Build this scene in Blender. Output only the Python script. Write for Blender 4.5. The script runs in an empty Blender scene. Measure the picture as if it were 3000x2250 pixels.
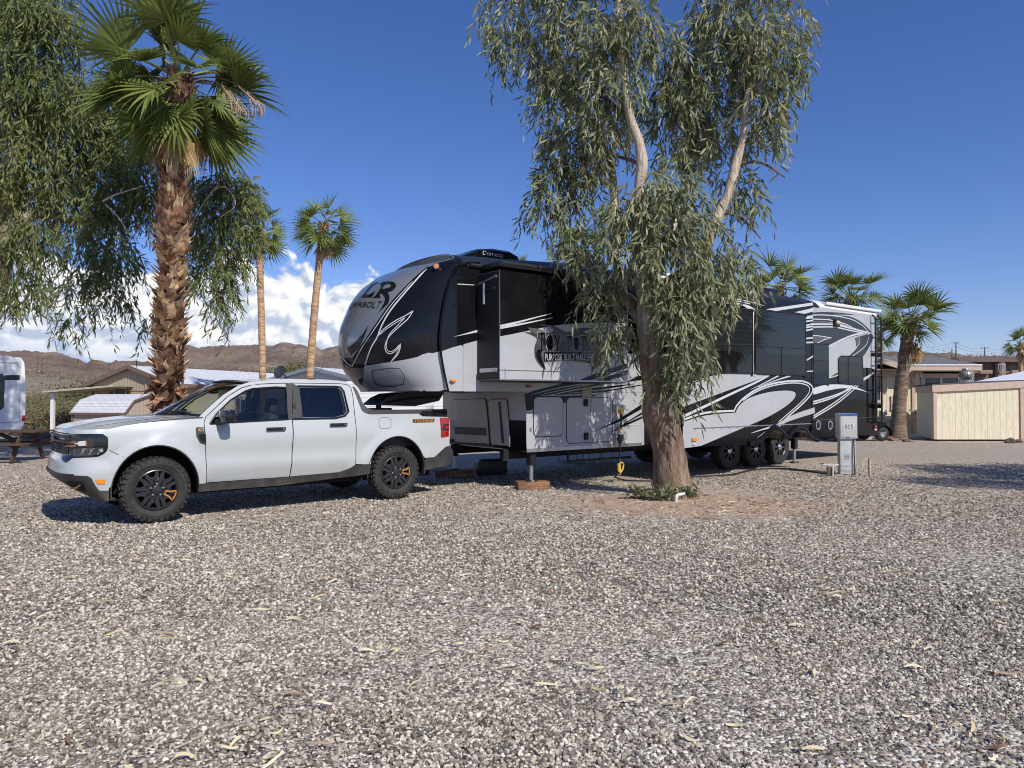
import bpy, bmesh, math, random
import numpy as np
from mathutils import Vector, Matrix, geometry
from mathutils.bvhtree import BVHTree
R = math.radians
SC = bpy.context.scene
COL = SC.collection
rng = np.random.default_rng(7)
random.seed(7)

# ------------------------------------------------------------------ camera
FPX, CAMH, HOR = 2100.0, 1.41, 1165.0          # focal length in photo pixels, eye height, horizon row
PITCH = math.atan((HOR-1125)/FPX)
cd = bpy.data.cameras.new('camera'); cam = bpy.data.objects.new('camera', cd); COL.objects.link(cam)
cam.location = (0, 0, CAMH); cam.rotation_euler = (math.pi/2+PITCH, 0, 0)
cd.sensor_width = 36; cd.lens = 36*FPX/3000; cd.clip_start = .05; cd.clip_end = 20000
SC.camera = cam

# ------------------------------------------------------------------ sun, sky, exposure
SUN_EL, SUN_AZ = R(41), math.atan2(.60, -.80)     # azimuth from +Y towards +X
sdir = Vector((math.sin(SUN_AZ)*math.cos(SUN_EL), math.cos(SUN_AZ)*math.cos(SUN_EL), math.sin(SUN_EL)))
sl = bpy.data.lights.new('sun', 'SUN'); sl.energy = 4.6; sl.angle = R(.53); sl.color = (1, .95, .875)
so = bpy.data.objects.new('sun', sl); COL.objects.link(so); so.rotation_euler = sdir.to_track_quat('Z', 'Y').to_euler()
SC.view_settings.view_transform = 'Standard'; SC.view_settings.look = 'None'
SC.cycles.use_denoising = True; SC.cycles.filter_width = 1.05
SC.view_settings.exposure = 0.0; SC.view_settings.gamma = 1

W = bpy.data.worlds.new('World'); SC.world = W; W.use_nodes = True
W.cycles.sampling_method = 'MANUAL'; W.cycles.sample_map_resolution = 512
nt = W.node_tree; nt.nodes.clear()
class NT:
    """tiny node helper: n('type', out, **inputs)"""
    def __init__(s, tree): s.t = tree
    def n(s, typ, ins=None, out=0, **props):
        nd = s.t.nodes.new(typ)
        for k, v in props.items(): setattr(nd, k, v)
        for k, v in (ins or {}).items():
            sock = nd.inputs[k]
            if isinstance(v, bpy.types.NodeSocket): s.t.links.new(v, sock)
            else: sock.default_value = v
        return nd.outputs[out] if out is not None else nd
    def math(s, op, a, b=0.0, c=0.0, clamp=False):
        return s.n('ShaderNodeMath', {0: a, 1: b, 2: c}, operation=op, use_clamp=clamp)
    def mix(s, f, a, b, bt='MIX'):
        nd = s.n('ShaderNodeMix', None, out=None, data_type='RGBA', blend_type=bt)
        for k, v in ((0, f), (6, a), (7, b)):
            if isinstance(v, bpy.types.NodeSocket): s.t.links.new(v, nd.inputs[k])
            else: nd.inputs[k].default_value = v if k == 0 else (tuple(v)+(1,))[:4]
        return nd.outputs[2]
    def ramp(s, f, stops, interp='LINEAR'):
        nd = s.n('ShaderNodeValToRGB', {0: f}, out=None); cr = nd.color_ramp; cr.interpolation = interp
        while len(cr.elements) < len(stops): cr.elements.new(.5)
        for e, (p, c) in zip(cr.elements, stops):
            e.position = p; e.color = (tuple(c)+(1,))[:4] if hasattr(c, '__len__') else (c, c, c, 1)
        return nd.outputs[0]
    def smooth(s, x, a, b):
        return s.n('ShaderNodeMapRange', {0: x, 1: a, 2: b, 3: 0., 4: 1.}, interpolation_type='SMOOTHSTEP')

def build_world():
    t = NT(nt)
    sky = t.n('ShaderNodeTexSky', sky_type='NISHITA', sun_disc=False, sun_elevation=SUN_EL, sun_rotation=SUN_AZ,
              altitude=300, air_density=1.0, dust_density=.25, ozone_density=1.6)
    sky = t.mix(1., sky, (.98, 1.0, 1.34), 'MULTIPLY')
    sky = t.n('ShaderNodeHueSaturation', {'Saturation': 1.14, 'Value': 1.0, 'Fac': 1., 'Color': sky})
    d = t.n('ShaderNodeTexCoord', out='Generated')
    sep = t.n('ShaderNodeSeparateXYZ', {0: d}, out=None)
    X, Y, Z = sep.outputs
    az = t.math('ARCTAN2', X, Y)
    el = t.math('ARCSINE', Z)
    P = t.n('ShaderNodeCombineXYZ', {0: t.math('MULTIPLY', az, 1.0), 1: t.math('MULTIPLY', el, 1.25), 2: 3.7})
    # billowing height field sampled here and a little towards the sun
    def field(off, octs=4):
        q = t.n('ShaderNodeVectorMath', {0: P, 1: off}, operation='ADD')
        w = t.n('ShaderNodeTexNoise', {'Vector': q, 'Scale': 9., 'Detail': 2., 'Roughness': .55}, out='Color', noise_dimensions='2D')
        w = t.n('ShaderNodeVectorMath', {0: w, 1: (.5, .5, .5)}, operation='SUBTRACT')
        w = t.n('ShaderNodeVectorMath', {0: w, 3: .06}, operation='SCALE')
        q = t.n('ShaderNodeVectorMath', {0: q, 1: w}, operation='ADD')
        tot = None
        for sc, am in ((11., .50), (24., .27), (52., .15), (110., .08))[:octs]:
            v = t.n('ShaderNodeTexVoronoi', {'Vector': q, 'Scale': sc, 'Smoothness': .35, 'Randomness': 1.}, feature='SMOOTH_F1', voronoi_dimensions='2D')
            v = t.math('MULTIPLY', t.math('SUBTRACT', 1., t.math('MULTIPLY', v, 1.25)), am)
            tot = v if tot is None else t.math('ADD', tot, v)
        return tot
    h0 = field((0, 0, 0)); h1 = field((.006, .012, 0))
    # how high the bank reaches, by bearing: a long bank on the left that ends left of the trailer
    top = t.n('ShaderNodeFloatCurve', {'Value': t.math('ADD', t.math('MULTIPLY', az, .5), .5)}, out=None)
    cv = top.mapping.curves[0]
    pts = [(0, .27), (.10, .28), (.19, .275), (.215, .28), (.25, .295), (.282, .325), (.30, .31), (.318, .345), (.335, .315), (.35, .335), (.37, .315), (.385, .30), (.41, .26), (.44, .15), (.47, .05), (.52, .0), (1, .0)]
    cv.points[0].location = pts[0]; cv.points[1].location = pts[-1]
    for p in pts[1:-1]: cv.points.new(*p)
    top.mapping.update(); top = t.math('MULTIPLY', top.outputs[0], .53)
    big = t.n('ShaderNodeTexNoise', {'Vector': P, 'Scale': 5., 'Detail': 3.})
    edge = t.math('ADD', t.math('MULTIPLY', t.math('SUBTRACT', top, el), 9.), t.math('MULTIPLY', t.math('SUBTRACT', h0, .40), .75))
    dens = t.smooth(edge, .0, .10)
    # lower decks: flat blue-grey bases broken by streaks
    st = t.n('ShaderNodeTexNoise', {'Vector': t.n('ShaderNodeVectorMath', {0: P, 1: (5., 30., 1.)}, operation='MULTIPLY'), 'Scale': 1., 'Detail': 5., 'Roughness': .6})
    low = t.math('SUBTRACT', 1., t.smooth(t.math('ADD', el, t.math('MULTIPLY', t.math('SUBTRACT', big, .5), .10)), .02, .085))
    lit = t.math('ADD', .62, t.math('MULTIPLY', t.math('SUBTRACT', h0, h1), 4.2))
    lit = t.math('ADD', lit, t.math('MULTIPLY', t.math('SUBTRACT', h0, .45), .7), clamp=True)
    hi = t.mix(lit, (.50, .58, .74), (1.0, 1.0, 1.0))
    base = t.mix(t.smooth(st, .50, .68), (.36, .48, .74), (.72, .78, .89))
    c = t.mix(low, hi, base)
    c = t.n('ShaderNodeVectorMath', {0: c, 3: 11.2}, operation='SCALE')
    mixd = t.mix(dens, sky, c)
    bg = t.n('ShaderNodeBackground', {'Color': mixd, 'Strength': .093})
    t.n('ShaderNodeOutputWorld', {'Surface': bg}, out=None)
build_world()

# ------------------------------------------------------------------ photo rays
def ray(u, v):
    x = (u-1500)/FPX; y = (1125-v)/FPX
    return Vector((x, math.cos(PITCH)-y*math.sin(PITCH), math.sin(PITCH)+y*math.cos(PITCH)))
EYE = Vector((0, 0, CAMH))
def at(u, v, Y): d = ray(u, v); return EYE+d*(Y/d.y)
def gnd(u, v, z=0.): d = ray(u, v); return EYE+d*((z-CAMH)/d.z)
def crop(x0, y0, s): return lambda x, y: (x0+x/s, y0+y/s)

# ------------------------------------------------------------------ materials
MATS = {}
def mat(name, col, rough=.6, metal=0., var=.0, scale=6., bump=0., bscale=60., spec=.5, coat=0., col2=None, stretch=None, detail=4.):
    """procedural Principled: colour broken up by noise, optional bump"""
    if name in MATS: return MATS[name]
    m = bpy.data.materials.new(name); m.use_nodes = True; MATS[name] = m
    t = NT(m.node_tree); b = m.node_tree.nodes['Principled BSDF']
    b.inputs['Roughness'].default_value = rough; b.inputs['Metallic'].default_value = metal
    b.inputs['Specular IOR Level'].default_value = spec; b.inputs['Coat Weight'].default_value = coat; b.inputs['Coat Roughness'].default_value = .04
    co = t.n('ShaderNodeTexCoord', out='Object')
    if stretch: co = t.n('ShaderNodeVectorMath', {0: co, 1: stretch}, operation='MULTIPLY')
    nz = t.n('ShaderNodeTexNoise', {'Vector': co, 'Scale': scale, 'Detail': detail, 'Roughness': .6})
    c2 = col2 or tuple(max(0, x*(1-var)) for x in col)
    c = t.mix(t.smooth(nz, .35, .65), c2, tuple(min(1, x*(1+var*.5)) for x in col))
    m.node_tree.links.new(c, b.inputs['Base Color'])
    if bump:
        n2 = t.n('ShaderNodeTexNoise', {'Vector': co, 'Scale': bscale, 'Detail': 4.})
        bp = t.n('ShaderNodeBump', {'Strength': bump, 'Distance': .01, 'Height': n2})
        m.node_tree.links.new(bp, b.inputs['Normal'])
    return m
def glass(name, tint, refl=.06, rough=.0):
    if name in MATS: return MATS[name]
    m = bpy.data.materials.new(name); m.use_nodes = True; MATS[name] = m
    t = NT(m.node_tree); m.node_tree.nodes.clear()
    tr = t.n('ShaderNodeBsdfTransparent', {'Color': tint+(1,)})
    gl = t.n('ShaderNodeBsdfGlossy', {'Color': (1, 1, 1, 1), 'Roughness': rough})
    f = t.n('ShaderNodeFresnel', {'IOR': 1.5})
    f = t.math('ADD', t.math('MULTIPLY', f, .9), refl-.04, clamp=True)
    s = t.n('ShaderNodeMixShader', {0: f, 1: tr, 2: gl})
    t.n('ShaderNodeOutputMaterial', {'Surface': s}, out=None)
    return m

# ------------------------------------------------------------------ object tagging
def tag(o, label=None, cat=None, group=None, kind=None):
    if label: o['label'] = label
    if cat: o['category'] = cat
    if group: o['group'] = group
    if kind: o['kind'] = kind
    return o
def empty(name, loc, rz=0., label=None, cat=None, group=None):
    o = bpy.data.objects.new(name, None); COL.objects.link(o); o.location = loc; o.rotation_euler = (0, 0, rz)
    o.empty_display_size = .2
    return tag(o, label, cat, group)
def link(name, me, parent=None):
    o = bpy.data.objects.new(name, me); COL.objects.link(o)
    if parent: o.parent = parent
    return o
def copy_tree(o, parent=None):
    c = o.copy(); COL.objects.link(c)
    if parent: c.parent = parent
    for ch in list(o.children): copy_tree(ch, c)
    return c

# ------------------------------------------------------------------ mesh builders
def mesh_np(name, V, faces, mats, mi=None, smooth=False, attrs=None):
    """V (n,3); faces = list of int arrays (m,k)"""
    me = bpy.data.meshes.new(name)
    V = np.asarray(V, np.float32); me.vertices.add(len(V)); me.vertices.foreach_set('co', V.ravel())
    loops = np.concatenate([f.ravel() for f in faces]); tot = np.concatenate([np.full(len(f), f.shape[1]) for f in faces])
    st = np.concatenate([[0], np.cumsum(tot)[:-1]])
    me.loops.add(len(loops)); me.loops.foreach_set('vertex_index', loops.astype(np.int32))
    me.polygons.add(len(tot)); me.polygons.foreach_set('loop_start', st.astype(np.int32))
    if mi is not None: me.polygons.foreach_set('material_index', np.asarray(mi, np.int32))
    me.polygons.foreach_set('use_smooth', np.full(len(tot), smooth))
    for k, a in (attrs or {}).items():
        at_ = me.attributes.new(k, 'FLOAT', 'POINT'); at_.data.foreach_set('value', np.asarray(a, np.float32))
    for m in mats: me.materials.append(m)
    me.update(calc_edges=True); me.validate()
    return me
class MB:
    def __init__(s): s.v = []; s.f = []; s.m = []; s.sm = []; s.mats = []
    def _mi(s, m):
        if m not in s.mats: s.mats.append(m)
        return s.mats.index(m)
    def add(s, vs, fs, m, smooth=False):
        b = len(s.v); s.v += [tuple(v) for v in vs]; i = s._mi(m)
        for f in fs: s.f.append([b+k for k in f]); s.m.append(i); s.sm.append(smooth)
    def box(s, c, sz, m, rz=0., bev=0., rot=None):
        x, y, z = [q/2 for q in sz]; M = rot or Matrix.Rotation(rz, 3, 'Z'); c = Vector(c)
        if not bev:
            vs = [Vector((i*x, j*y, k*z)) for i in (-1, 1) for j in (-1, 1) for k in (-1, 1)]
            fs = [(0, 1, 3, 2), (4, 6, 7, 5), (0, 4, 5, 1), (2, 3, 7, 6), (0, 2, 6, 4), (1, 5, 7, 3)]
            s.add([M@v+c for v in vs], fs, m); return
        bm = bmesh.new(); bmesh.ops.create_cube(bm, size=1)
        for v in bm.verts: v.co = Vector((v.co.x*sz[0], v.co.y*sz[1], v.co.z*sz[2]))
        bmesh.ops.bevel(bm, geom=bm.edges[:], offset=bev, segments=2, affect='EDGES', profile=.6)
        bm.verts.index_update()
        s.add([M@v.co+c for v in bm.verts], [[v.index for v in f.verts] for f in bm.faces], m, True); bm.free()
    def tube(s, path, r, m, n=8, smooth=True, cap=True):
        path = [Vector(p) for p in path]; rs = r if hasattr(r, '__len__') else [r]*len(path)
        vs = []; up = None
        for i, p in enumerate(path):
            d = (path[min(i+1, len(path)-1)]-path[max(i-1, 0)]).normalized()
            if up is None: up = d.orthogonal().normalized()
            up = (up-d*up.dot(d)); up = up.normalized() if up.length > 1e-6 else d.orthogonal().normalized()
            w = d.cross(up)
            for k in range(n):
                a = 2*math.pi*k/n; vs.append(p+(up*math.cos(a)+w*math.sin(a))*rs[i])
        fs = [(i*n+k, i*n+(k+1) % n, (i+1)*n+(k+1) % n, (i+1)*n+k) for i in range(len(path)-1) for k in range(n)]
        if cap: fs += [tuple(range(n))[::-1], tuple(range((len(path)-1)*n, len(path)*n))]
        s.add(vs, fs, m, smooth)
    def lathe(s, prof, m, c=(0, 0, 0), ax='Z', n=24, smooth=True, M=None):
        """prof [(r, h)] revolved about ax"""
        vs = []
        for r, h in prof:
            for k in range(n):
                a = 2*math.pi*k/n; x, y = r*math.cos(a), r*math.sin(a)
                v = {'Z': (x, y, h), 'Y': (x, h, y), 'X': (h, x, y)}[ax]
                v = Vector(v)
                if M: v = M@v
                vs.append(v+Vector(c))
        fs = [(i*n+k, i*n+(k+1) % n, (i+1)*n+(k+1) % n, (i+1)*n+k) for i in range(len(prof)-1) for k in range(n)]
        s.add(vs, fs, m, smooth)
    def prism(s, poly, a, b, m, f, side=True, smooth=False):
        """2D polygon extruded from depth a to b; f(x, y, d) -> 3D"""
        n = len(poly); vs = [f(x, y, a) for x, y in poly]+[f(x, y, b) for x, y in poly]
        fs = [tuple(range(n)), tuple(range(n, 2*n))[::-1]]
        if side: fs += [(i, i+n, (i+1) % n+n, (i+1) % n) for i in range(n)]
        s.add(vs, fs, m, smooth)
    def grid(s, rows, m, smooth=True, closed=False):
        """list of rows of points"""
        n = len(rows[0]); vs = [p for r in rows for p in r]
        fs = [(i*n+k, i*n+(k+1) % n, (i+1)*n+(k+1) % n, (i+1)*n+k) for i in range(len(rows)-1) for k in range(n if closed else n-1)]
        s.add(vs, fs, m, smooth)
    def build(s, name, parent=None, sharp=None):
        me = bpy.data.meshes.new(name); me.from_pydata(s.v, [], s.f)
        for m in s.mats: me.materials.append(m)
        me.polygons.foreach_set('material_index', s.m); me.polygons.foreach_set('use_smooth', s.sm)
        bm = bmesh.new(); bm.from_mesh(me); bmesh.ops.remove_doubles(bm, verts=bm.verts, dist=2e-5)
        bmesh.ops.recalc_face_normals(bm, faces=bm.faces); bm.to_mesh(me); bm.free()
        if sharp is None: sharp = 40
        sm = np.zeros(len(me.polygons), bool); me.polygons.foreach_get('use_smooth', sm)
        me.set_sharp_from_angle(angle=R(sharp)); me.polygons.foreach_set('use_smooth', sm)
        me.update()
        return link(name, me, parent)
XZ = lambda x, z, d: (x, d, z)
YZ = lambda y, z, d: (d, y, z)
XY = lambda x, y, d: (x, y, d)

def spline(pts, n=6, closed=False):
    """Catmull-Rom through the points; a point given twice in a row is a corner"""
    segs = [[]]
    for i, p in enumerate(pts):
        segs[-1].append(p)
        if i+1 < len(pts) and pts[i+1] == p: segs.append([])
    if closed and len(segs) == 1:
        P = [pts[-1]]+list(pts)+[pts[0], pts[1]]; runs = [(P, True)]
    else:
        if closed: segs[-1].append(segs[0][0])
        runs = []
        segs = [q for q in segs if q]
        # join: each seg begins with the corner that ended the last one
        for q in segs: runs.append(([q[0]]+q+[q[-1]], False))
    out = []
    for P, _ in runs:
        for i in range(1, len(P)-2):
            p0, p1, p2, p3 = [np.array(P[j], float) for j in (i-1, i, i+1, i+2)]
            for k in range(n):
                t = k/n
                out.append(tuple(.5*((2*p1)+(p2-p0)*t+(2*p0-5*p1+4*p2-p3)*t*t+(3*p1-p0-3*p2+p3)*t**3)))
        if not closed and P is runs[-1][0]: out.append(tuple(P[-2]))
    return out
def pip(poly, x, y):
    ins = False; j = len(poly)-1
    for i in range(len(poly)):
        xi, yi = poly[i]; xj, yj = poly[j]
        if (yi > y) != (yj > y) and x < (xj-xi)*(y-yi)/(yj-yi)+xi: ins = not ins
        j = i
    return ins
def dens(poly, step, closed=True):
    out = []
    for i in range(len(poly) if closed else len(poly)-1):
        a, b = poly[i], poly[(i+1) % len(poly)]; L = math.dist(a, b); k = max(1, int(math.ceil(L/step)))
        out += [(a[0]+(b[0]-a[0])*j/k, a[1]+(b[1]-a[1])*j/k) for j in range(k)]
    if not closed: out.append(tuple(poly[-1]))
    return out
def cdt(poly, holes=(), step=.06, edge=None):
    """triangulate a polygon with interior grid points -> (verts2d, tris)"""
    loops = [dens(poly, edge or step)]+[dens(h, edge or step) for h in holes]
    V = []; E = []
    for L in loops:
        b = len(V); V += L; E += [(b+i, b+(i+1) % len(L)) for i in range(len(L))]
    xs = [p[0] for p in poly]; ys = [p[1] for p in poly]
    bp = np.array(V)
    x = min(xs)+step*.5
    while x < max(xs):
        y = min(ys)+step*.5
        while y < max(ys):
            if pip(poly, x, y) and not any(pip(h, x, y) for h in holes) and np.min(np.hypot(bp[:, 0]-x, bp[:, 1]-y)) > step*.45: V.append((x, y))
            y += step
        x += step
    r = geometry.delaunay_2d_cdt([Vector(p) for p in V], E, [], 0, 1e-6)
    vs = [(p.x, p.y) for p in r[0]]; T = []
    for f in r[2]:
        cx = sum(vs[i][0] for i in f)/3; cy = sum(vs[i][1] for i in f)/3
        if pip(poly, cx, cy) and not any(pip(h, cx, cy) for h in holes): T.append(tuple(f))
    return vs, T
def ribbon(path, w0, w1=None):
    """stroke -> polygon outline; width may taper from w0 to w1"""
    w1 = w0 if w1 is None else w1; n = len(path); L = []; Rr = []
    for i, p in enumerate(path):
        a = path[max(i-1, 0)]; b = path[min(i+1, n-1)]; dx, dy = b[0]-a[0], b[1]-a[1]; d = math.hypot(dx, dy) or 1
        w = (w0+(w1-w0)*i/(n-1))/2
        L.append((p[0]-dy/d*w, p[1]+dx/d*w)); Rr.append((p[0]+dy/d*w, p[1]-dx/d*w))
    return L+Rr[::-1]
def text_polys(body, size=1., font_sx=1.):
    """mesh of a text in the XY plane -> verts2d, faces"""
    cu = bpy.data.curves.new('lettering', 'FONT'); cu.body = body; cu.size = size; cu.resolution_u = 3
    o = bpy.data.objects.new('lettering', cu); COL.objects.link(o)
    dg = bpy.context.evaluated_depsgraph_get(); ev = o.evaluated_get(dg); me = ev.to_mesh()
    vs = [(v.co.x*font_sx, v.co.y) for v in me.vertices]; fs = [tuple(p.vertices) for p in me.polygons]
    ev.to_mesh_clear(); bpy.data.objects.remove(o); bpy.data.curves.remove(cu)
    return vs, fs
def text_fit(body, x0, x1, y0, y1):
    vs, fs = text_polys(body); a = np.array(vs); mn = a.min(0); mx = a.max(0)
    return [(x0+(x-mn[0])/(mx[0]-mn[0])*(x1-x0), y0+(y-mn[1])/(mx[1]-mn[1])*(y1-y0)) for x, y in vs], fs
# ================================================================== SETTING
from mathutils import noise as mnoise
TREE = Vector((2.33, 10.15, 0))      # foot of the big eucalyptus
def ground_material():
    m = bpy.data.materials.new('gravel ground'); m.use_nodes = True
    t = NT(m.node_tree); b = m.node_tree.nodes['Principled BSDF']; b.inputs['Roughness'].default_value = .9; b.inputs['Specular IOR Level'].default_value = .25
    co = t.n('ShaderNodeTexCoord', out='Object')
    sep = t.n('ShaderNodeSeparateXYZ', {0: co}, out=None); X, Y = sep.outputs[0], sep.outputs[1]
    def stones(scale):
        v = t.n('ShaderNodeTexVoronoi', {'Vector': co, 'Scale': scale, 'Randomness': 1.}, out=None)
        g = t.n('ShaderNodeSeparateColor', {0: v.outputs['Color']}, out=None).outputs[0]
        c = t.ramp(g, [(0, (.085, .076, .07)), (.2, (.17, .15, .135)), (.4, (.31, .27, .23)), (.6, (.48, .43, .37)), (.8, (.70, .65, .57)), (1, (.88, .84, .76))])
        return c, v.outputs['Distance']
    c1, d1 = stones(46.); c2, d2 = stones(24.)
    n1 = t.n('ShaderNodeTexNoise', {'Vector': co, 'Scale': .55, 'Detail': 5., 'Roughness': .6})
    n2 = t.n('ShaderNodeTexNoise', {'Vector': co, 'Scale': 3.2, 'Detail': 5., 'Roughness': .65})
    fine = t.n('ShaderNodeTexNoise', {'Vector': co, 'Scale': 90., 'Detail': 3.})
    col = t.mix(t.smooth(n2, .45, .62), c1, c2)
    dirt = t.mix(t.smooth(fine, .3, .7), (.36, .245, .165), (.52, .39, .28))
    # bare earth: round the tree foot, in worn patches
    def blob(x, y, rx, ry):
        a = t.math('POWER', t.math('DIVIDE', t.math('SUBTRACT', X, x), rx), 2.); c = t.math('POWER', t.math('DIVIDE', t.math('SUBTRACT', Y, y), ry), 2.)
        return t.math('SUBTRACT', 1., t.math('SQRT', t.math('ADD', a, c)))
    wob = t.math('MULTIPLY', t.math('SUBTRACT', n2, .5), 2.2)
    e1 = t.smooth(t.math('ADD', blob(TREE.x+.2, TREE.y-.65, 2.4, 1.35), t.math('MULTIPLY', wob, .7)), -.05, .5)
    e2 = t.smooth(t.math('ADD', blob(-.55, 9.3, 2.2, .9), wob), .05, .8)
    e3 = t.smooth(t.math('ADD', blob(-3.2, 7.0, 2.6, .7), wob), .15, .9)
    e4 = t.smooth(t.math('ADD', blob(5.2, 9.2, 3.0, 1.2), wob), .15, .9)
    worn = t.math('MULTIPLY', t.smooth(n1, .60, .78), .55)
    far = t.math('MULTIPLY', t.smooth(Y, 5.5, 11.), .46)
    earth = t.math('MAXIMUM', t.math('MAXIMUM', t.math('MULTIPLY', e1, .9), t.math('MULTIPLY', e2, .55)), t.math('MAXIMUM', t.math('MULTIPLY', e3, .5), t.math('MULTIPLY', e4, .45)))
    earth = t.math('MAXIMUM', earth, t.math('MAXIMUM', worn, far), clamp=True)
    speck = t.smooth(t.n('ShaderNodeSeparateColor', {0: c1}, out=None).outputs[0], .32, .5)
    earth = t.math('MULTIPLY', earth, t.math('SUBTRACT', 1., t.math('MULTIPLY', speck, .6)))
    dirt = t.mix(e1, dirt, t.mix(t.smooth(fine, .3, .7), (.34, .195, .115), (.50, .33, .215)))
    col = t.mix(earth, col, dirt)
    # graded track behind the trailer, desert beyond it
    tr = t.math('MULTIPLY', t.smooth(t.math('ADD', Y, wob), 15.9, 17.2), t.math('SUBTRACT', 1., t.smooth(t.math('ADD', Y, wob), 18.6, 20.)))
    trc = t.mix(t.smooth(fine, .3, .7), (.36, .315, .27), (.48, .43, .375))
    col = t.mix(t.math('MULTIPLY', tr, .8), col, trc)
    ds = t.smooth(t.math('ADD', Y, t.math('MULTIPLY', wob, 3.)), 30., 40.)
    col = t.mix(ds, col, t.mix(n2, (.24, .18, .13), (.38, .31, .24)))
    col = t.mix(1., col, (.94, .915, .865), 'MULTIPLY')
    m.node_tree.links.new(col, b.inputs['Base Color'])
    h = t.math('ADD', t.math('MULTIPLY', d1, -1.), t.math('MULTIPLY', d2, -.6))
    h = t.math('MULTIPLY', h, t.math('SUBTRACT', 1., t.math('MULTIPLY', earth, .8)))
    bp = t.n('ShaderNodeBump', {'Strength': .9, 'Distance': .018, 'Height': h})
    m.node_tree.links.new(bp, b.inputs['Normal'])
    return m
def drop(Y): return -.045*max(0, min(21, Y-24))
def build_ground():
    xs = np.concatenate([np.linspace(-900, -30, 12), np.linspace(-28, 40, 69), np.linspace(45, 900, 12)])
    ys = np.concatenate([[-400, -60, -10], np.linspace(0, 30, 46), [33, 36, 40, 45, 60, 100, 200, 400, 900]])
    gx, gy = np.meshgrid(xs, ys, indexing='ij')
    gz = np.zeros_like(gx)
    r2 = ((gx-TREE.x)/1.3)**2+((gy-TREE.y)/1.1)**2
    gz += .05*np.exp(-r2)
    for i in range(gx.shape[0]):
        for j in range(gx.shape[1]):
            if abs(gx[i, j]) < 45 and -5 < gy[i, j] < 35: gz[i, j] += .018*mnoise.noise(Vector((gx[i, j]*.35, gy[i, j]*.35, 0)))-.012
    def sst(x): x = np.clip(x, 0, 1); return x*x*(3-2*x)
    gz -= .045*np.clip(gy-24, 0, 21)*sst((.06-gx/np.maximum(gy, 1))/.14)*(gy > 0)
    n0, n1 = gx.shape
    idx = np.arange(n0*n1).reshape(n0, n1)
    F = np.stack([idx[:-1, :-1], idx[1:, :-1], idx[1:, 1:], idx[:-1, 1:]], -1).reshape(-1, 4)
    me = mesh_np('ground', np.stack([gx, gy, gz], -1).reshape(-1, 3), [F], [ground_material()], smooth=True)
    tag(link('ground', me), kind='structure')
build_ground()

def stone_material():
    m = bpy.data.materials.new('gravel stones'); m.use_nodes = True
    t = NT(m.node_tree); b = m.node_tree.nodes['Principled BSDF']; b.inputs['Roughness'].default_value = .85; b.inputs['Specular IOR Level'].default_value = .3
    r = t.n('ShaderNodeObjectInfo', out='Random')
    c = t.ramp(r, [(0, (.07, .064, .058)), (.18, (.14, .128, .115)), (.36, (.235, .21, .18)), (.54, (.36, .32, .27)), (.70, (.50, .455, .39)), (.86, (.68, .635, .555)), (1, (.86, .82, .74))])
    nz = t.n('ShaderNodeTexNoise', {'Vector': t.n('ShaderNodeTexCoord', out='Object'), 'Scale': 1.6, 'Detail': 4.})
    c = t.mix(t.math('MULTIPLY', t.smooth(nz, .35, .7), .35), c, (.40, .34, .28))
    c = t.mix(1., c, (.94, .915, .865), 'MULTIPLY')
    m.node_tree.links.new(c, b.inputs['Base Color'])
    return m
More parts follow.
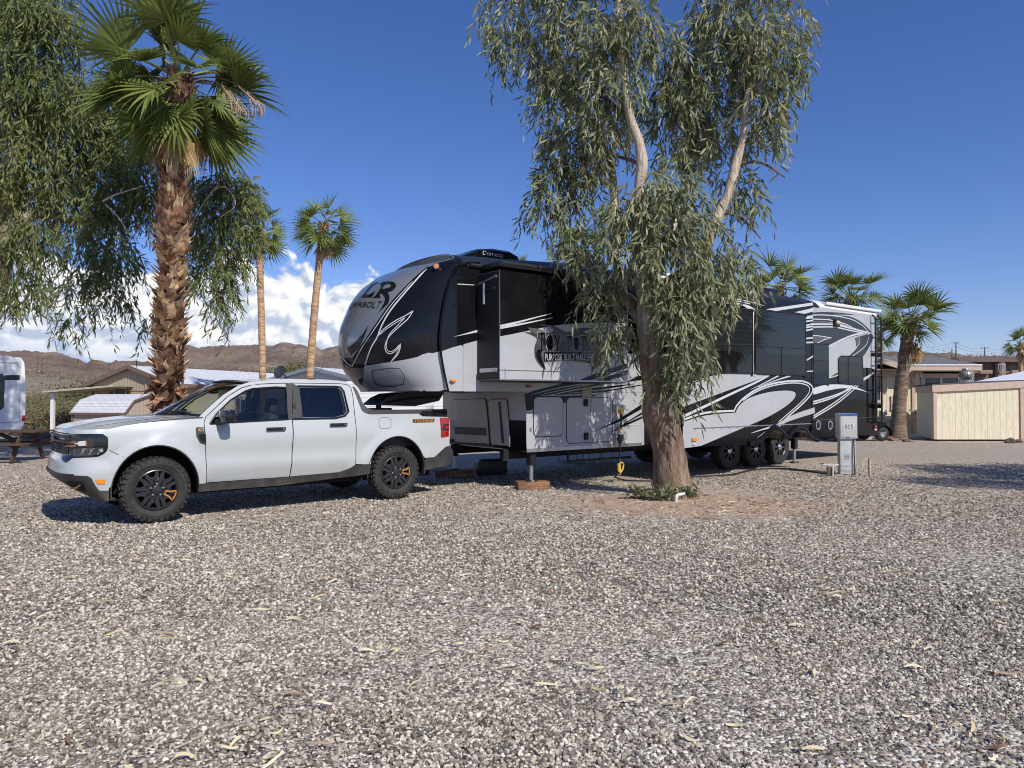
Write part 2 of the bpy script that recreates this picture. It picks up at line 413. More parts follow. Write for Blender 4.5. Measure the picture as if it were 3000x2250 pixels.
def gravel(name, r0, r1, dens_, size, seed, fade=False):
    V = []; n = 40
    for i in range(13):
        r = r0+(r1-r0)*i/12
        for k in range(n+1):
            V.append(((r*.80+1.3)*(2*k/n-1), r, -.004))
    idx = np.arange(13*(n+1)).reshape(13, n+1)
    F = np.stack([idx[:-1, :-1], idx[:-1, 1:], idx[1:, 1:], idx[1:, :-1]], -1).reshape(-1, 4)
    o = link(name, mesh_np(name, V, [F], [stone_material()]))
    ng = bpy.data.node_groups.new(name, 'GeometryNodeTree')
    ng.interface.new_socket('Geometry', in_out='INPUT', socket_type='NodeSocketGeometry'); ng.interface.new_socket('Geometry', in_out='OUTPUT', socket_type='NodeSocketGeometry')
    N = ng.nodes; L = ng.links
    gi = N.new('NodeGroupInput'); go = N.new('NodeGroupOutput')
    dp = N.new('GeometryNodeDistributePointsOnFaces'); dp.inputs['Density'].default_value = dens_; dp.inputs['Seed'].default_value = seed
    dn = N.new('ShaderNodeTexNoise'); dn.inputs['Scale'].default_value = .6; dn.inputs['Detail'].default_value = 5
    mr = N.new('ShaderNodeMapRange'); mr.inputs[1].default_value = .40; mr.inputs[2].default_value = .56; mr.inputs[3].default_value = .20*dens_; mr.inputs[4].default_value = dens_
    L.new(dn.outputs[0], mr.inputs[0])
    ps = N.new('GeometryNodeInputPosition'); sb0 = N.new('ShaderNodeVectorMath'); sb0.operation = 'SUBTRACT'; sb0.inputs[1].default_value = (TREE.x+.2, TREE.y-.65, 0)
    dv = N.new('ShaderNodeVectorMath'); dv.operation = 'DIVIDE'; dv.inputs[1].default_value = (2.5, 1.3, 1.); ln = N.new('ShaderNodeVectorMath'); ln.operation = 'LENGTH'
    m3 = N.new('ShaderNodeMapRange'); m3.inputs[1].default_value = .45; m3.inputs[2].default_value = 1.2; m3.inputs[3].default_value = .06; mu = N.new('ShaderNodeMath'); mu.operation = 'MULTIPLY'
    L.new(ps.outputs[0], sb0.inputs[0]); L.new(sb0.outputs[0], dv.inputs[0]); L.new(dv.outputs[0], ln.inputs[0]); L.new(ln.outputs['Value'], m3.inputs[0]); L.new(mr.outputs[0], mu.inputs[0]); L.new(m3.outputs[0], mu.inputs[1])
    if fade:
        sx = N.new('ShaderNodeSeparateXYZ'); m4 = N.new('ShaderNodeMapRange'); m4.inputs[1].default_value = 9.5; m4.inputs[2].default_value = r1; m4.inputs[3].default_value = 1.; m4.inputs[4].default_value = 0.
        m5 = N.new('ShaderNodeMath'); m5.operation = 'MULTIPLY'; L.new(ps.outputs[0], sx.inputs[0]); L.new(sx.outputs[1], m4.inputs[0]); L.new(mu.outputs[0], m5.inputs[0]); L.new(m4.outputs[0], m5.inputs[1]); mu = m5
    L.new(mu.outputs[0], dp.inputs['Density'])
    L.new(gi.outputs[0], dp.inputs['Mesh'])
    g2i = N.new('GeometryNodeGeometryToInstance')
    for k in range(5):
        ico = N.new('GeometryNodeMeshIcoSphere'); ico.inputs['Radius'].default_value = 1.; ico.inputs['Subdivisions'].default_value = 2
        sp = N.new('GeometryNodeSetPosition'); nz = N.new('ShaderNodeTexNoise'); nz.noise_dimensions = '4D'; nz.inputs['W'].default_value = 3.1*k+seed
        nz.inputs['Scale'].default_value = 1.1; nz.inputs['Detail'].default_value = 1.
        sb = N.new('ShaderNodeVectorMath'); sb.operation = 'SUBTRACT'; sb.inputs[1].default_value = (.5, .5, .5)
        sc = N.new('ShaderNodeVectorMath'); sc.operation = 'SCALE'; sc.inputs['Scale'].default_value = 1.5
        L.new(nz.outputs['Color'], sb.inputs[0]); L.new(sb.outputs[0], sc.inputs[0]); L.new(sc.outputs[0], sp.inputs['Offset'])
        sm = N.new('GeometryNodeSetMaterial'); sm.inputs['Material'].default_value = o.data.materials[0]
        L.new(ico.outputs[0], sp.inputs[0]); L.new(sp.outputs[0], sm.inputs[0]); L.new(sm.outputs[0], g2i.inputs[0])
    io = N.new('GeometryNodeInstanceOnPoints'); io.inputs['Pick Instance'].default_value = True
    rr = N.new('FunctionNodeRandomValue'); rr.data_type = 'FLOAT_VECTOR'; rr.inputs[1].default_value = (6.28, 6.28, 6.28)
    tilt = N.new('ShaderNodeVectorMath'); tilt.operation = 'MULTIPLY'; tilt.inputs[1].default_value = (.12, .12, 1.)
    rs = N.new('FunctionNodeRandomValue'); rs.data_type = 'FLOAT_VECTOR'; rs.inputs[0].default_value = (.55, .5, .38); rs.inputs[1].default_value = (1.25, 1.1, .8); rs.inputs['Seed'].default_value = 5
    rk = N.new('FunctionNodeRandomValue'); rk.data_type = 'FLOAT'; rk.inputs[2].default_value = .45; rk.inputs[3].default_value = 1.5; rk.inputs['Seed'].default_value = 9
    ms = N.new('ShaderNodeVectorMath'); ms.operation = 'SCALE'; m2 = N.new('ShaderNodeVectorMath'); m2.operation = 'SCALE'; m2.inputs['Scale'].default_value = size
    L.new(rs.outputs[0], ms.inputs[0]); L.new(rk.outputs[1], ms.inputs['Scale']); L.new(ms.outputs[0], m2.inputs[0])
    L.new(dp.outputs[0], io.inputs[0]); L.new(g2i.outputs[0], io.inputs['Instance']); L.new(rr.outputs[0], tilt.inputs[0]); L.new(tilt.outputs[0], io.inputs['Rotation']); L.new(m2.outputs[0], io.inputs['Scale'])
    L.new(io.outputs[0], go.inputs[0])
    md = o.modifiers.new('scatter', 'NODES'); md.node_group = ng
    tag(o, 'loose grey and white gravel covering the lot', 'gravel', kind='stuff')
gravel('gravel', 2.3, 4.6, 7600., .0086, 3)
gravel('gravel', 4.6, 8.2, 3400., .0094, 8)
gravel('gravel', 8.2, 16., 720., .0112, 12, True)

def build_litter():
    """curled dry eucalyptus leaves, bark strips and twigs on the gravel"""
    V = []; Q = []; A = []
    r = np.random.default_rng(11)
    def strip(x, y, L, w, a, curl, col):
        b = len(V); c, s = math.cos(a), math.sin(a); n = 5
        for i in range(n+1):
            t = i/n; ww = w*math.sin(math.pi*min(.97, max(.06, t)))**.8; bx = (t-.5)*L; by = curl*L*((t-.5)**2)*2; z = .016+.010*math.sin(t*3+a*5)
            for q in (-1, 1): V.append((x+c*bx-s*(by+q*ww/2), y+s*bx+c*(by+q*ww/2), z+q*.004)); A.append(col)
        for i in range(n): Q.append((b+2*i, b+2*i+1, b+2*i+3, b+2*i+2))
    for i in range(1000):
        y = 2.6+10*r.random()**1.3; x = (r.random()*2-1)*.8*y
        k = r.random()
        if k < .45: strip(x, y, r.uniform(.035, .10), r.uniform(.008, .015), r.random()*6.3, r.uniform(-.5, .5), r.uniform(.6, 1))
        elif k < .75: strip(x, y, r.uniform(.04, .15), r.uniform(.003, .005), r.random()*6.3, r.uniform(-.5, .5), r.uniform(.35, .9))
        else: strip(x, y, r.uniform(.04, .09), r.uniform(.01, .02), r.random()*6.3, r.uniform(-.4, .4), r.uniform(0, .35))
    for i in range(500):
        a = r.random()*6.3; d = abs(r.normal())*1.3; x = TREE.x+.3+d*1.3*math.cos(a); y = TREE.y-.5+d*math.sin(a)*.9
        strip(x, y, r.uniform(.04, .12), r.uniform(.004, .016), r.random()*6.3, r.uniform(-.5, .5), r.random())
    m = bpy.data.materials.new('dry leaf'); m.use_nodes = True; t = NT(m.node_tree); b = m.node_tree.nodes['Principled BSDF']; b.inputs['Roughness'].default_value = .7
    at_ = t.n('ShaderNodeAttribute', None, out='Fac', attribute_name='tone')
    m.node_tree.links.new(t.ramp(at_, [(0, (.10, .055, .035)), (.3, (.22, .12, .07)), (.5, (.33, .24, .15)), (.75, (.55, .47, .27)), (1, (.66, .60, .40))]), b.inputs['Base Color'])
    me = mesh_np('fallen_leaves', V, [np.array(Q)], [m], attrs={'tone': A})
    tag(link('fallen_leaves', me), 'dry yellow leaves, bark strips and twigs scattered over the gravel', 'leaf litter', kind='stuff')
build_litter()

def build_hills():
    ridge = [(-700, 1050), (-400, 1030), (-200, 1050), (0, 1040), (35, 1040), (60, 1043), (100, 1045), (160, 1048), (200, 1055), (250, 1072), (285, 1064), (330, 1068), (400, 1070), (470, 1062), (520, 1040), (545, 1026), (580, 1030), (600, 1037), (650, 1026), (690, 1030), (707, 1028), (750, 1036), (790, 1032), (830, 1023), (870, 1028), (910, 1034), (946, 1037), (987, 1027), (1050, 1030), (1150, 1040), (1400, 1080), (1700, 1100), (2200, 1090), (2500, 1050), (2600, 1033), (2690, 1035), (2760, 1040), (2830, 1050), (2900, 1044), (2950, 1046), (3000, 1052), (3200, 1060), (3700, 1060)]
    px = [p[0] for p in ridge]; py = [p[1] for p in ridge]
    U = np.linspace(-700, 3700, 620); rr = np.concatenate([np.linspace(70, 330, 22), np.linspace(345, 760, 26), np.linspace(790, 1500, 10)])
    V = []
    for u in U:
        yy = np.interp(u, px, py); tx = (u-1500)/FPX
        k_ = max(0., min(1., (u-1500)/800)); nearness = 1-.58*k_*k_*(3-2*k_)          # the right-hand rise is closer
        peak = 640*nearness
        for r in rr:
            X = tx*r; Y = r
            zr = (HOR-yy)/FPX*peak
            s = r/peak
            th = .28+.36*k_; prof = max(0., min(1., (s-th)/(1-th))); prof = prof*prof*(3-2*prof) if s < 1 else max(.25, 1-(s-1)*.9)
            fore = .16*max(0., min(1., (r-72)/60))
            base = zr*(fore+(1-fore)*prof)
            p = Vector((X*.006, Y*.006, 0))
            rn = mnoise.ridged_multi_fractal(p*2.4, .9, 2.2, 6, 1., 2.)-1.2
            fn = mnoise.fractal(p*9, 1., 2., 4)
            amp = zr*.26*prof*(1 if s < .97 else .6)
            V.append((X, Y, base+CAMH*prof-.6*(1-prof)+amp*rn*(.6 if s > .85 else 1)+zr*.018*fn*prof-(2. if r < 90 else 0)))
    n0, n1 = len(U), len(rr); idx = np.arange(n0*n1).reshape(n0, n1)
    F = np.stack([idx[:-1, :-1], idx[1:, :-1], idx[1:, 1:], idx[:-1, 1:]], -1).reshape(-1, 4)
    m = bpy.data.materials.new('desert hill'); m.use_nodes = True; t = NT(m.node_tree); b = m.node_tree.nodes['Principled BSDF']; b.inputs['Roughness'].default_value = .95; b.inputs['Specular IOR Level'].default_value = .1
    co = t.n('ShaderNodeTexCoord', out='Object')
    n1_ = t.n('ShaderNodeTexNoise', {'Vector': co, 'Scale': .035, 'Detail': 8., 'Roughness': .65}); n2_ = t.n('ShaderNodeTexNoise', {'Vector': co, 'Scale': .35, 'Detail': 6., 'Roughness': .7})
    c = t.ramp(n1_, [(.25, (.145, .105, .082)), (.45, (.225, .165, .13)), (.6, (.30, .225, .175)), (.75, (.42, .335, .26))])
    c = t.mix(t.smooth(n2_, .52, .7), c, (.14, .115, .08))
    z = t.n('ShaderNodeSeparateXYZ', {0: co}, out=None).outputs[2]
    c = t.mix(t.math('SUBTRACT', 1., t.smooth(z, 2., 14.)), c, t.mix(n2_, (.27, .21, .15), (.42, .35, .27)))
    m.node_tree.links.new(c, b.inputs['Base Color'])
    bp = t.n('ShaderNodeBump', {'Strength': .8, 'Distance': 3., 'Height': n2_}); m.node_tree.links.new(bp, b.inputs['Normal'])
    tag(link('hills', mesh_np('hills', V, [F], [m], smooth=True)), kind='structure')
build_hills()
# ================================================================== FIFTH-WHEEL TRAILER
RV0 = Vector((.30, 11.05, 0)); RVA = R(37)
RVM = Matrix.Translation(RV0) @ Matrix.Rotation(RVA, 4, 'Z'); RVI = RVM.inverted()
RVC = RVI @ EYE
c3 = crop(960, 720, 3.607); c4 = crop(1250, 1050, 3.16); c5 = crop(1850, 820, 2.765); c7 = crop(1400, 900, 4.148)
c8 = crop(2100, 1180, 4.096); c9 = crop(980, 730, 3.859); c10 = crop(2360, 860, 3.771)
def rvray(u, v): return (RVI.to_3x3() @ ray(u, v))
def pw(c, pts, y=0.):
    out = []
    for p in pts:
        d = rvray(*c(*p)); q = RVC+d*((y-RVC.y)/d.y); out.append((q.x, q.z))
    return out
def pf(c, pts, x):
    out = []
    for p in pts:
        d = rvray(*c(*p)); q = RVC+d*((x-RVC.x)/d.x); out.append((q.y, q.z))
    return out
M_SIL = mat('silver gelcoat', (.42, .43, .44), .28, var=.05, scale=2., coat=.3)
M_BLK = mat('black gelcoat', (.008, .008, .009), .07, var=.2, scale=3., spec=.28)
M_CHAR = mat('charcoal vinyl', (.040, .044, .050), .3, var=.08, spec=.3)
M_MID = mat('mid grey vinyl', (.095, .093, .092), .3, var=.08, spec=.3)
M_WHT = mat('pale silver vinyl', (.56, .57, .575), .25, var=.03)
M_SHLD = mat('graphite shield paint', (.20, .21, .215), .20, var=.06, scale=1.5, coat=.6, metal=.2)
M_RUB = mat('black rubber', (.012, .012, .012), .6, var=.3)
M_MATT = mat('satin black steel', (.016, .016, .017), .42, var=.3, bump=.1)
M_DARK = mat('undercarriage black', (.008, .008, .008), .8, var=.3)
M_CHR = mat('chrome', (.75, .75, .76), .12, metal=1., var=.05)
M_ALU = mat('brushed aluminium', (.52, .53, .54), .32, metal=.8, var=.1)
M_AMB = mat('amber lens', (.75, .25, .02), .15, var=.2, coat=.5)
M_RED = mat('red lens', (.42, .012, .012), .12, var=.25, coat=.6)
M_WROOF = mat('white roof edging', (.74, .74, .73), .4, var=.05)
M_TYRE = mat('tyre rubber', (.030, .027, .024), .75, var=.35, scale=8., bump=.25, bscale=120.)
def blind_glass():
    m = mat('tinted window glass', (.012, .014, .017), .03, var=.1, spec=.5)
    t = NT(m.node_tree); b = m.node_tree.nodes['Principled BSDF']
    co = t.n('ShaderNodeTexCoord', out='Object'); z = t.n('ShaderNodeSeparateXYZ', {0: co}, out=None).outputs[2]
    w = t.math('SINE', t.math('MULTIPLY', z, 75.)); up = t.smooth(z, 2.22, 2.24)
    col = t.mix(t.math('MULTIPLY', up, t.math('ADD', .5, t.math('MULTIPLY', w, .12))), (.006, .007, .008), (.026, .030, .034))
    m.node_tree.links.new(col, b.inputs['Base Color'])
    return m
M_GLS = blind_glass()

rv = empty('travel_trailer', RV0, RVA, 'long black and silver fifth-wheel travel trailer with swooping stripes parked behind the white pickup truck', 'travel trailer')
XE = 10.84; WD = 2.44; XS = -1.25
def zr(x): return float(np.interp(x, [-1.25, 0, 1., 8.2, XE], [3.40, 3.47, 3.53, 3.53, 3.52]))
def roof_z(x, y): c = min(1., abs(y-WD/2)/(WD/2)); return zr(x)-.08+.27*(1-c**3)**(1/1.6)
# ---- body shell
b = MB(); rows = []
for x in (XS, 0, 1., 3, 6, 8.2, XE):
    ys = [WD/2-WD/2*math.cos(math.pi*k/20) for k in range(21)]
    rows.append([(x, 0, 1.5), (x, 0, 2.2), (x, 0, zr(x)-.09)]+[(x, y, roof_z(x, y)) for y in ys]+[(x, WD, zr(x)-.09), (x, WD, 1.5)])
b.grid([r[:3] for r in rows], M_SIL, False); b.grid([r[-2:] for r in rows], M_SIL, False); b.grid([r[2:-1] for r in rows[:-1]], M_MATT, False); b.grid([r[2:-1] for r in rows[-2:]], M_WROOF, False); b.add(rows[-1], [tuple(range(len(rows[-1])))], M_SIL)
b.add([(XS, 0, 1.5), (XE, 0, 1.5), (XE, WD, 1.5), (XS, WD, 1.5)], [(0, 1, 2, 3)], M_MATT)
b.box((( -.1+XE)/2, WD/2, 1.04), (XE+.1, WD, .915), M_SIL)
b.box((5.4, WD/2, .54), (10.4, WD-.5, .08), M_DARK)
for y in (.5, WD-.5): b.box((5.2, y, .52), (10.8, .1, .16), M_DARK)
b.box((1.18, -.004, .60), (2.56, .012, .055), M_ALU)
# roof edge trim
b.tube([(x, -.006, zr(x)-.085) for x in (-1.2, 0, 1, 4, 8.2)], .022, M_MATT, 6)
b.box(((8.3+XE)/2+.2, .05, 3.545), (XE-8.3, .16, .07), M_WROOF, bev=.02)
Y1, Y2, Y3 = -.004, -.008, -.012
def sheet(b, poly, y, m): b.add([(x, y, z) for x, z in poly], [tuple(range(len(poly)))], m)
def strip(b, c, pts, w0, w1, y, m, yp=0., n=6):
    sheet(b, ribbon(pw(c, spline(pts, n), yp), w0, w1), y, m)
# forward wall graphics
sheet(b, pw(c3, [(1189, 1103), (1290, 1080), (1612, 990), (1612, 170), (1470, 172), (1350, 200), (1262, 430), (1208, 700), (1187, 950)]), Y1, M_BLK)
sheet(b, pw(c3, [(1322, 964), (1610, 880), (1610, 908)]), Y2, M_WHT)
# upper wall black right of the recess (behind slide) and above
sheet(b, [(-.97, 1.95), (2.6, 2.2), (2.6, zr(2)-.1), (0, zr(0)-.1), (-.97, zr(-.97)-.1)], Y1, M_BLK)
# lower forward wall stripes
sheet(b, pw(c4, [(903, 332), (985, 300), (1300, 222), (1500, 214), (1860, 214), (1990, 140), (1990, 250), (1700, 300), (1560, 345), (1300, 405), (920, 486)]), Y1, M_BLK)
for a_, w_ in (([(960, 335), (1300, 258), (1640, 218)], .03), ([(1050, 336), (1400, 262), (1990, 150)], .028), ([(1110, 345), (1500, 270), (1990, 215)], .05), ([(1300, 322), (1660, 288), (1990, 232)], .035)):
    strip(b, c4, a_, .004, w_, -.0085, M_SIL)
sheet(b, pw(c4, [(1020, 343), (1240, 346), (1560, 338), (1660, 312), (1500, 322), (1240, 338)]), -.0105, M_SIL)
sheet(b, pw(c4, [(1535, 678), (1760, 572), (1990, 420), (1990, 462), (1770, 588)]), -.015, M_BLK)
sheet(b, pw(c4, [(1690, 688), (1830, 605), (1990, 535), (1990, 552)]), -.015, M_BLK)
sheet(b, pw(c4, [(1760, 640), (1990, 497), (1990, 515)]), -.0155, M_BLK)
strip(b, c4, [(1730, 618), (1965, 612)], .012, .012, Y2, M_WHT)
# rear wall graphics
Q = lambda pts: pw(c10, pts)
sheet(b, Q(spline([(60, 212), (200, 203), (400, 214), (575, 239), (575, 239), (400, 232), (200, 238), (60, 246)], 5, True)), Y1, M_CHAR)
sheet(b, Q(spline([(60, 244), (250, 244), (470, 250), (620, 320), (720, 420), (720, 420), (690, 440), (690, 440), (560, 385), (400, 335), (250, 308), (60, 300)], 5, True)), -.005, M_CHAR)
sheet(b, Q(spline([(60, 352), (300, 352), (480, 385), (700, 440), (700, 440), (540, 470), (400, 520), (240, 590), (240, 590), (240, 565), (240, 565), (60, 548)], 5, True)), -.006, M_CHAR)
sheet(b, Q([(60, 308), (240, 310), (300, 330), (480, 372), (440, 368), (250, 345), (60, 345)]), -.007, M_MID)
sheet(b, Q(spline([(590, 474), (690, 448), (690, 448), (738, 455), (735, 520), (690, 610), (618, 722), (618, 722), (460, 694), (460, 694), (540, 630), (585, 560)], 5, True)), -.006, M_CHAR)
sheet(b, Q(spline([(545, 490), (592, 474), (592, 474), (590, 540), (560, 590), (560, 590), (556, 540)], 5, True)), -.007, M_MID)
for pts, w in (([(60, 238), (250, 240), (480, 278), (620, 350), (690, 425)], .022), ([(60, 282), (240, 288), (300, 302), (430, 335), (505, 372)], .022), ([(60, 340), (300, 342), (480, 380), (700, 434)], .035), ([(60, 372), (300, 370), (480, 405), (692, 448)], .028),
               ([(245, 588), (400, 508), (550, 452), (700, 440)], .04), ([(596, 476), (590, 550), (530, 630), (462, 694)], .016), ([(690, 480), (670, 560), (600, 630), (505, 697)], .018)):
    strip(b, c10, pts, w, w, -.0095, M_WHT)
sheet(b, Q([(75, 468), (120, 467), (280, 490), (120, 548), (75, 545)]), -.008, M_MID)
strip(b, c10, [(75, 466), (130, 466), (283, 490), (283, 490), (200, 512), (120, 550)], .018, .018, -.0105, M_WHT)
sheet(b, Q([(60, 985), (248, 940), (360, 872), (625, 818), (720, 822), (785, 848), (797, 1560), (60, 1590)]), -.005, M_BLK)
sheet(b, Q(spline([(80, 1046), (200, 1013), (350, 1004), (520, 1022), (692, 1093), (692, 1093), (550, 1058), (400, 1046), (250, 1070), (80, 1114)], 5, True)), Y2, M_WHT)
for pts, w in (([(80, 1195), (240, 1150), (420, 1082), (520, 1005)], .035), ([(80, 1220), (300, 1150), (470, 1062), (560, 1005)], .03), ([(85, 1352), (300, 1215), (440, 1110), (545, 1008)], .03), ([(85, 1374), (310, 1238), (450, 1130), (585, 1006)], .03), ([(625, 945), (700, 905), (748, 872)], .03), ([(625, 965), (690, 925), (748, 874)], .03)):
    strip(b, c10, pts, w, w*.8, -.0095, M_WHT)
sheet(b, Q([(245, 935), (330, 870), (356, 862), (356, 900)]), -.0075, M_MID); strip(b, c10, [(250, 932), (330, 872), (356, 864)], .02, .02, -.0085, M_WHT); strip(b, c10, [(250, 934), (310, 918), (356, 902)], .02, .02, -.0085, M_WHT)
strip(b, c10, [(60, 1395), (400, 1385), (790, 1365)], .022, .022, -.0085, M_CHAR)
body = b.build('body', rv, sharp=6)
# ---- front cap
P_EXP = 2.25; ZB, ZT = 1.5, 3.585
def cap_hw(z):
    k = (z-(3.40-.08))/.27
    return WD/2*(1.0 if k <= 0 else max(0.02, (1-min(1, k)**1.6))**(1/3))
sil = [c3(*p) for p in [(1430, 145), (1170, 155), (900, 190), (680, 250), (500, 360), (340, 480), (250, 600), (180, 750), (120, 900), (105, 1000), (105, 1100), (130, 1250), (180, 1350), (260, 1450), (370, 1545), (420, 1600)]]
SV = [p[1] for p in sil]; SU = [p[0] for p in sil]
def w2p(p):
    q = RVM @ Vector(p)-EYE; f = Vector((0, math.cos(PITCH), math.sin(PITCH))); up = Vector((0, -math.sin(PITCH), math.cos(PITCH)))
    return 1500+FPX*q.x/q.dot(f), 1125-FPX*q.dot(up)/q.dot(f)
def cap_pt(z, ph, xn, hw):
    s, c = math.sin(ph), math.cos(ph)
    return (XS-(XS-xn)*max(0, s)**(2/P_EXP), WD/2-hw*math.copysign(abs(c)**(2/P_EXP), c), z)
ZS = [ZB+(ZT-ZB)*(1-(1-i/44)**1.4) for i in range(45)]; XN = []
for z in ZS:
    lo, hi = -3.4, XS-.03; hw = cap_hw(z)
    for _ in range(22):
        m_ = (lo+hi)/2; mn = 9e9
        for k in range(8, 49):
            u, v = w2p(cap_pt(z, math.pi*k/56, m_, hw)); mn = min(mn, u-np.interp(v, SV, SU))
        if mn < 0: lo = m_
        else: hi = m_
    XN.append((lo+hi)/2)
XN = [float(np.mean(XN[max(0, i-1):i+2])) for i in range(len(XN))]
def cap_yz(y, z, off=0.):
    def pt(y, z):
        hw = cap_hw(z); c = min(1, abs(y-WD/2)/hw); xn = float(np.interp(z, ZS, XN))
        return Vector((XS-(XS-xn)*max(0., 1-c**P_EXP)**(1/P_EXP), y, z))
    p = pt(y, z); e = .01
    n = (pt(y, z+e)-p).cross(pt(y+e, z)-p); n = n.normalized() if n.length > 1e-9 else Vector((-1, 0, 0))
    if n.x > 0: n = -n
    return p+n*off
crows = []
for z, xn in zip(ZS, XN):
    hw = cap_hw(z); r_ = [cap_pt(z, math.pi*k/56, xn, hw) for k in range(57)]
    crows.append(r_)
b = MB(); b.grid(crows, M_BLK)
b.add(crows[0], [tuple(range(57))], M_BLK)
b.add([crows[i][0] for i in range(45)]+[crows[i][56] for i in range(44, -1, -1)], [tuple(range(90))], M_BLK)
cv = [Vector(p) for r_ in crows for p in r_]; cf = [(i*57+k, i*57+k+1, (i+1)*57+k+1, (i+1)*57+k) for i in range(44) for k in range(56)]
CAPB = BVHTree.FromPolygons(cv, cf)
def raydecal(bm_, bvh, origin, rayf, poly, m, off=.006, step=9., smooth=True):
    vs, T = cdt(poly, step=step, edge=step)
    out = []; ok = []
    for p in vs:
        h = bvh.ray_cast(origin, rayf(*p).normalized())
        if h[0] is None: out.append(Vector()); ok.append(False)
        else:
            n = h[1] if h[1].dot(origin-h[0]) > 0 else -h[1]
            out.append(h[0]+n*off); ok.append(True)
    T = [t for t in T if all(ok[i] for i in t)]
    bm_.add(out, T, m, smooth)
def capd(pts, m, off=.006, sp=True, step=9., c=c9):
    raydecal(b, CAPB, RVC, rvray, [c(*p) for p in (spline(pts, 5, True) if sp else pts)], m, off, step)
def capline(pts, w, m, off=.010, w1=None, n=6, c=c9):
    raydecal(b, CAPB, RVC, rvray, ribbon([c(*p) for p in spline(pts, n)], w, w1), m, off, 6.)
def cap_hit(p, c=c9):
    h = CAPB.ray_cast(RVC, rvray(*c(*p)).normalized()); return h[0]
# graphite shield: its right edge is traced, the far edge mirrors it
edge = [cap_hit(p) for p in spline([(205, 1225), (330, 1050), (480, 828), (640, 602), (800, 448), (940, 290), (1050, 212)], 4)]
edge = [(p.y, p.z) for p in edge if p]
edge = [p for p in edge if p[1] < 3.5]
edge.append((edge[-1][0]-.1, 3.57))
shield = edge+[(WD-y, z) for y, z in edge[::-1]]
def cap_s(ph, z, off=.006):
    def f(ph, z): return Vector(cap_pt(z, ph, float(np.interp(z, ZS, XN)), cap_hw(z)))
    p = f(ph, z); n = (f(ph+.01, z)-f(ph-.01, z)).cross(f(ph, min(z+.01, ZT))-f(ph, z-.01))
    if n.length < 1e-10: n = Vector((0, 0, 1))
    n.normalize()
    if n.x > .3 or n.z < -.3 and z > 2.4: n = -n
    return p+n*off
def to_ph(y, z): c = max(-1, min(1, (WD/2-y)/cap_hw(z))); return math.acos(math.copysign(abs(c)**(P_EXP/2), c))
edge = [(to_ph(y, z), z) for y, z in edge]
shield = [(p, z) for p, z in edge]+[(math.pi-p, z) for p, z in edge[::-1]]
vs, T = cdt(shield, step=.06)
b.add([cap_s(p, z) for p, z in vs], T, M_SHLD, True)
# lower silver cheek
capd([(338, 1318), (338, 1318), (640, 1274), (880, 1232), (1205, 1152), (1205, 1152), (1240, 1400), (1285, 1592), (1285, 1592), (700, 1600), (300, 1604), (300, 1604), (326, 1480)], M_SIL, .006)
for pts, w, w1 in (([(1045, 222), (960, 315), (830, 460), (640, 690), (540, 860), (485, 1000), (415, 1120), (350, 1305)], 4.5, 3.6), ([(1020, 235), (930, 310), (800, 460), (640, 640), (480, 870), (330, 1090), (205, 1320), (205, 1320), (150, 1290), (90, 1215)], 1.5, 3.2),
               ([(495, 985), (560, 905), (690, 812), (800, 755), (890, 698), (890, 698), (830, 790), (720, 890), (620, 990), (575, 1090), (590, 1160), (640, 1180), (700, 1140), (750, 1070), (750, 1070), (735, 1150), (700, 1210), (640, 1270)], 2.6, 2.6),
               ([(520, 965), (590, 905), (690, 838), (800, 775), (800, 775), (700, 880), (620, 970), (590, 1080), (600, 1140), (640, 1158), (690, 1130), (735, 1085), (720, 1150), (690, 1205), (655, 1250)], 2., 2.)):
    capline(pts, w, M_WHT, .010, w1)
capline([(1062, 205), (880, 360), (640, 615), (480, 850), (330, 1075), (195, 1260)], 3.4, M_BLK, .012, 3.4)
capd([(185, 1190), (185, 1190), (395, 850), (395, 850), (300, 1080), (195, 1195)], M_BLK, .013, True, 5.)
capd([(150, 1120), (150, 1120), (240, 1050), (320, 960), (320, 960), (215, 1140), (185, 1180), (185, 1180)], M_BLK, .012, True, 5.)
for p_ in ([(130, 1345), (330, 1335), (350, 1450), (240, 1440)],): capd(p_, M_MID, .006, False)
for pts in ([(430, 1372), (735, 1346), (782, 1522), (520, 1548), (445, 1470), (430, 1372)],):
    capline(pts, 1.6, M_BLK, .011, 1.6, 2)
capline([(490, 1512), (530, 1540), (780, 1526)], 3., M_ALU, .014, 3., 3)
capline([(560, 1402), (630, 1478)], 2.2, M_WHT, .014, 1.0, 2)
capd([(1187, 1112), (1300, 1080), (1520, 1018), (1520, 1537), (1268, 1537), (1215, 1330)], M_SIL, .007, False, 9., c3)
capd([(800, 1300), (1120, 1180), (1215, 1596), (960, 1600), (850, 1480), (820, 1380)], M_SIL, .0075)
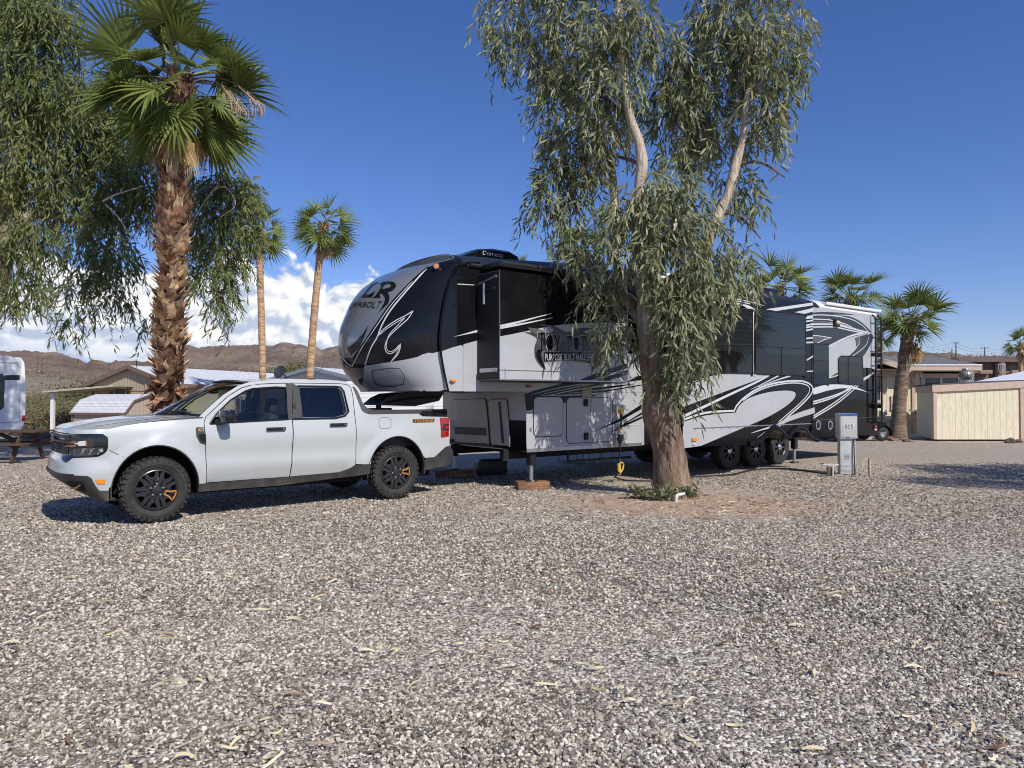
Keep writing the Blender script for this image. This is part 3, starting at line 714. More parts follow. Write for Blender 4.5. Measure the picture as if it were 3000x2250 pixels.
# emblem letters, laid out in the cap's own y / height
def lett(polys, m=M_BLK, off=.012):
    for p in polys:
        vs, T = cdt(p, step=.05); b.add([cap_yz(y, z, off) for y, z in vs], T, m, True)
hR = cap_hit((600, 460)); hT = cap_hit((520, 640)); hE = cap_hit((250, 620))
def L_(x, y): return (1.22-(x), 0)[0]
def emb(poly): return [(1.22-.62*x, 2.575+.46*z) for x, z in poly]     # x to the viewer's right, z up, unit = half the emblem
def rayfaces(vs, fs, m, off):
    out = []; ok = []
    for p in vs:
        h = CAPB.ray_cast(RVC, rvray(*p).normalized())
        if h[0] is None: out.append(Vector()); ok.append(False)
        else: out.append(h[0]+(h[1] if h[1].dot(RVC-h[0]) > 0 else -h[1])*off); ok.append(True)
    b.add(out, [f for f in fs if all(ok[i] for i in f)], m, True)
capd([(425, 392), (425, 392), (470, 376), (512, 380), (512, 380), (470, 398), (440, 420), (352, 512), (352, 512), (400, 515), (470, 478), (470, 478), (428, 548), (428, 548), (298, 548), (298, 548), (328, 522)], M_BLK, .012, True, 5.)
capd([(515, 398), (515, 398), (560, 376), (640, 372), (690, 392), (697, 430), (660, 470), (602, 492), (602, 492), (625, 540), (612, 610), (565, 660), (500, 722), (500, 722), (550, 640), (574, 585), (572, 545), (540, 500), (540, 500), (515, 520), (530, 552), (530, 552), (432, 552), (432, 552), (480, 520), (540, 420), (540, 420)], M_BLK, .012, True, 5.)
capd([(560, 432), (580, 412), (620, 404), (645, 415), (632, 436), (590, 450), (550, 455)], M_SHLD, .0145, True, 5.)
tv, tf = text_fit('ERBOLT', 0, 1, 0, 1)
def bil(x, y): return c9(*( (1-x)*((1-y)*q0+y*q1)+x*((1-y)*q2+y*q3) for q0, q1, q2, q3 in ((222, 245, 508, 548), (648, 606, 676, 592)) ))
rayfaces([bil(*p) for p in tv], tf, M_BLK, .012)
tv, tf = text_fit('THUND', -1, 0, 0, 1)
b.add([cap_yz(1.40-.62*x, 2.74+.11*y, .012) for x, y in tv], tf, M_BLK, True)
cap = b.build('front_cap', rv)
# seam strip along cap/wall joint
sp = [(p[0], -.012, p[1]) for p in pw(c3, spline([(1470, 198), (1380, 212), (1290, 360), (1225, 620), (1188, 900), (1190, 1110), (1225, 1330), (1270, 1540)], 6))]
s_ = MB(); s_.tube(sp, .016, M_BLK, 6); s_.build('cap_seam', rv)
# ---- overhang marker lights
def lamp(pt, m, sx=.05, sz=.025, name='marker_light', y=-.012):
    s_ = MB(); s_.lathe([(0, -.03), (.6, -.028), (.9, -.015), (1., 0.)], m, ax='Y', n=14, M=Matrix.Diagonal((sx, 1., sz)))
    o = s_.build(name, rv); o.location = (pt[0], y, pt[1]); return o
lamp(pw(c3, [(1320, 1425)])[0], M_AMB); lamp(pw(c7, [(612, 965)])[0], M_RED, .06, .02)
hp = cap_hit((1160, 212))
s_ = MB(); s_.lathe([(.05, .0), (.05, .05), (.04, .07), (0, .075)], M_CHR, n=14); s_.lathe([(.034, .0765), (0, .082)], M_AMB, n=12); o = s_.build('scare_light', rv); o.location = hp; o.rotation_euler = (R(80), 0, R(-40))
# ---- pin box
b = MB(); pin = [(-2.12, 1.30), (-1.98, 1.41), (-1.84, 1.47), (-1.55, 1.498), (-.98, 1.498), (-1.08, 1.36), (-1.5, 1.28)]
b.prism(pin, .95, 1.5, M_MATT, XZ); b.tube([(-1.98, 1.22, 1.32), (-1.98, 1.22, 1.24)], .04, M_MATT, 10)
for y in (.945, 1.505): b.tube([(-2.0, y, 1.34), (-1.6, y, 1.40), (-1.1, y, 1.42)], .016, M_DARK, 6)
b.build('pin_box', rv)
# ---- front bay face with its two doors
b = MB(); FX = -.1
def face(poly, off, m): b.add([(FX-off, y, z) for y, z in poly], [tuple(range(len(poly)))], m)
face(pf(c4, [(772, 572), (918, 576), (930, 860), (752, 852), (782, 800)], FX), .006, M_BLK)
face([(.02, .60), (WD-.02, .60), (WD-.02, .68), (.02, .66)], .005, M_BLK)
b.build('bay_face', rv)
def bay_door(pts, extra):
    d = MB(); P_ = spline(pts, 4, True); P_ = pf(c4, P_, FX)
    cx = sum(p[0] for p in P_)/len(P_); cz = sum(p[1] for p in P_)/len(P_)
    d.prism([(cx+(p[0]-cx)*1.035, cz+(p[1]-cz)*1.03) for p in P_], FX-.004, FX-.018, M_MATT, YZ)
    d.prism(P_, FX-.012, FX-.024, M_SIL, YZ)
    for e in extra: d.add([(FX-.027, y, z) for y, z in pf(c4, e, FX)], [tuple(range(len(e)))], M_CHAR)
    return d.build('storage_door', rv)
bay_door([(246, 400), (262, 385), (262, 385), (530, 376), (530, 376), (556, 420), (584, 760), (570, 785), (570, 785), (300, 772), (270, 745)], [[(268, 632), (562, 642), (566, 715), (272, 700)]])
bay_door([(582, 400), (600, 386), (600, 386), (725, 380), (752, 425), (780, 785), (762, 808), (762, 808), (640, 796), (610, 770)], [[(674, 402), (698, 400), (732, 785), (705, 782)]])
# ---- baggage doors in the side wall
def bag_door(x0, x1, z0, z1, latches, split=None):
    d = MB(); r = .09
    def rr(x0, x1, z0, z1, r): return [(cx+r*math.cos(a), cz+r*math.sin(a)) for cx, cz, a0 in ((x1-r, z1-r, 0), (x0+r, z1-r, 90), (x0+r, z0+r, 180), (x1-r, z0+r, 270)) for a in [R(a0+k*15) for k in range(7)]]
    d.prism(rr(x0, x1, z0, z1, r), -.001, -.006, M_MATT, XZ); d.prism(rr(x0+.012, x1-.012, z0+.012, z1-.012, r-.01), -.004, -.0072, M_SIL, XZ)
    if split: d.box((split, -.007, (z0+z1)/2), (.008, .003, z1-z0-.05), M_MATT)
    o = d.build('baggage_door', rv)
    for x, z in latches:
        l = MB(); l.box((0, 0, 0), (.085, .03, .12), M_RUB, bev=.012); l.box((0, -.016, -.02), (.05, .012, .04), M_MATT, bev=.004)
        lo = l.build('latch', o); lo.location = (x, -.022, z)
    return o
A_ = pw(c4, [(985, 352), (1262, 720), (1290, 357), (1722, 770), (1466, 410), (1470, 720), (1516, 500)])
bag_door(A_[0][0], A_[1][0], A_[1][1], A_[0][1], [])
bag_door(A_[2][0], A_[3][0], A_[3][1], A_[2][1], [A_[4], A_[5]], A_[6][0])
for p in pw(c4, [(1245, 425), (1245, 635), (1532, 388), (1535, 750), (960, 655)]):
    h_ = MB(); h_.box((p[0], -.014, p[1]), (.03, .014, .05), M_ALU, bev=.003); h_.build('hinge', rv)
p = pw(c4, [(1478, 312)])[0]; n_ = MB(); n_.box((p[0], -.016, p[1]), (.22, .006, .17), mat('faded label paper', (.36, .36, .27), .7, var=.15)); n_.build('warning_label', rv)
# ---- forward slide-out with its big badge
S1 = -.56; sx0, sx1, sz0, sz1 = -1.01, 1.53, 1.66, 3.20
b = MB(); b.box(((sx0+sx1)/2, S1/2, (sz0+sz1)/2), (sx1-sx0, -S1, sz1-sz0), M_SIL)
b.box((sx0-.004, S1/2, (sz0+sz1)/2), (.006, -S1-.03, sz1-sz0-.01), M_RUB); b.box((sx1+.004, S1/2, (sz0+sz1)/2), (.006, -S1-.03, sz1-sz0-.01), M_BLK)
F1 = S1-.004
sheet(b, [(sx0, sz1), (sx1, sz1)]+pw(c7, spline([(1812, 196), (1600, 188), (1400, 188), (1100, 204), (900, 226), (700, 265), (430, 322), (270, 352)], 3), S1), F1, M_BLK)
for pts, w in (([(268, 232), (500, 178), (700, 125), (890, 78)], .035), ([(268, 251), (500, 210), (700, 170), (905, 128)], .035)): strip(b, c7, pts, w, .008, S1-.008, M_WHT, S1)
sheet(b, pw(c4, [(1385, 213), (1560, 140), (1858, 45), (1858, 88), (1490, 213)], S1), F1, M_BLK)
sheet(b, pw(c4, [(1525, 213), (1858, 108), (1858, 150), (1660, 213)], S1), F1, M_BLK)
for z, h_ in ((1.80, .006), (1.664, .02)): b.box(((sx0+sx1)/2, S1-.006, z), (sx1-sx0, .008, h_), M_ALU)
b.box((sx0+.09, S1-.004, 1.74), (.012, .006, .15), M_ALU); b.box((sx1-.09, S1-.004, 2.2), (.012, .006, 1.0), M_ALU)
# black lip under the slide floor
b.box(((sx0+sx1)/2, S1/2, sz0-.012), (sx1-sx0-.06, -S1-.03, .02), M_MATT)
slide = b.build('slide_out', rv)
# badge
b = MB(); P7 = lambda pts: pw(c7, pts, S1)
FB = S1-.009
def bad(pts, m, off, corner=True): b.add([(x, S1-off, z) for x, z in P7(pts)], [tuple(range(len(pts)))], m)
M_BADG = mat('badge smoke print', (.085, .082, .08), .3, var=.45, scale=3.)
bad(spline([(535, 292), (535, 292), (700, 330), (700, 350), (660, 310), (600, 248), (600, 248), (720, 262), (860, 318), (915, 290), (890, 245), (730, 212), (730, 212), (900, 222), (1000, 268), (1088, 305), (1180, 262), (1300, 250), (1440, 262), (1440, 262), (1290, 290), (1310, 320), (1480, 300), (1600, 290), (1600, 290), (1530, 340), (1500, 430), (1540, 560), (1480, 690), (1375, 772), (1375, 772), (1400, 690), (1400, 690), (1240, 662), (1000, 652), (800, 668), (800, 668), (818, 762), (818, 762), (740, 690), (690, 590), (690, 470), (715, 380), (640, 330)], 4, True), M_BADG, .010)
bad(spline([(818, 758), (818, 758), (745, 680), (705, 590), (720, 520), (800, 520), (800, 520), (760, 560), (775, 640)], 4, True), M_BLK, .014)
bad(spline([(1376, 768), (1376, 768), (1470, 680), (1520, 590), (1500, 520), (1420, 520), (1420, 520), (1450, 570), (1420, 650)], 4, True), M_BLK, .014)
bad([(795, 655), (1000, 640), (1240, 648), (1400, 675), (1400, 560), (1240, 548), (1000, 545), (800, 548)], M_BLK, .013)
# the word TOY-TOTE in tall serif letters, dark with a pale keyline
def glyph(ch):
    if ch == 'T': return [[(.42, 0), (.58, 0), (.58, .9), (.88, .9), (.92, .68), (1., .68), (1., 1), (0, 1), (0, .68), (.08, .68), (.12, .9), (.42, .9)], [(.3, 0), (.7, 0), (.7, .05), (.3, .05)]]
    if ch == 'O': return [[(.5+.5*math.cos(a), .5+.5*math.sin(a)) for a in [2*math.pi*k/20 for k in range(21)]]+[(.5+.25*math.cos(a), .5+.4*math.sin(a)) for a in [-2*math.pi*k/20 for k in range(21)]]]
    if ch == 'Y': return [[(.42, 0), (.58, 0), (.58, .42), (.92, .95), (1., .95), (1., 1), (.7, 1), (.7, .95), (.76, .95), (.52, .56), (.26, .95), (.34, .95), (.34, 1), (0, 1), (0, .95), (.08, .95), (.42, .42)], [(.28, 0), (.72, 0), (.72, .05), (.28, .05)]]
    if ch == '-': return [[(.05, .42), (.95, .42), (.95, .54), (.05, .54)]]
    if ch == 'E': return [[(.1, 0), (1, 0), (1, .28), (.92, .28), (.88, .1), (.32, .1), (.32, .46), (.7, .46), (.7, .56), (.32, .56), (.32, .9), (.86, .9), (.9, .72), (.98, .72), (.98, 1), (.1, 1)]]
def word(y0, y1, m, off, grow):
    x = 0
    for ch, xa, xb, top in (('T', 720, 812, 302), ('O', 822, 912, 330), ('Y', 905, 1015, 335), ('-', 1015, 1052, 345), ('T', 1055, 1140, 345), ('O', 1150, 1232, 350), ('T', 1235, 1325, 345), ('E', 1330, 1420, 338)):
        for g in glyph(ch):
            pts = [(xa+(xb-xa)*(.5+(px_-.5)*grow), (top if ch != '-' else top)+(535-top)*(1-(.5+(pz-.5)*(1+(grow-1)*.5)))) for px_, pz in g]
            b.add([(x_, S1-off, z_) for x_, z_ in P7(pts)], [tuple(range(len(pts)))], m)
word(0, 1, mat('badge keyline', (.30, .30, .30), .3, var=.1), .0125, 1.10); word(0, 1, M_BLK, .0155, .90)
tv, tf = text_fit('PURPOSE BUILT HAULERS', 808, 1400, 648, 566)
b.add([(x, S1-.0165, z) for x, z in P7(tv)], tf, M_WHT)
b.build('badge', slide)
# awning roll, arms and rubber seals at the open front end of the slide-out
b = MB(); b.tube([(-.95, -.50, 3.31), (1.55, -.50, 3.31)], .045, M_MATT, 12); b.box((.3, -.25, 3.335), (2.5, .5, .012), M_MATT)
for x in (-.94, 1.54): b.box((x, -.25, 3.31), (.04, .56, .07), M_MATT, bev=.01)
b.tube([(-1.15, -.02, 3.33), (2.5, -.02, 3.40)], .03, M_MATT, 8)
b.build('slide_topper', rv)
b = MB(); x = sx0-.02
b.box((x+.03, -.022, 2.42), (.03, .03, 1.5), M_ALU, bev=.006); b.box((sx0-.014, -.30, 1.80), (.02, .42, .06), M_ALU, bev=.01); b.box((sx0-.014, -.27, 2.95), (.02, .40, .05), M_MATT, bev=.01)
b.tube([(sx0-.02, -.2, 2.75), (sx0-.02, -.2, 3.05)], .02, M_ALU, 8); b.tube([(sx0-.02, -.05, 3.05), (sx0-.02, -.5, 3.12)], .014, M_ALU, 6)
b.build('slide_seal', rv)
# ---- rear slide-out over the axles
S2 = -.86; F2 = S2-.004
low = pw(c5, spline([(420, 1365), (420, 1365), (560, 1348), (560, 1348), (900, 1340), (1010, 1308), (1080, 1262), (1130, 1215), (1165, 1205), (1205, 1235), (1246, 1284), (1246, 1284), (1272, 1264), (1310, 1225), (1345, 1206), (1395, 1222), (1440, 1280), (1440, 1280), (1478, 1290)], 4), S2)
tx0, tx1 = 2.53, 6.48; low[0] = (tx0, low[0][1]); low[-1] = (tx1, low[-1][1])
top_ = [(tx1, 3.29), (4.6, 3.28), (3.2, 3.24), (tx0, 3.2)]
b = MB(); b.prism(low+top_, S2, -.01, M_BLK, XZ)
D = lambda pts: pw(c5, pts, S2)
sheet(b, D(spline([(415, 868), (415, 868), (640, 790), (760, 758), (760, 758), (985, 764), (1128, 768), (1128, 768), (900, 852), (700, 925), (415, 1030), (415, 1030)], 3, True)), F2, M_SIL)
sheet(b, D(spline([(415, 1152), (415, 1152), (600, 1098), (842, 1075), (842, 1075), (872, 1018), (950, 958), (1100, 912), (1250, 897), (1322, 912), (1318, 958), (1250, 1022), (1100, 1112), (900, 1200), (560, 1345), (560, 1345), (415, 1365), (415, 1365)], 4, True)), F2, M_SIL)
sheet(b, D(spline([(1480, 1032), (1480, 1032), (1482, 1078), (1482, 1078), (1260, 1150), (1180, 1202), (1040, 1292), (1040, 1292), (955, 1330), (955, 1330), (1020, 1272), (1130, 1195), (1300, 1095)], 4, True)), -.87, M_SIL)
for pts, w, w1 in (([(415, 1108), (600, 1020), (800, 925), (1000, 832), (1112, 772)], .05, .035), ([(965, 888), (1080, 832), (1190, 775)], .006, .03), ([(1020, 868), (1150, 820), (1288, 775)], .006, .03),
                   ([(420, 1132), (600, 1076), (830, 1060), (830, 1060), (850, 1018), (910, 955), (1010, 888), (1150, 838), (1310, 818), (1410, 828), (1462, 868), (1450, 930), (1370, 1015), (1290, 1085), (1200, 1165), (1040, 1275)], .035, .03),
                   ([(900, 975), (1010, 905), (1150, 855), (1300, 835), (1400, 846), (1438, 876), (1425, 930), (1350, 1010), (1270, 1080), (1190, 1150)], .022, .02),
                   ([(965, 1242), (1080, 1205), (1190, 1180)], .005, .05), ([(590, 150), (760, 150), (900, 165), (1078, 211)], .05, .005), ([(700, 160), (850, 172), (960, 195)], .02, .02)):
    strip(b, c5, pts, w, w1, S2-.008, M_WHT, S2)
sheet(b, D(spline([(600, 172), (600, 172), (800, 178), (940, 205), (998, 240), (998, 240), (990, 300), (990, 740), (1008, 768), (1008, 768), (968, 768), (968, 768), (980, 740), (980, 280), (940, 236), (860, 200), (600, 190), (600, 190)], 4, True)), S2-.0085, M_WHT)
sheet(b, D([(1085, 238), (1465, 184), (1468, 206), (1170, 252)]), S2-.008, M_WHT); sheet(b, D([(1320, 262), (1468, 228), (1468, 256), (1400, 275)]), S2-.008, M_WHT)
for k, (ya, yb) in enumerate(((300, 292), (312, 305), (338, 328), (372, 355), (388, 375), (412, 398), (476, 468), (508, 506))):
    strip(b, c5, [(1405, ya), (1468, yb)], .03, .03, S2-.008, M_WHT, S2)
strip(b, c5, [(1408, 655), (1468, 618)], .03, .03, S2-.008, M_WHT, S2); strip(b, c5, [(1408, 742), (1468, 738)], .02, .02, S2-.008, M_WHT, S2)
strip(b, c5, [(420, 850), (640, 784), (760, 756)], .012, .012, S2-.008, M_WHT, S2)
for z_ in pw(c5, [(460, 1203)], S2): b.box(((tx0+tx1)/2+.1, S2-.006, z_[1]), (tx1-tx0-.3, .012, .018), M_ALU)
for k in range(16): b.box((tx0+.3+k*.235, S2-.014, pw(c5, [(460, 1203)], S2)[0][1]-.02), (.02, .006, .014), M_ALU)
b.box((tx0-.004, S2/2-.01, 1.9), (.006, -S2-.05, 2.5), M_BLK)
for x_ in (tx1-.05,): b.box((x_, S2-.004, 1.9), (.01, .004, 2.0), M_MATT)
slide2 = b.build('slide_out', rv)
# arched fender lip
lip = D(spline([(940, 1340), (1020, 1308), (1080, 1262), (1130, 1215), (1165, 1203), (1205, 1233), (1246, 1284), (1246, 1284), (1272, 1262), (1310, 1223), (1345, 1204), (1400, 1224), (1440, 1276), (1465, 1300), (1500, 1306)], 4))
b = MB(); rows = []
for i, (x_, z_) in enumerate(lip):
    rows.append([(x_, -.80, z_-.015), (x_, S2-.05, z_-.02), (x_, S2-.06, z_+.01), (x_, S2-.045, z_+.06), (x_, S2-.006, z_+.075)])
b.grid(rows, M_BLK); b.prism([(lip[-1][0]-.02, lip[-1][1]), (lip[-1][0]-.02, lip[-1][1]+.18), (tx1+.0, lip[-1][1]+.42), (tx1-.1, lip[-1][1]+.35), (tx1-.14, lip[-1][1]+.1)], S2-.03, -.5, M_BLK, XZ)
b.build('fender', rv)
def window(pts, y, parent, frame=M_RUB, split=()):
    P_ = spline(pts, 4, True); w_ = MB(); w_.prism([(p[0], p[1]) for p in P_], y-.006, y-.014, M_GLS, XZ)
    o = w_.build('window', parent)
    f_ = MB(); ring = P_+[P_[0]]
    f_.tube([(p[0], y-.012, p[1]) for p in ring], .013, frame, 5)
    for (x0, z0), (x1, z1) in split: f_.tube([(x0, y-.016, z0), (x1, z1 and y-.016, z1)], .008, frame, 5)
    f_.build('frame', o); return o
W1 = D([(432, 230), (432, 230), (940, 238), (975, 262), (975, 262), (978, 735), (960, 758), (960, 758), (760, 754), (640, 766), (432, 830), (432, 830)])
window(W1, S2, slide2, split=[(D([(435, 520)])[0], D([(975, 525)])[0]), (D([(750, 525)])[0], D([(750, 750)])[0])])
W2 = D([(1000, 262), (1020, 243), (1020, 243), (1385, 283), (1402, 305), (1402, 305), (1410, 750), (1392, 774), (1392, 774), (1020, 762), (1002, 740), (1002, 740)])
window(W2, S2, slide2, split=[(D([(1002, 535)])[0], D([(1408, 560)])[0]), (D([(1210, 548)])[0], D([(1210, 768)])[0])])
W3 = Q([(80, 565), (95, 553), (95, 553), (225, 560), (243, 580), (243, 580), (245, 985), (235, 1000), (235, 1000), (80, 1005), (80, 1005)])
window(W3, -.004, body, split=[(Q([(80, 738)])[0], Q([(243, 745)])[0])])
W4 = Q([(358, 720), (385, 690), (385, 690), (595, 700), (622, 730), (622, 730), (628, 990), (610, 1008), (610, 1008), (385, 992), (360, 965), (360, 965)])
window(W4, -.004, body, split=[(Q([(463, 695)])[0], Q([(463, 998)])[0])])
for c_ in ((130, 1455), (262, 1455)):
    p = Q([c_])[0]; s_ = MB(); s_.lathe([(.075, .0), (.105, -.004), (.108, -.02), (.08, -.024), (.075, -.006)], M_ALU, ax='Y', n=20); s_.lathe([(0, -.006), (.075, -.006)], M_DARK, ax='Y', n=20)
    o = s_.build('vent_ring', rv); o.location = (p[0], -.008, p[1])
p = Q([(325, 325)])[0]; s_ = MB(); s_.box((0, -.03, 0), (.22, .06, .16), M_MATT, bev=.02); s_.lathe([(0, -.10), (.5, -.095), (.85, -.07), (1, -.05)], mat('frosted lamp cover', (.55, .47, .33), .3, var=.1), c=(.02, 0, 0), ax='Y', n=16, M=Matrix.Diagonal((.085, 1, .06)))
o = s_.build('porch_light', rv); o.location = (p[0], -.01, p[1])
p = D([(503, 1308)])[0]; s_ = MB(); s_.box((0, 0, .03), (.12, .03, .06), M_AMB, bev=.01); s_.box((0, 0, -.05), (.08, .02, .03), M_WHT, bev=.006); o = s_.build('marker_light', rv); o.location = (p[0], S2-.015, p[1])
p = Q([(762, 1490)])[0]; s_ = MB(); s_.box((0, 0, .03), (.1, .03, .07), M_RED, bev=.01); s_.box((0, -.002, -.03), (.1, .03, .04), M_WHT, bev=.01); o = s_.build('tail_light', rv); o.location = (p[0], -.02, p[1])
# ---- ladder
b = MB()
for x in (10.55, 10.83): b.tube([(x, -.03, 3.42), (x, -.11, 3.34), (x, -.11, .82), (x, -.02, .80)], .022, M_MATT, 8)
for k in range(8): b.tube([(10.5, -.11, .9+k*.345), (10.87, -.11, .9+k*.345)], .015, M_MATT, 6)
for z in (1.2, 2.45):
    for x in (10.55, 10.83): b.box((x, -.06, z), (.05, .12, .09), M_MATT, bev=.01)
b.build('ladder', rv)
b = MB()
for dy in (.35, .7): b.tube([(9.7, dy, 3.52), (9.75, dy, 3.78), (10.25, dy, 3.80), (10.4, dy, 3.55)], .018, M_MATT, 6)
b.build('roof_rail', rv)
# ---- roof air conditioner, vents
b = MB(); rows = []
for y, k in ((.72, .82), (.78, .95), (1.0, 1.0), (1.44, 1.0), (1.66, .95), (1.72, .82)):
    rows.append([(x, y, 3.55+(z-3.55)*k) for x, z in ((-.95, 3.56), (-.75, 3.66), (-.48, 3.79), (-.2, 3.835), (.15, 3.835), (.28, 3.78), (.37, 3.56))])
b.grid(rows, M_BLK); b.add(rows[0], [tuple(range(7))], M_BLK); b.add(rows[-1], [tuple(range(7))], M_BLK)
ac = b.build('air_conditioner', rv)
b = MB(); tv, tf = text_fit('Dometic', -.42, -.02, 3.69, 3.755); b.add([(x, .712+(.06 if 0 else 0), z-.005) for x, z in tv], tf, M_WHT); b.build('lettering', ac)
b = MB(); b.box((4.2, 1.2, 3.80), (.8, .7, .2), M_WROOF, bev=.05); b.build('roof_vent', rv)
b = MB(); b.box((7.2, 1.2, 3.80), (1.3, .9, .18), M_BLK, bev=.06); b.build('air_conditioner', rv)
# ---- wheels, jacks
def tr_wheel():
    w = MB(); w.lathe([(.205, -.11), (.30, -.118), (.345, -.10), (.362, -.06), (.365, 0), (.362, .06), (.345, .1), (.3, .118), (.205, .11)], M_TYRE, ax='Y', n=36)
    for k in range(36):
        a = 2*math.pi*k/36
        for s in (-.06, 0, .06): w.box((.364*math.cos(a+s), s, .364*math.sin(a+s)), (.012, .05, .028), M_TYRE, rot=Matrix.Rotation(-a, 3, 'Y'))
    o = w.build('tyre', None)
    M_RIMD = mat('machined grey alloy', (.075, .075, .078), .4, metal=.6, var=.2)
    r_ = MB(); r_.lathe([(.205, -.10), (.212, -.112), (.20, -.115), (.185, -.10), (.18, .05)], M_RIMD, ax='Y', n=36); r_.lathe([(0, -.02), (.18, -.02)], M_DARK, ax='Y', n=24)
    for k in range(8):
        for s in (-.075, .075):
            a = 2*math.pi*k/8+s
            r_.prism([(.05, -.012), (.195, -.012), (.195, .012), (.05, .012)], -.10, -.075, M_RIMD, lambda x, z, d, a=a: (x*math.cos(a)-z*math.sin(a), d, x*math.sin(a)+z*math.cos(a)))
    r_.lathe([(.062, -.075), (.06, -.11), (.045, -.125), (0, -.13)], M_CHR, ax='Y', n=20)
    rim = r_.build('rim', o)
    return o
tw = tr_wheel(); tw.name = 'wheel'; tw.parent = rv
n_w = 0
for x in (5.07, 5.94, 6.80):
    for y, rz in ((.19, 0), (WD-.19, math.pi)):
        o = tw if n_w == 0 else copy_tree(tw, rv); n_w += 1
        o.location = (x, y, .365); o.rotation_euler = (0, random.random()*6, rz)
b = MB()
for x in (5.07, 5.94, 6.80): b.tube([(x, .2, .365), (x, WD-.2, .365)], .06, M_DARK, 8); b.box((x, .5, .47), (.5, .08, .06), M_DARK); b.box((x, WD-.5, .47), (.5, .08, .06), M_DARK)
b.build('axle', rv)
def jack(x, y, z0, zm):
    j = MB(); j.box((x, y, (zm+.62)/2), (.11, .11, .62-zm), M_MATT, bev=.008); j.tube([(x, y, zm+.05), (x, y, z0)], .034, M_ALU, 12); j.lathe([(.0, z0+.02), (.09, z0+.02), (.1, z0)], M_MATT, c=(x, y, 0), n=14)
    return j.build('landing_jack', rv)
jack(.08, .11, .115, .36); jack(.08, WD-.11, .115, .36); jack(7.39, .12, .0, .3); jack(7.39, WD-.12, 0., .3)
b = MB(); b.tube([(1.1, .4, .5), (1.1, .4, .36), (1.12, .4, .34), (2.6, .4, .34)], .022, M_MATT, 6); b.tube([(1.1, 2., .5), (1.1, 2., .36), (2.5, 2., .36)], .022, M_MATT, 6); b.build('under_rail', rv)
# ================================================================== WHITE PICKUP TRUCK
TA = R(218.8); TO = Vector((-4.569, 8.801, 0))
TM = Matrix.Translation(TO) @ Matrix.Rotation(TA, 4, 'Z'); TI = TM.inverted(); TC = TI @ EYE
t1 = crop(140, 1080, 3.16); t2 = crop(780, 1060, 3.568); t3 = crop(150, 1180, 5.53)
def tray(u, v): return TI.to_3x3() @ ray(u, v)
M_PAINT = mat('white truck paint', (.455, .475, .468), .26, var=.02, scale=1.5, coat=.7)
def dusty(m, top=.85, amt=.45):
    t = NT(m.node_tree); b = m.node_tree.nodes['Principled BSDF']; co = t.n('ShaderNodeTexCoord', out='Object'); z = t.n('ShaderNodeSeparateXYZ', {0: co}, out=None).outputs[2]
    nz = t.n('ShaderNodeTexNoise', {'Vector': t.n('ShaderNodeVectorMath', {0: co, 1: (2.5, 2.5, 1.)}, operation='MULTIPLY'), 'Scale': 2.2, 'Detail': 8., 'Roughness': .7})
    f = t.math('MULTIPLY', t.smooth(t.math('ADD', t.math('SUBTRACT', top, z), t.math('MULTIPLY', t.math('SUBTRACT', nz, .5), 1.1)), 0., .75), amt)
    c = t.mix(f, b.inputs['Base Color'].links[0].from_socket, (.36, .29, .225)); m.node_tree.links.new(c, b.inputs['Base Color'])
    m.node_tree.links.new(t.math('ADD', b.inputs['Roughness'].default_value, t.math('MULTIPLY', f, .8)), b.inputs['Roughness'])
dusty(M_PAINT, .62, .40)
M_CLAD = mat('charcoal plastic cladding', (.028, .028, .029), .55, var=.2, bump=.15, bscale=300.)
dusty(M_CLAD, .60, .30)
M_PIANO = mat('gloss black trim', (.012, .012, .014), .12, var=.2, coat=.3)
M_ORNG = mat('burnt orange paint', (.62, .25, .035), .35, var=.1)
M_WELL = mat('wheel well liner', (.006, .006, .006), .9, var=.3)
M_SEAT = mat('dark seat cloth', (.03, .031, .034), .85, var=.3, bump=.3, bscale=150.)
M_RIM = mat('dark grey alloy', (.05, .051, .054), .3, var=.15, metal=.5)
G_SIDE = glass('cabin glass', (.78, .85, .82), .05); G_DARK = glass('privacy glass', (.05, .055, .065), .07)
def ss(x, a, b): k = min(1., max(0., (x-a)/(b-a))); return k*k*(3-2*k)
WB = -3.07; RW = .372
def Wd(x, z):
    """half width of the body at station x, height z"""
    w = .905
    dm = ss(-x, .45, .62)*(1-ss(-x, 2.28, 2.5))
    w -= .02*(1-ss(z, .35, .62))*(1-dm)+dm*(.36*max(0., .585-z)+.010*math.exp(-((z-.72)/.10)**2)); w += .010*math.exp(-((z-.90)/.10)**2)
    w -= .035*ss(z, .98, 1.16)
    if z > 1.10: k = (z-1.10)/.52; w -= .155*k**1.25
    if x > -.35: w -= .050*ss(x, -.35, .55)+.03*max(0, x-.3)
    if x < -3.3: w -= .02*ss(-x, 3.3, 4.0)
    if x < -2.35 and z > 1.05: w += .03*ss(z, 1.05, 1.18)*ss(-x, 2.35, 2.7)
    for cx in (0, WB):
        d = math.hypot(x-cx, z-.372)
        if z > .3 and d < .75: w += .028*(1-ss(d, .535, .585))
    return w
truck = empty('pickup_truck', TO, TA, 'white crew cab pickup truck with black cladding and dark off-road wheels facing left', 'pickup truck')
SIDE = lambda s: (lambda x, z, off=0.: (x, s*(Wd(x, z)+off), z))
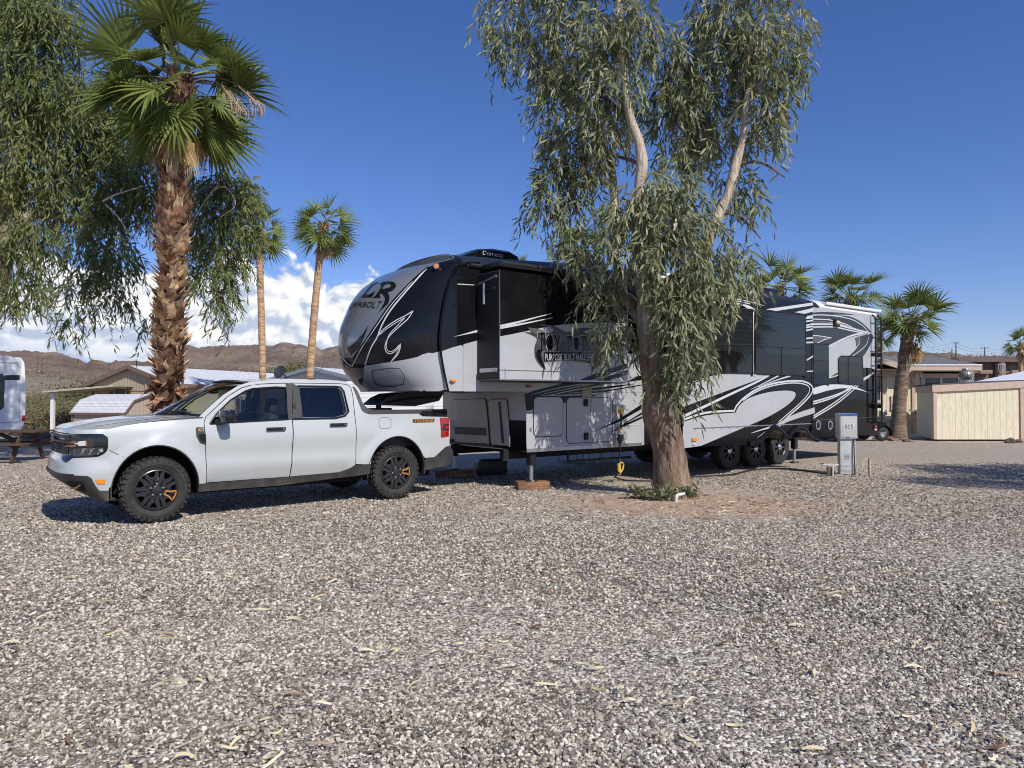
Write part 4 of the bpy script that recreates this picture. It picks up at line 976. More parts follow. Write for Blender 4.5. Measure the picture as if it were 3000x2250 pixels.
def panel(name, poly, holes, mats_, step=.055, parent=truck, both=True, off=0., thick=True):
    objs = []
    for s in ((1, -1) if both else (1,)):
        vs, T = cdt(poly, holes, step, edge=.035); b_ = MB(); f = SIDE(s)
        b_.add([f(x, z, off) for x, z in vs], T, mats_, True)
        if thick:      # returned edges so that shut lines and apertures have depth
            for L in [dens(poly, .035)]+[dens(h, .035) for h in holes]:
                n = len(L); b_.add([f(x, z, off-.0008) for x, z in L]+[f(x, z, off-.03) for x, z in L], [(i, (i+1) % n, (i+1) % n+n, i+n) for i in range(n)], M_PIANO, False)
        o = b_.build(name, parent, sharp=50); objs.append(o)
    return objs
def arc(cx, r, a0, a1, n=18, cz=.372, rz=None): return [(cx+r*math.cos(R(a0+(a1-a0)*k/n)), cz+(rz or r)*math.sin(R(a0+(a1-a0)*k/n))) for k in range(n+1)]
AR = .452
farch = arc(0, AR, 8, 172, rz=.505); rarch = arc(WB, AR, 8, 172, rz=.505)
XF = .47
belt = [(-.53, 1.085), (-1.55, 1.13), (-2.2, 1.145)]
# fenders
fend = [(XF, .42)]+[p for p in farch if p[0] < XF-.005]+[(-.452, .405), (-.535, .405), (-.530, .60), (-.515, .86), (-.507, 1.12), (-.512, 1.185), (-.35, 1.178), (-.1, 1.158), (.15, 1.13), (.35, 1.095), (XF, 1.065)]
FEN = panel('front_fender', fend, [], M_PAINT)
# cab side frame: A pillar, roof rail, C pillar (outside the doors)
cabp = [(-.507, 1.12), (-.535, 1.19), (-.64, 1.285), (-.80, 1.428), (-.98, 1.535), (-1.13, 1.578), (-1.40, 1.597), (-1.645, 1.603), (-2.30, 1.603), (-2.40, 1.592), (-2.452, 1.555), (-2.462, 1.45), (-2.456, 1.262), (-2.452, .52),
        (-2.66, .505)]+[p for p in rarch if -2.66 > p[0] > -3.5]+[(-3.515, .55), (-3.70, .545), (-3.90, .69), (-3.965, .70), (-3.972, 1.10), (-3.93, 1.128), (-3.50, 1.145), (-3.435, 1.185), (-2.66, 1.185), (-2.60, 1.205), (-2.555, 1.24), (-2.53, 1.31), (-2.49, 1.48), (-2.462, 1.57), (-2.40, 1.625), (-2.28, 1.640), (-1.65, 1.640), (-1.35, 1.632), (-1.10, 1.607), (-.95, 1.56), (-.76, 1.445), (-.60, 1.315), (-.48, 1.205), (-.46, 1.18), (-.50, 1.17)]
cab_side = panel('body_side', cabp, [], M_PAINT)
DF = [(-.543, .408), (-1.556, .41), (-1.577, 1.137), (-1.638, 1.592), (-1.40, 1.587), (-1.13, 1.568), (-.985, 1.526), (-.805, 1.418), (-.646, 1.275), (-.542, 1.185), (-.515, 1.12), (-.523, .86), (-.538, .60)]
HF = [(-.585, 1.112), (-1.535, 1.148), (-1.552, 1.53), (-1.40, 1.535), (-1.113, 1.512), (-1.018, 1.48), (-.84, 1.375), (-.665, 1.215)]
DR = [(-1.568, .41), (-2.232, .421), (-2.37, .463), (-2.444, .51), (-2.447, 1.262), (-2.453, 1.45), (-2.443, 1.55), (-2.395, 1.584), (-2.30, 1.594), (-1.648, 1.594), (-1.589, 1.137)]
HR = [(-1.715, 1.155), (-2.169, 1.152), (-2.30, 1.182), (-2.345, 1.225), (-2.315, 1.49), (-2.285, 1.53), (-2.24, 1.54), (-1.715, 1.538)]
fd = panel('front_door', DF, [HF], M_PAINT); rd = panel('rear_door', DR, [HR], M_PAINT)
def sideprim(bm_, poly, m, off, s=1, step=.06):
    vs, T = cdt(poly, step=step, edge=.05); f = SIDE(s); bm_.add([f(x, z, off) for x, z in vs], T, m, True)
def sidetube(bm_, path, r, m, off=0., s=1): bm_.tube([SIDE(s)(x, z, off) for x, z in path], r, m, 6)
for s, d_, r_ in ((1, fd[0], rd[0]), (-1, fd[1], rd[1])):
    # glass
    for hole, dr, gm in ((HF, d_, G_SIDE), (HR, r_, G_DARK)):
        vs, T = cdt(hole, step=.08); g = MB(); f = SIDE(s); g.add([f(x, z, -.012) for x, z in vs], T, gm, True); g.build('window', dr)
    # black belt and pillar trim
    k = MB(); sideprim(k, [(-1.528, 1.125), (-1.578, 1.13), (-1.634, 1.588), (-1.545, 1.588), (-1.548, 1.53)], M_CLAD, .004, s)
    sidetube(k, [(-.575, 1.10), (-1.0, 1.118), (-1.53, 1.135)], .014, M_PIANO, .0, s)
    sidetube(k, [(-.575, 1.105), (-.66, 1.222), (-.84, 1.383), (-1.02, 1.489), (-1.115, 1.522), (-1.4, 1.545), (-1.55, 1.54)], .011, M_PIANO, .0, s); k.build('window_trim', d_)
    k = MB(); sideprim(k, [(-1.59, 1.132), (-1.72, 1.140), (-1.72, 1.555), (-1.646, 1.59), (-1.646, 1.59)], M_CLAD, .004, s)
    sidetube(k, [(-1.59, 1.137), (-2.17, 1.136), (-2.31, 1.165), (-2.365, 1.222), (-2.335, 1.49), (-2.30, 1.545), (-2.24, 1.556), (-1.7, 1.556)], .016, M_PIANO, .0, s)
    sideprim(k, [(-2.30, 1.19), (-2.345, 1.228), (-2.318, 1.49), (-2.285, 1.53), (-2.255, 1.53), (-2.285, 1.3), (-2.27, 1.19)], M_PIANO, -.004, s); k.build('window_trim', r_)
    k = MB(); k.box((-1.625, s*(Wd(-1.62, 1.30)+.008), 1.265), (.035, .012, .15), M_CLAD, bev=.005); k.build('keypad', d_)
    # handles in their scoops
    for dr, xa, xb, z in ((d_, -1.235, -1.475, 1.022), (r_, -2.075, -2.315, 1.055)):
        h = MB(); xm = (xa+xb)/2; w_ = Wd(xm, z)
        h.box((xm, s*(w_+.028), z), (abs(xb-xa), .022, .040), M_PIANO, bev=.008); h.box((xa-.02, s*(w_+.012), z), (.03, .03, .034), M_PIANO); h.box((xb+.02, s*(w_+.012), z), (.03, .03, .034), M_PIANO)
        h.lathe([(0, .0), (.011, 0)], M_CHR, c=(xb+.03, s*(w_+.0395), z), ax='Y', n=10)
        h.build('handle', dr)
    # mirror
    m_ = MB(); bm = bmesh.new(); bmesh.ops.create_cube(bm, size=1); bmesh.ops.subdivide_edges(bm, edges=bm.edges[:], cuts=3, use_grid_fill=True)
    for v in bm.verts:
        p = v.co*2; q = Vector((p.x*math.sqrt(1-p.y**2/2-p.z**2/2+p.y**2*p.z**2/3), p.y*math.sqrt(1-p.z**2/2-p.x**2/2+p.z**2*p.x**2/3), p.z*math.sqrt(1-p.x**2/2-p.y**2/2+p.x**2*p.y**2/3))); q = q*.55+p*.45
        v.co = Vector((q.x*.072-.03*max(0, q.y)*.6, q.y*.125, q.z*.085*(1+.12*q.y)))
    m_.add([Vector((-.715, s*1.045, 1.19))+Vector((v.co.x, s*v.co.y, v.co.z)) for v in bm.verts], [[v.index for v in f.verts] for f in bm.faces], M_PIANO, True); bm.free()
    m_.tube([(-.66, s*.865, 1.115), (-.685, s*.94, 1.125), (-.70, s*1.0, 1.15)], [.04, .035, .035], M_CLAD, 8)
    m_.box((-.79, s*1.05, 1.19), (.006, .19, .12), M_CHR, bev=.002)
    m_.build('mirror', d_)
    # fender vent badge
    v_ = MB(); sideprim(v_, [(-.512, 1.062), (-.425, 1.068), (-.412, 1.055), (-.415, .965), (-.455, .885), (-.522, .858)], M_CLAD, .008, s); sideprim(v_, [(-.520, .985), (-.445, .990), (-.443, .955), (-.470, .905), (-.523, .885)], M_WELL, .012, s)
    v = v_.build('fender_vent', truck)
    tv, tf = text_fit('XLT', -.505 if s < 0 else -.435, -.435 if s < 0 else -.505, 1.018, 1.050); g = MB(); f = SIDE(s); g.add([f(x, z, .0135) for x, z in tv], tf, mat('badge gold', (.75, .45, .14), .4, var=.1)); g.build('lettering', v)
    # cladding: sill, arch lips, wheel wells
    c_ = MB(); c_.grid([[SIDE(s)(x, zt, .0) , SIDE(s)(x, zt, .022), SIDE(s)(x, zb+.01, .018), SIDE(s)(x, zb, -.03), SIDE(s)(x, zb, -.2)] for x, zt, zb in ((-.445, .395, .305), (-.54, .402, .30), (-1.5, .404, .295), (-2.22, .418, .335), (-2.36, .462, .345), (-2.45, .508, .35), (-2.645, .512, .37))], M_CLAD); c_.build('sill_cladding', truck)
    for cx in (0, WB):
        c_ = MB(); a_ = arc(cx, AR+.004, -6, 186, 24, rz=.507)
        c_.grid([[SIDE(s)(x, z, .004), SIDE(s)(cx+(x-cx)*.975, .372+(z-.372)*.975, .003), SIDE(s)(cx+(x-cx)*.965, .372+(z-.372)*.965, -.05)] for x, z in a_], M_CLAD)
        c_.grid([[(x, s*.86, z), (x, s*.56, z)] for x, z in a_], M_WELL); n_ = len(a_); c_.add([(x, s*.565, z) for x, z in a_], [tuple(range(n_))], M_WELL)
        c_.build('wheel_well', truck)
    # bumper ends at the back
    c_ = MB(); rb = [(-3.515, .55), (-3.70, .545), (-3.90, .69), (-3.965, .70), (-4.03, .61), (-4.02, .47), (-3.93, .41), (-3.52, .37)]
    sideprim(c_, rb, M_CLAD, .010, s); c_.build('bumper_end', truck)
    # tail lamp
    c_ = MB(); f = SIDE(s); c_.grid([[f(-3.805, z0, .004), f(-3.83, z0, .022), (-3.95, s*.895, z0), (-3.995, s*.84, z0), (-3.995, s*.76, z0)] for z0 in (.84, .90, 1.0, 1.08, 1.115)], M_RED); c_.grid([[f(-3.805-.0, z0, .006), f(-3.835, z0, .0245), (-3.95, s*.899, z0), (-3.9985, s*.84, z0), (-3.9985, s*.76, z0)] for z0 in (.93, 1.02)], M_PIANO)
    sideprim(c_, [(-3.86, .955), (-3.94, .955), (-3.94, .995), (-3.86, .995)], M_RED, .031, s)
    c_.build('tail_lamp', truck)
    # bed rail cap with its rise behind the cab
    c_ = MB(); f = SIDE(s)
    sideprim(c_, [(-2.53, 1.31), (-2.555, 1.24), (-2.60, 1.205), (-2.66, 1.185), (-3.435, 1.185), (-3.50, 1.145), (-3.93, 1.128), (-3.945, 1.238), (-2.72, 1.243), (-2.64, 1.265), (-2.585, 1.32), (-2.535, 1.5), (-2.50, 1.56), (-2.465, 1.565), (-2.49, 1.48)], M_CLAD, .006, s)
    c_.grid([[f(x, 1.241, .006), (x, s*.80, 1.241), (x, s*.80, 1.15)] for x in (-2.70, -3.0, -3.5, -3.945)], M_CLAD)
    sideprim(c_, [(-3.455, 1.175), (-3.50, 1.15), (-3.92, 1.135), (-3.93, 1.21), (-3.5, 1.215)], M_PIANO, .010, s)
    c_.build('bed_rail', truck)
# lettering on the bed side, fuel flap line
def side_text(body_, x0, x1, z0, z1, m, off): 
    tv, tf = text_fit(body_, x0, x1, z0, z1); return [(x, Wd(x, z)+off, z) for x, z in tv], tf
b = MB(); v_, f_ = side_text('TREMOR', -3.352, -3.690, 1.058, 1.098, None, .009); b.add(v_, f_, M_ORNG)
bar = [(-3.335, 1.053), (-3.70, 1.053), (-3.71, 1.104), (-3.335, 1.104)]; sideprim(b, bar, mat('decal charcoal', (.08, .04, .02), .5, var=.2), .005); b.build('lettering', cab_side[0])
def rrect(x0, x1, z0, z1, r, n=4): return [(cx+r*math.cos(a), cz+r*math.sin(a)) for cx, cz, a0 in ((x1-r, z1-r, 0), (x0+r, z1-r, 90), (x0+r, z0+r, 180), (x1-r, z0+r, 270)) for a in [R(a0+k*90/n) for k in range(n+1)]]
ff = rrect(-2.985, -2.80, .985, 1.135, .045); b = MB(); sidetube(b, ff+[ff[0]], .0022, M_PIANO, .0005); b.build('fuel_flap', cab_side[0])
# ---- front wrap: bumper, nose
NZ = [.285, .32, .38, .45, .52, .565, .60, .66, .72, .745, .775, .83, .90, .96, 1.0, 1.035, 1.055, 1.065]
XN_ = [.56, .625, .715, .815, .90, .928, .918, .912, .908, .90, .875, .868, .866, .866, .866, .862, .85, .835]
def nose(t, z, off=0.):
    """t 0 = where the fender ends, 1 = centre line"""
    def pt(t, z):
        xn = float(np.interp(z, NZ, XN_)); w = Wd(XF, max(z, .42)); a = t*math.pi/2; n = 2/3.1
        return Vector((XF+(xn-XF)*math.sin(a)**n, w*math.cos(a)**n if t < 1 else 0., z))
    p = pt(t, z)
    if off:
        e = 1e-3; n = (pt(min(1, t+e), z)-pt(max(0, t-e), z)).cross(Vector((0, 0, 1))); n = n.normalized()
        if n.x < 0 or (n.y < -.2): n = -n
        p = p+n*off
    return p
TS = [0, .012, .03, .06, .10, .15, .2, .26, .32, .38, .44, .5, .56, .62, .68, .74, .8, .86, .92, .96, 1.]
b = MB()
for s in (1, -1):
    b.grid([[tuple(Vector((1, s, 1))*nose(t, z)) for t in TS] for z in NZ], M_PAINT)
nv = [nose(t, z) for z in NZ for t in TS]; nf = [(i*21+k, i*21+k+1, (i+1)*21+k+1, (i+1)*21+k) for i in range(len(NZ)-1) for k in range(20)]
NB = BVHTree.FromPolygons(nv, nf)
front = b.build('front_bumper', truck, sharp=60)
def nd(bm_, pts, m, off=.006, sp=True, step=7., c=t3, mirror=False):
    k0 = len(bm_.v); f0 = len(bm_.f)
    raydecal(bm_, NB, TC, tray, [c(*p) for p in (spline(pts, 4, True) if sp else pts)], m, off, step)
    if mirror: bm_.add([(x, -y, z) for x, y, z in bm_.v[k0:]], [[i-k0 for i in f] for f in bm_.f[f0:len(bm_.f)]], m, True)
def pair(b_, name, parent, sharp=None):
    o1 = b_.build(name, parent, sharp); m2 = MB(); m2.v = [(x, -y, z) for x, y, z in b_.v]; m2.f = [f[::-1] for f in b_.f]; m2.m = list(b_.m); m2.sm = list(b_.sm); m2.mats = b_.mats
    return o1, m2.build(name, parent, sharp)
# headlamp and grille
b = MB()
nd(b, [(225, 515), (225, 515), (405, 508), (800, 506), (860, 525), (915, 565), (922, 650), (915, 740), (880, 800), (800, 850), (700, 878), (350, 896), (350, 896), (250, 970), (250, 970), (175, 905), (190, 700), (190, 700)], M_PIANO, .006)
def hnd(*a, **k): nd(b, *a, **k)
lens = mat('clear lamp glass', (.04, .045, .05), .05, var=.4, scale=30., coat=1., spec=.8)
hnd([(372, 742), (372, 742), (610, 730), (860, 722), (860, 722), (850, 790), (780, 830), (690, 848), (500, 866), (368, 872), (368, 872)], lens, .011)
rf = mat('lamp reflector', (.35, .36, .37), .15, metal=.6, var=.6, scale=60.)
for x_ in (515, 640, 770): hnd([(x_, 742), (x_+70, 736), (x_+30, 790), (x_-15, 838), (x_-35, 842), (x_-8, 800)], rf, .014, False)
hnd([(795, 760), (825, 755), (835, 775), (815, 795), (795, 785)], M_WHT, .016, False, 4.)
hnd([(240, 580), (665, 575), (690, 590), (690, 700), (660, 725), (240, 700)], M_CLAD, .012, False)
hnd([(395, 655), (450, 645), (465, 625), (580, 615), (585, 690), (470, 700), (450, 672), (395, 668)], mat('bright lamp', (.62, .62, .60), .2, var=.15, coat=.5), .018, False, 5.)
M_BRZ = mat('bronze accent', (.30, .14, .045), .35, var=.2)
hnd([(220, 640), (330, 640), (380, 615), (440, 620), (400, 650), (330, 655), (220, 655)], M_BRZ, .018, False, 5.); hnd([(220, 690), (330, 690), (400, 680), (450, 700), (360, 715), (220, 705)], M_BRZ, .018, False, 5.)
hnd([(560, 618), (580, 616), (585, 690), (566, 692)], M_AMB, .0195, False, 4.)
hl = pair(b, 'headlight', truck)[0]
# grille mesh and chrome oval
b = MB()
for t in np.linspace(.60, 1., 9):
    for s in (1, -1): b.tube([tuple(Vector((1, s, 1))*nose(t, z, .012)) for z in (.80, .86, .92)], .006, M_CLAD, 5)
for z in (.80, .83, .86, .89, .92, .99, 1.02): b.tube([tuple(nose(t, z, .012)) for t in np.linspace(.6, 1, 9)]+[tuple(Vector((1, -1, 1))*nose(t, z, .012)) for t in np.linspace(.95, .6, 8)], .006, M_CLAD, 5)
b.lathe([(0, .03), (.9, .028), (1., .0)], M_PIANO, c=(.875, 0, .955), ax='X', n=20, M=Matrix.Diagonal((1., .11, .05)))
for z in (.93, .985): b.tube([tuple(nose(t, z, .02)) for t in np.linspace(.58, 1, 9)]+[tuple(Vector((1, -1, 1))*nose(t, z, .02)) for t in np.linspace(.95, .58, 8)], .014, M_CLAD, 6)
b.build('grille', truck)
b = MB()
nd(b, [(715, 1243), (885, 1240), (875, 1312), (765, 1315), (735, 1290)], M_AMB, .008, False, 6.); pair(b, 'side_marker', truck)
# lower black bumper: everything under the traced line
b = MB()
nd(b, [(68, 1118), (68, 1118), (160, 1158), (250, 1175), (590, 1185), (590, 1185), (650, 1220), (700, 1310), (770, 1405), (820, 1425), (1000, 1422), (1000, 1422), (985, 1560), (985, 1560), (780, 1565), (540, 1465), (250, 1320), (75, 1215), (75, 1215)], M_CLAD, .010, mirror=True)
for s in (1, -1):
    b.grid([[tuple(Vector((1, s, 1))*nose(t, z, .010)) for t in TS] for z in (.285, .30, .32, .36, .40)], M_CLAD)
    b.grid([[tuple(Vector((1, s, 1))*nose(t, z, .010)) for t in TS[9:]] for z in (.40, .45, .50, .56, .59)], M_CLAD)
    b.grid([[tuple(Vector((1, s, 1))*nose(t, .287, .010)) for t in TS], [(.2, s*.7*(1-t), .27) for t in TS]], M_CLAD)
nd(b, [(250, 1262), (500, 1285), (555, 1380), (560, 1430), (470, 1410), (330, 1340)], M_WELL, .016, False, mirror=True); 
b.build('bumper_cladding', truck)
b = MB(); nd(b, [(345, 1350), (430, 1335), (480, 1300), (510, 1310), (440, 1365), (370, 1372)], M_ORNG, .022, False, 5.); pair(b, 'tow_hook', truck)
# bumper / fender shut line
for s in (1, -1): b = MB(); sidetube(b, [(.47, .84), (.41, .80), (.33, .755)], .003, M_PIANO, .001, s); b.build('shut_line', truck)
# ---- hood
b = MB(); rows = []
def hood_z(x, j):
    ze = float(np.interp(x, [-.52, -.35, -.1, .15, .35, .47, .84], [1.185, 1.178, 1.158, 1.13, 1.095, 1.065, 1.065]))
    zc = float(np.interp(x, [-.52, -.2, .1, .4, .6, .75, .80, .835, .86], [1.205, 1.198, 1.186, 1.158, 1.128, 1.095, 1.082, 1.068, 1.06]))
    a = abs(j); k = 1-ss(a, .55, 1.0)
    bul = .005*ss(a, .60, .70)*(1-ss(a, .78, .93))
    return ze+(max(zc, ze)-ze)*k+bul*(1 if x < .5 else 0)
JS = [-1, -.97, -.93, -.88, -.82, -.76, -.7, -.62, -.5, -.35, -.18, 0, .18, .35, .5, .62, .7, .76, .82, .88, .93, .97, 1]
for i in range(23):
    row = []
    for j in JS:
        ye = Wd(XF, 1.06); a = min(1, abs(j)); xf = XF+(.838-XF)*(1-a**3.1)**(1/3.1)
        t = i/22; x = -.50+(xf+.50)*t; w = Wd(min(x, XF), 1.10)
        row.append((x, j*w, hood_z(x, j) if t < .999 else 1.065))
    rows.append(row)
b.grid(rows, M_PAINT)
for s in (1, -1): b.tube([(-.48, s*.80, 1.197), (-.1, s*.775, 1.179), (.2, s*.76, 1.150), (.45, s*.73, 1.115), (.66, s*.62, 1.078)], .0025, M_PIANO, 5)
b.build('hood', truck)
# ---- windshield, roof, back window
def wsh(u, v):      # u -1..1 across, v 0 base..1 top
    k = 1-abs(u)**2.2
    bx = -.485+.30*k; tx = -1.09+.115*k; bz = 1.185+.02*k; tz = 1.603+.032*k
    yb = .80; yt = .655
    x = bx+(tx-bx)*v; z = bz+(tz-bz)*(v+.10*v*(1-v)); return (x, u*(yb+(yt-yb)*v), z)
b = MB(); b.grid([[wsh(u, v) for u in np.linspace(-1, 1, 17)] for v in np.linspace(0, 1, 9)], G_SIDE); ws = b.build('windshield', truck)
b = MB(); b.grid([[tuple(Vector(wsh(u, v))+Vector((.004, 0, .006))) for u in np.linspace(-1, 1, 17)] for v in np.linspace(.955, 1.01, 3)], M_PIANO); b.grid([[tuple(Vector(wsh(u, v))+Vector((.004, 0, .006))) for u in np.linspace(-1, 1, 17)] for v in np.linspace(-.02, .05, 3)], M_PIANO)
b.box((-.86, 0, 1.50), (.10, .16, .08), M_PIANO, bev=.02)
for y0 in (.15, -.55): b.tube([(-.32, y0, 1.235), (-.33, y0+.3, 1.25), (-.36, y0+.55, 1.245)], .010, M_CLAD, 5)
b.build('wiper', ws)
b = MB(); rows = []
for i, x in enumerate((-1.05, -1.12, -1.2, -1.4, -1.65, -1.9, -2.1, -2.25, -2.35, -2.42, -2.455)):
    row = []
    for u in np.linspace(-1, 1, 19):
        k = 1-abs(u)**2.2; zz = float(np.interp(x, [-2.46, -2.40, -2.28, -1.65, -1.35, -1.05], [1.575, 1.625, 1.641, 1.641, 1.634, 1.600])); xx = x+(.13*k if i == 0 else .06*k if i == 1 else 0)
        zc = zz+.028*k; w = Wd(x, zz)-.004 if i else .665
        row.append((xx, u*w, zc))
    rows.append(row)
b.grid(rows, M_PAINT); b.build('roof', truck)
b = MB(); b.grid([[(-2.465-.10*(1-v), u*(.66+.12*(1-v)), 1.20+.40*v) for u in np.linspace(-1, 1, 7)] for v in (0, .5, 1)], M_PAINT); b.grid([[(-2.475-.10*(1-v), u*(.56+.06*(1-v)), 1.20+.40*v) for u in np.linspace(-1, 1, 7)] for v in (.15, .5, .9)], M_PIANO); b.build('cab_back', truck)
b = MB(); b.tube([(-2.17, .05, 1.655), (-2.20, .05, 1.675)], [.035, .02], M_CLAD, 8); b.tube([(-2.20, .05, 1.675), (-2.36, .05, 1.86)], [.008, .004], M_CLAD, 6); b.build('antenna', truck)
b = MB(); b.lathe([(0, .0), (.05, -.005), (.06, -.03)], M_WHT, c=(-2.38, .0, 1.665), n=10); b.build('roof_lamp', truck)
# ---- bed
b = MB()
for s in (1, -1): b.box((-3.25, s*.79, .98), (1.38, .03, .50), M_CLAD)
b.box((-3.25, 0, .74), (1.40, 1.6, .04), M_CLAD); b.box((-2.57, 0, .98), (.03, 1.6, .50), M_CLAD); b.build('bed_liner', truck)
b = MB(); b.box((-3.945, 0, .90), (.06, 1.53, .50), M_PAINT, bev=.02); b.box((-3.945, 0, 1.16), (.07, 1.5, .04), M_CLAD, bev=.01); b.box((-3.98, 0, .56), (.10, 1.64, .24), M_CLAD, bev=.03); b.build('tailgate', truck)
b = MB(); b.lathe([(.0, .06), (.12, .05), (.17, .0), (.17, -.15)], M_DARK, c=(-2.72, -.25, 1.26), n=16); b.build('cargo', truck)
# ---- cabin
b = MB(); b.box((-1.45, 0, .44), (1.95, 1.56, .06), M_SEAT); b.box((-.62, 0, 1.02), (.42, 1.5, .26), M_SEAT, bev=.06)
b.box((-.85, 0, .72), (.5, .24, .3), M_SEAT, bev=.04); b.lathe([(.165, -.012), (.18, 0), (.165, .012)], M_SEAT, c=(-.95, .37, 1.08), n=20, M=Matrix.Rotation(R(-62), 3, 'Y')); b.build('dashboard', truck)
def seat(x, y, w):
    t_ = MB(); t_.box((x, y, .64), (.50, w, .16), M_SEAT, bev=.05); t_.box((x-.27, y, .92), (.15, w, .58), M_SEAT, bev=.06, rot=Matrix.Rotation(R(-14), 3, 'Y'))
    for q in ((0,) if w < .7 else (-.38, .38)):
        t_.box((x-.37, y+q, 1.31), (.10, .25, .19), M_SEAT, bev=.045, rot=Matrix.Rotation(R(-10), 3, 'Y'))
        for e in (-.05, .05): t_.tube([(x-.35, y+q+e, 1.17), (x-.37, y+q+e, 1.27)], .007, M_ALU, 5)
    return t_.build('seat', truck)
seat(-1.12, .37, .5); seat(-1.12, -.37, .5); seat(-2.02, 0, 1.3)
b = MB(); b.box((-1.75, 0, .33), (4.1, 1.2, .14), M_WELL); b.box((.25, 0, .45), (.7, 1.0, .3), M_WELL); b.box((-2.9, 0, .42), (.5, .6, .2), M_WELL); b.box((0, 0, .75), (.8, 1.15, .5), M_WELL); b.box((-1.5, 0, .42), (1.9, 1.62, .04), M_WELL)
for x in (0, WB): b.tube([(x, .7, .372), (x, -.7, .372)], .05, M_WELL, 8)
b.build('underbody', truck)
# ---- wheels
def pk_wheel():
    w = MB(); w.lathe([(.222, .09), (.25, .105), (.30, .118), (.335, .112), (.352, .095), (.360, .06), (.362, 0), (.360, -.06), (.352, -.095), (.335, -.112), (.25, -.1), (.222, -.09)], M_TYRE, ax='Y', n=60)
    for k in range(34):
        a = 2*math.pi*k/34
        for dy, da, L, wd in ((.0, .05, .050, .030), (.045, 0, .045, .036), (-.045, .09, .045, .036), (.088, .045, .04, .042), (-.088, .05, .04, .042)):
            q = a+da; rr_ = .3665 if abs(dy) < .08 else .356
            w.box((rr_*math.cos(q), dy, rr_*math.sin(q)), (.014, L, wd), M_TYRE, rot=Matrix.Rotation(-q, 3, 'Y') @ Matrix.Rotation(R(18 if dy > 0 else -18), 3, 'X'))
        q = a+.03; w.box((.338*math.cos(q), .116, .338*math.sin(q)), (.030, .014, .020+.012*(k % 2)), M_TYRE, rot=Matrix.Rotation(-q, 3, 'Y'))
    w.lathe([(.285, .1195), (.29, .1215), (.296, .1195)], M_TYRE, ax='Y', n=48)
    o = w.build('tyre', None)
    r_ = MB(); r_.lathe([(.226, .085), (.228, .108), (.218, .112), (.206, .10), (.198, .05), (.196, -.08)], M_RIM, ax='Y', n=48); r_.lathe([(0, .01), (.197, .01)], M_WELL, ax='Y', n=32); r_.lathe([(0, .055), (.135, .055), (.14, .05), (.14, .02)], mat('brake disc', (.28, .28, .27), .4, metal=.6, var=.3), ax='Y', n=32)
    for k in range(7):
        a = 2*math.pi*(k+.25)/7
        def mp(x, z, d, a=a): return (x*math.cos(a)-z*math.sin(a), d-.10*max(0, .10-x)*0, x*math.sin(a)+z*math.cos(a))
        r_.prism([(.030, -.034), (.112, -.044), (.160, -.070), (.207, -.074), (.210, -.044), (.168, -.028), (.138, 0), (.168, .028), (.210, .044), (.207, .074), (.160, .070), (.112, .044), (.030, .034)], .106, .075, M_RIM, mp)
        r_.prism([(.05, -.008), (.12, -.010), (.125, 0), (.12, .010), (.05, .008)], .1085, .1, M_PIANO, mp)
    r_.lathe([(.052, .08), (.052, .112), (.036, .118), (0, .118)], M_RIM, ax='Y', n=20)
    for k in range(5):
        a = 2*math.pi*k/5; r_.lathe([(.012, .09), (.012, .118), (0, .12)], M_CHR, c=(.068*math.cos(a), 0, .068*math.sin(a)), ax='Y', n=8)
    rim = r_.build('rim', o)
    g = MB()
    a = 2*math.pi*(.75)/7
    mp = lambda x, z, d: (x*math.cos(a)-z*math.sin(a), d, x*math.sin(a)+z*math.cos(a))
    ring = [(.098, -.020), (.15, -.028), (.198, -.056), (.207, -.03), (.207, .03), (.198, .056), (.15, .028), (.098, .020)]
    g.tube([mp(x, z, .104) for x, z in ring+ring[:2]], .0085, M_ORNG, 6); g.build('accent_spoke', o)
    return o
pk = pk_wheel(); pk.name = 'wheel'; pk.parent = truck
for i, (x, s, ang) in enumerate(((0, 1, -164), (WB, 1, -141), (0, -1, 30), (WB, -1, 200))):
    o = pk if i == 0 else copy_tree(pk, truck)
    o.location = (x, s*.795, RW-.002); o.rotation_euler = (0, R(ang), 0 if s > 0 else math.pi)
# ================================================================== TREES
def leaf_mat(name, stops, trans=.27, rough=.55, spec=.2):
    m = bpy.data.materials.new(name); m.use_nodes = True; t = NT(m.node_tree); b = m.node_tree.nodes['Principled BSDF']
    b.inputs['Roughness'].default_value = rough; b.inputs['Specular IOR Level'].default_value = spec
    tone = t.n('ShaderNodeAttribute', None, out='Fac', attribute_name='tone')
    c = t.ramp(tone, stops); m.node_tree.links.new(c, b.inputs['Base Color'])
    tr = t.n('ShaderNodeBsdfTranslucent', {'Color': c}); mx = t.n('ShaderNodeMixShader', {0: trans, 1: b.outputs[0], 2: tr})
    m.node_tree.links.new(mx, m.node_tree.nodes['Material Output'].inputs[0])
    return m
M_EUC = leaf_mat('eucalyptus leaf', [(0, (.09, .105, .035)), (.3, (.18, .20, .085)), (.55, (.265, .285, .155)), (.8, (.34, .355, .22)), (1, (.39, .36, .15))])
M_EUC2 = leaf_mat('dusty eucalyptus leaf', [(0, (.06, .08, .022)), (.3, (.115, .145, .042)), (.55, (.165, .20, .07)), (.8, (.23, .26, .11)), (1, (.27, .27, .09))])
M_PALM = leaf_mat('fan palm leaf', [(0, (.07, .105, .02)), (.45, (.15, .195, .045)), (.75, (.25, .28, .08)), (1, (.42, .40, .18))], .28, .45, .3)
M_DRY = leaf_mat('dead palm leaf', [(0, (.20, .12, .06)), (.5, (.46, .33, .17)), (1, (.66, .52, .30))], .15, .8, .1)
M_TWIG = mat('twig bark', (.16, .11, .085), .85, var=.4)
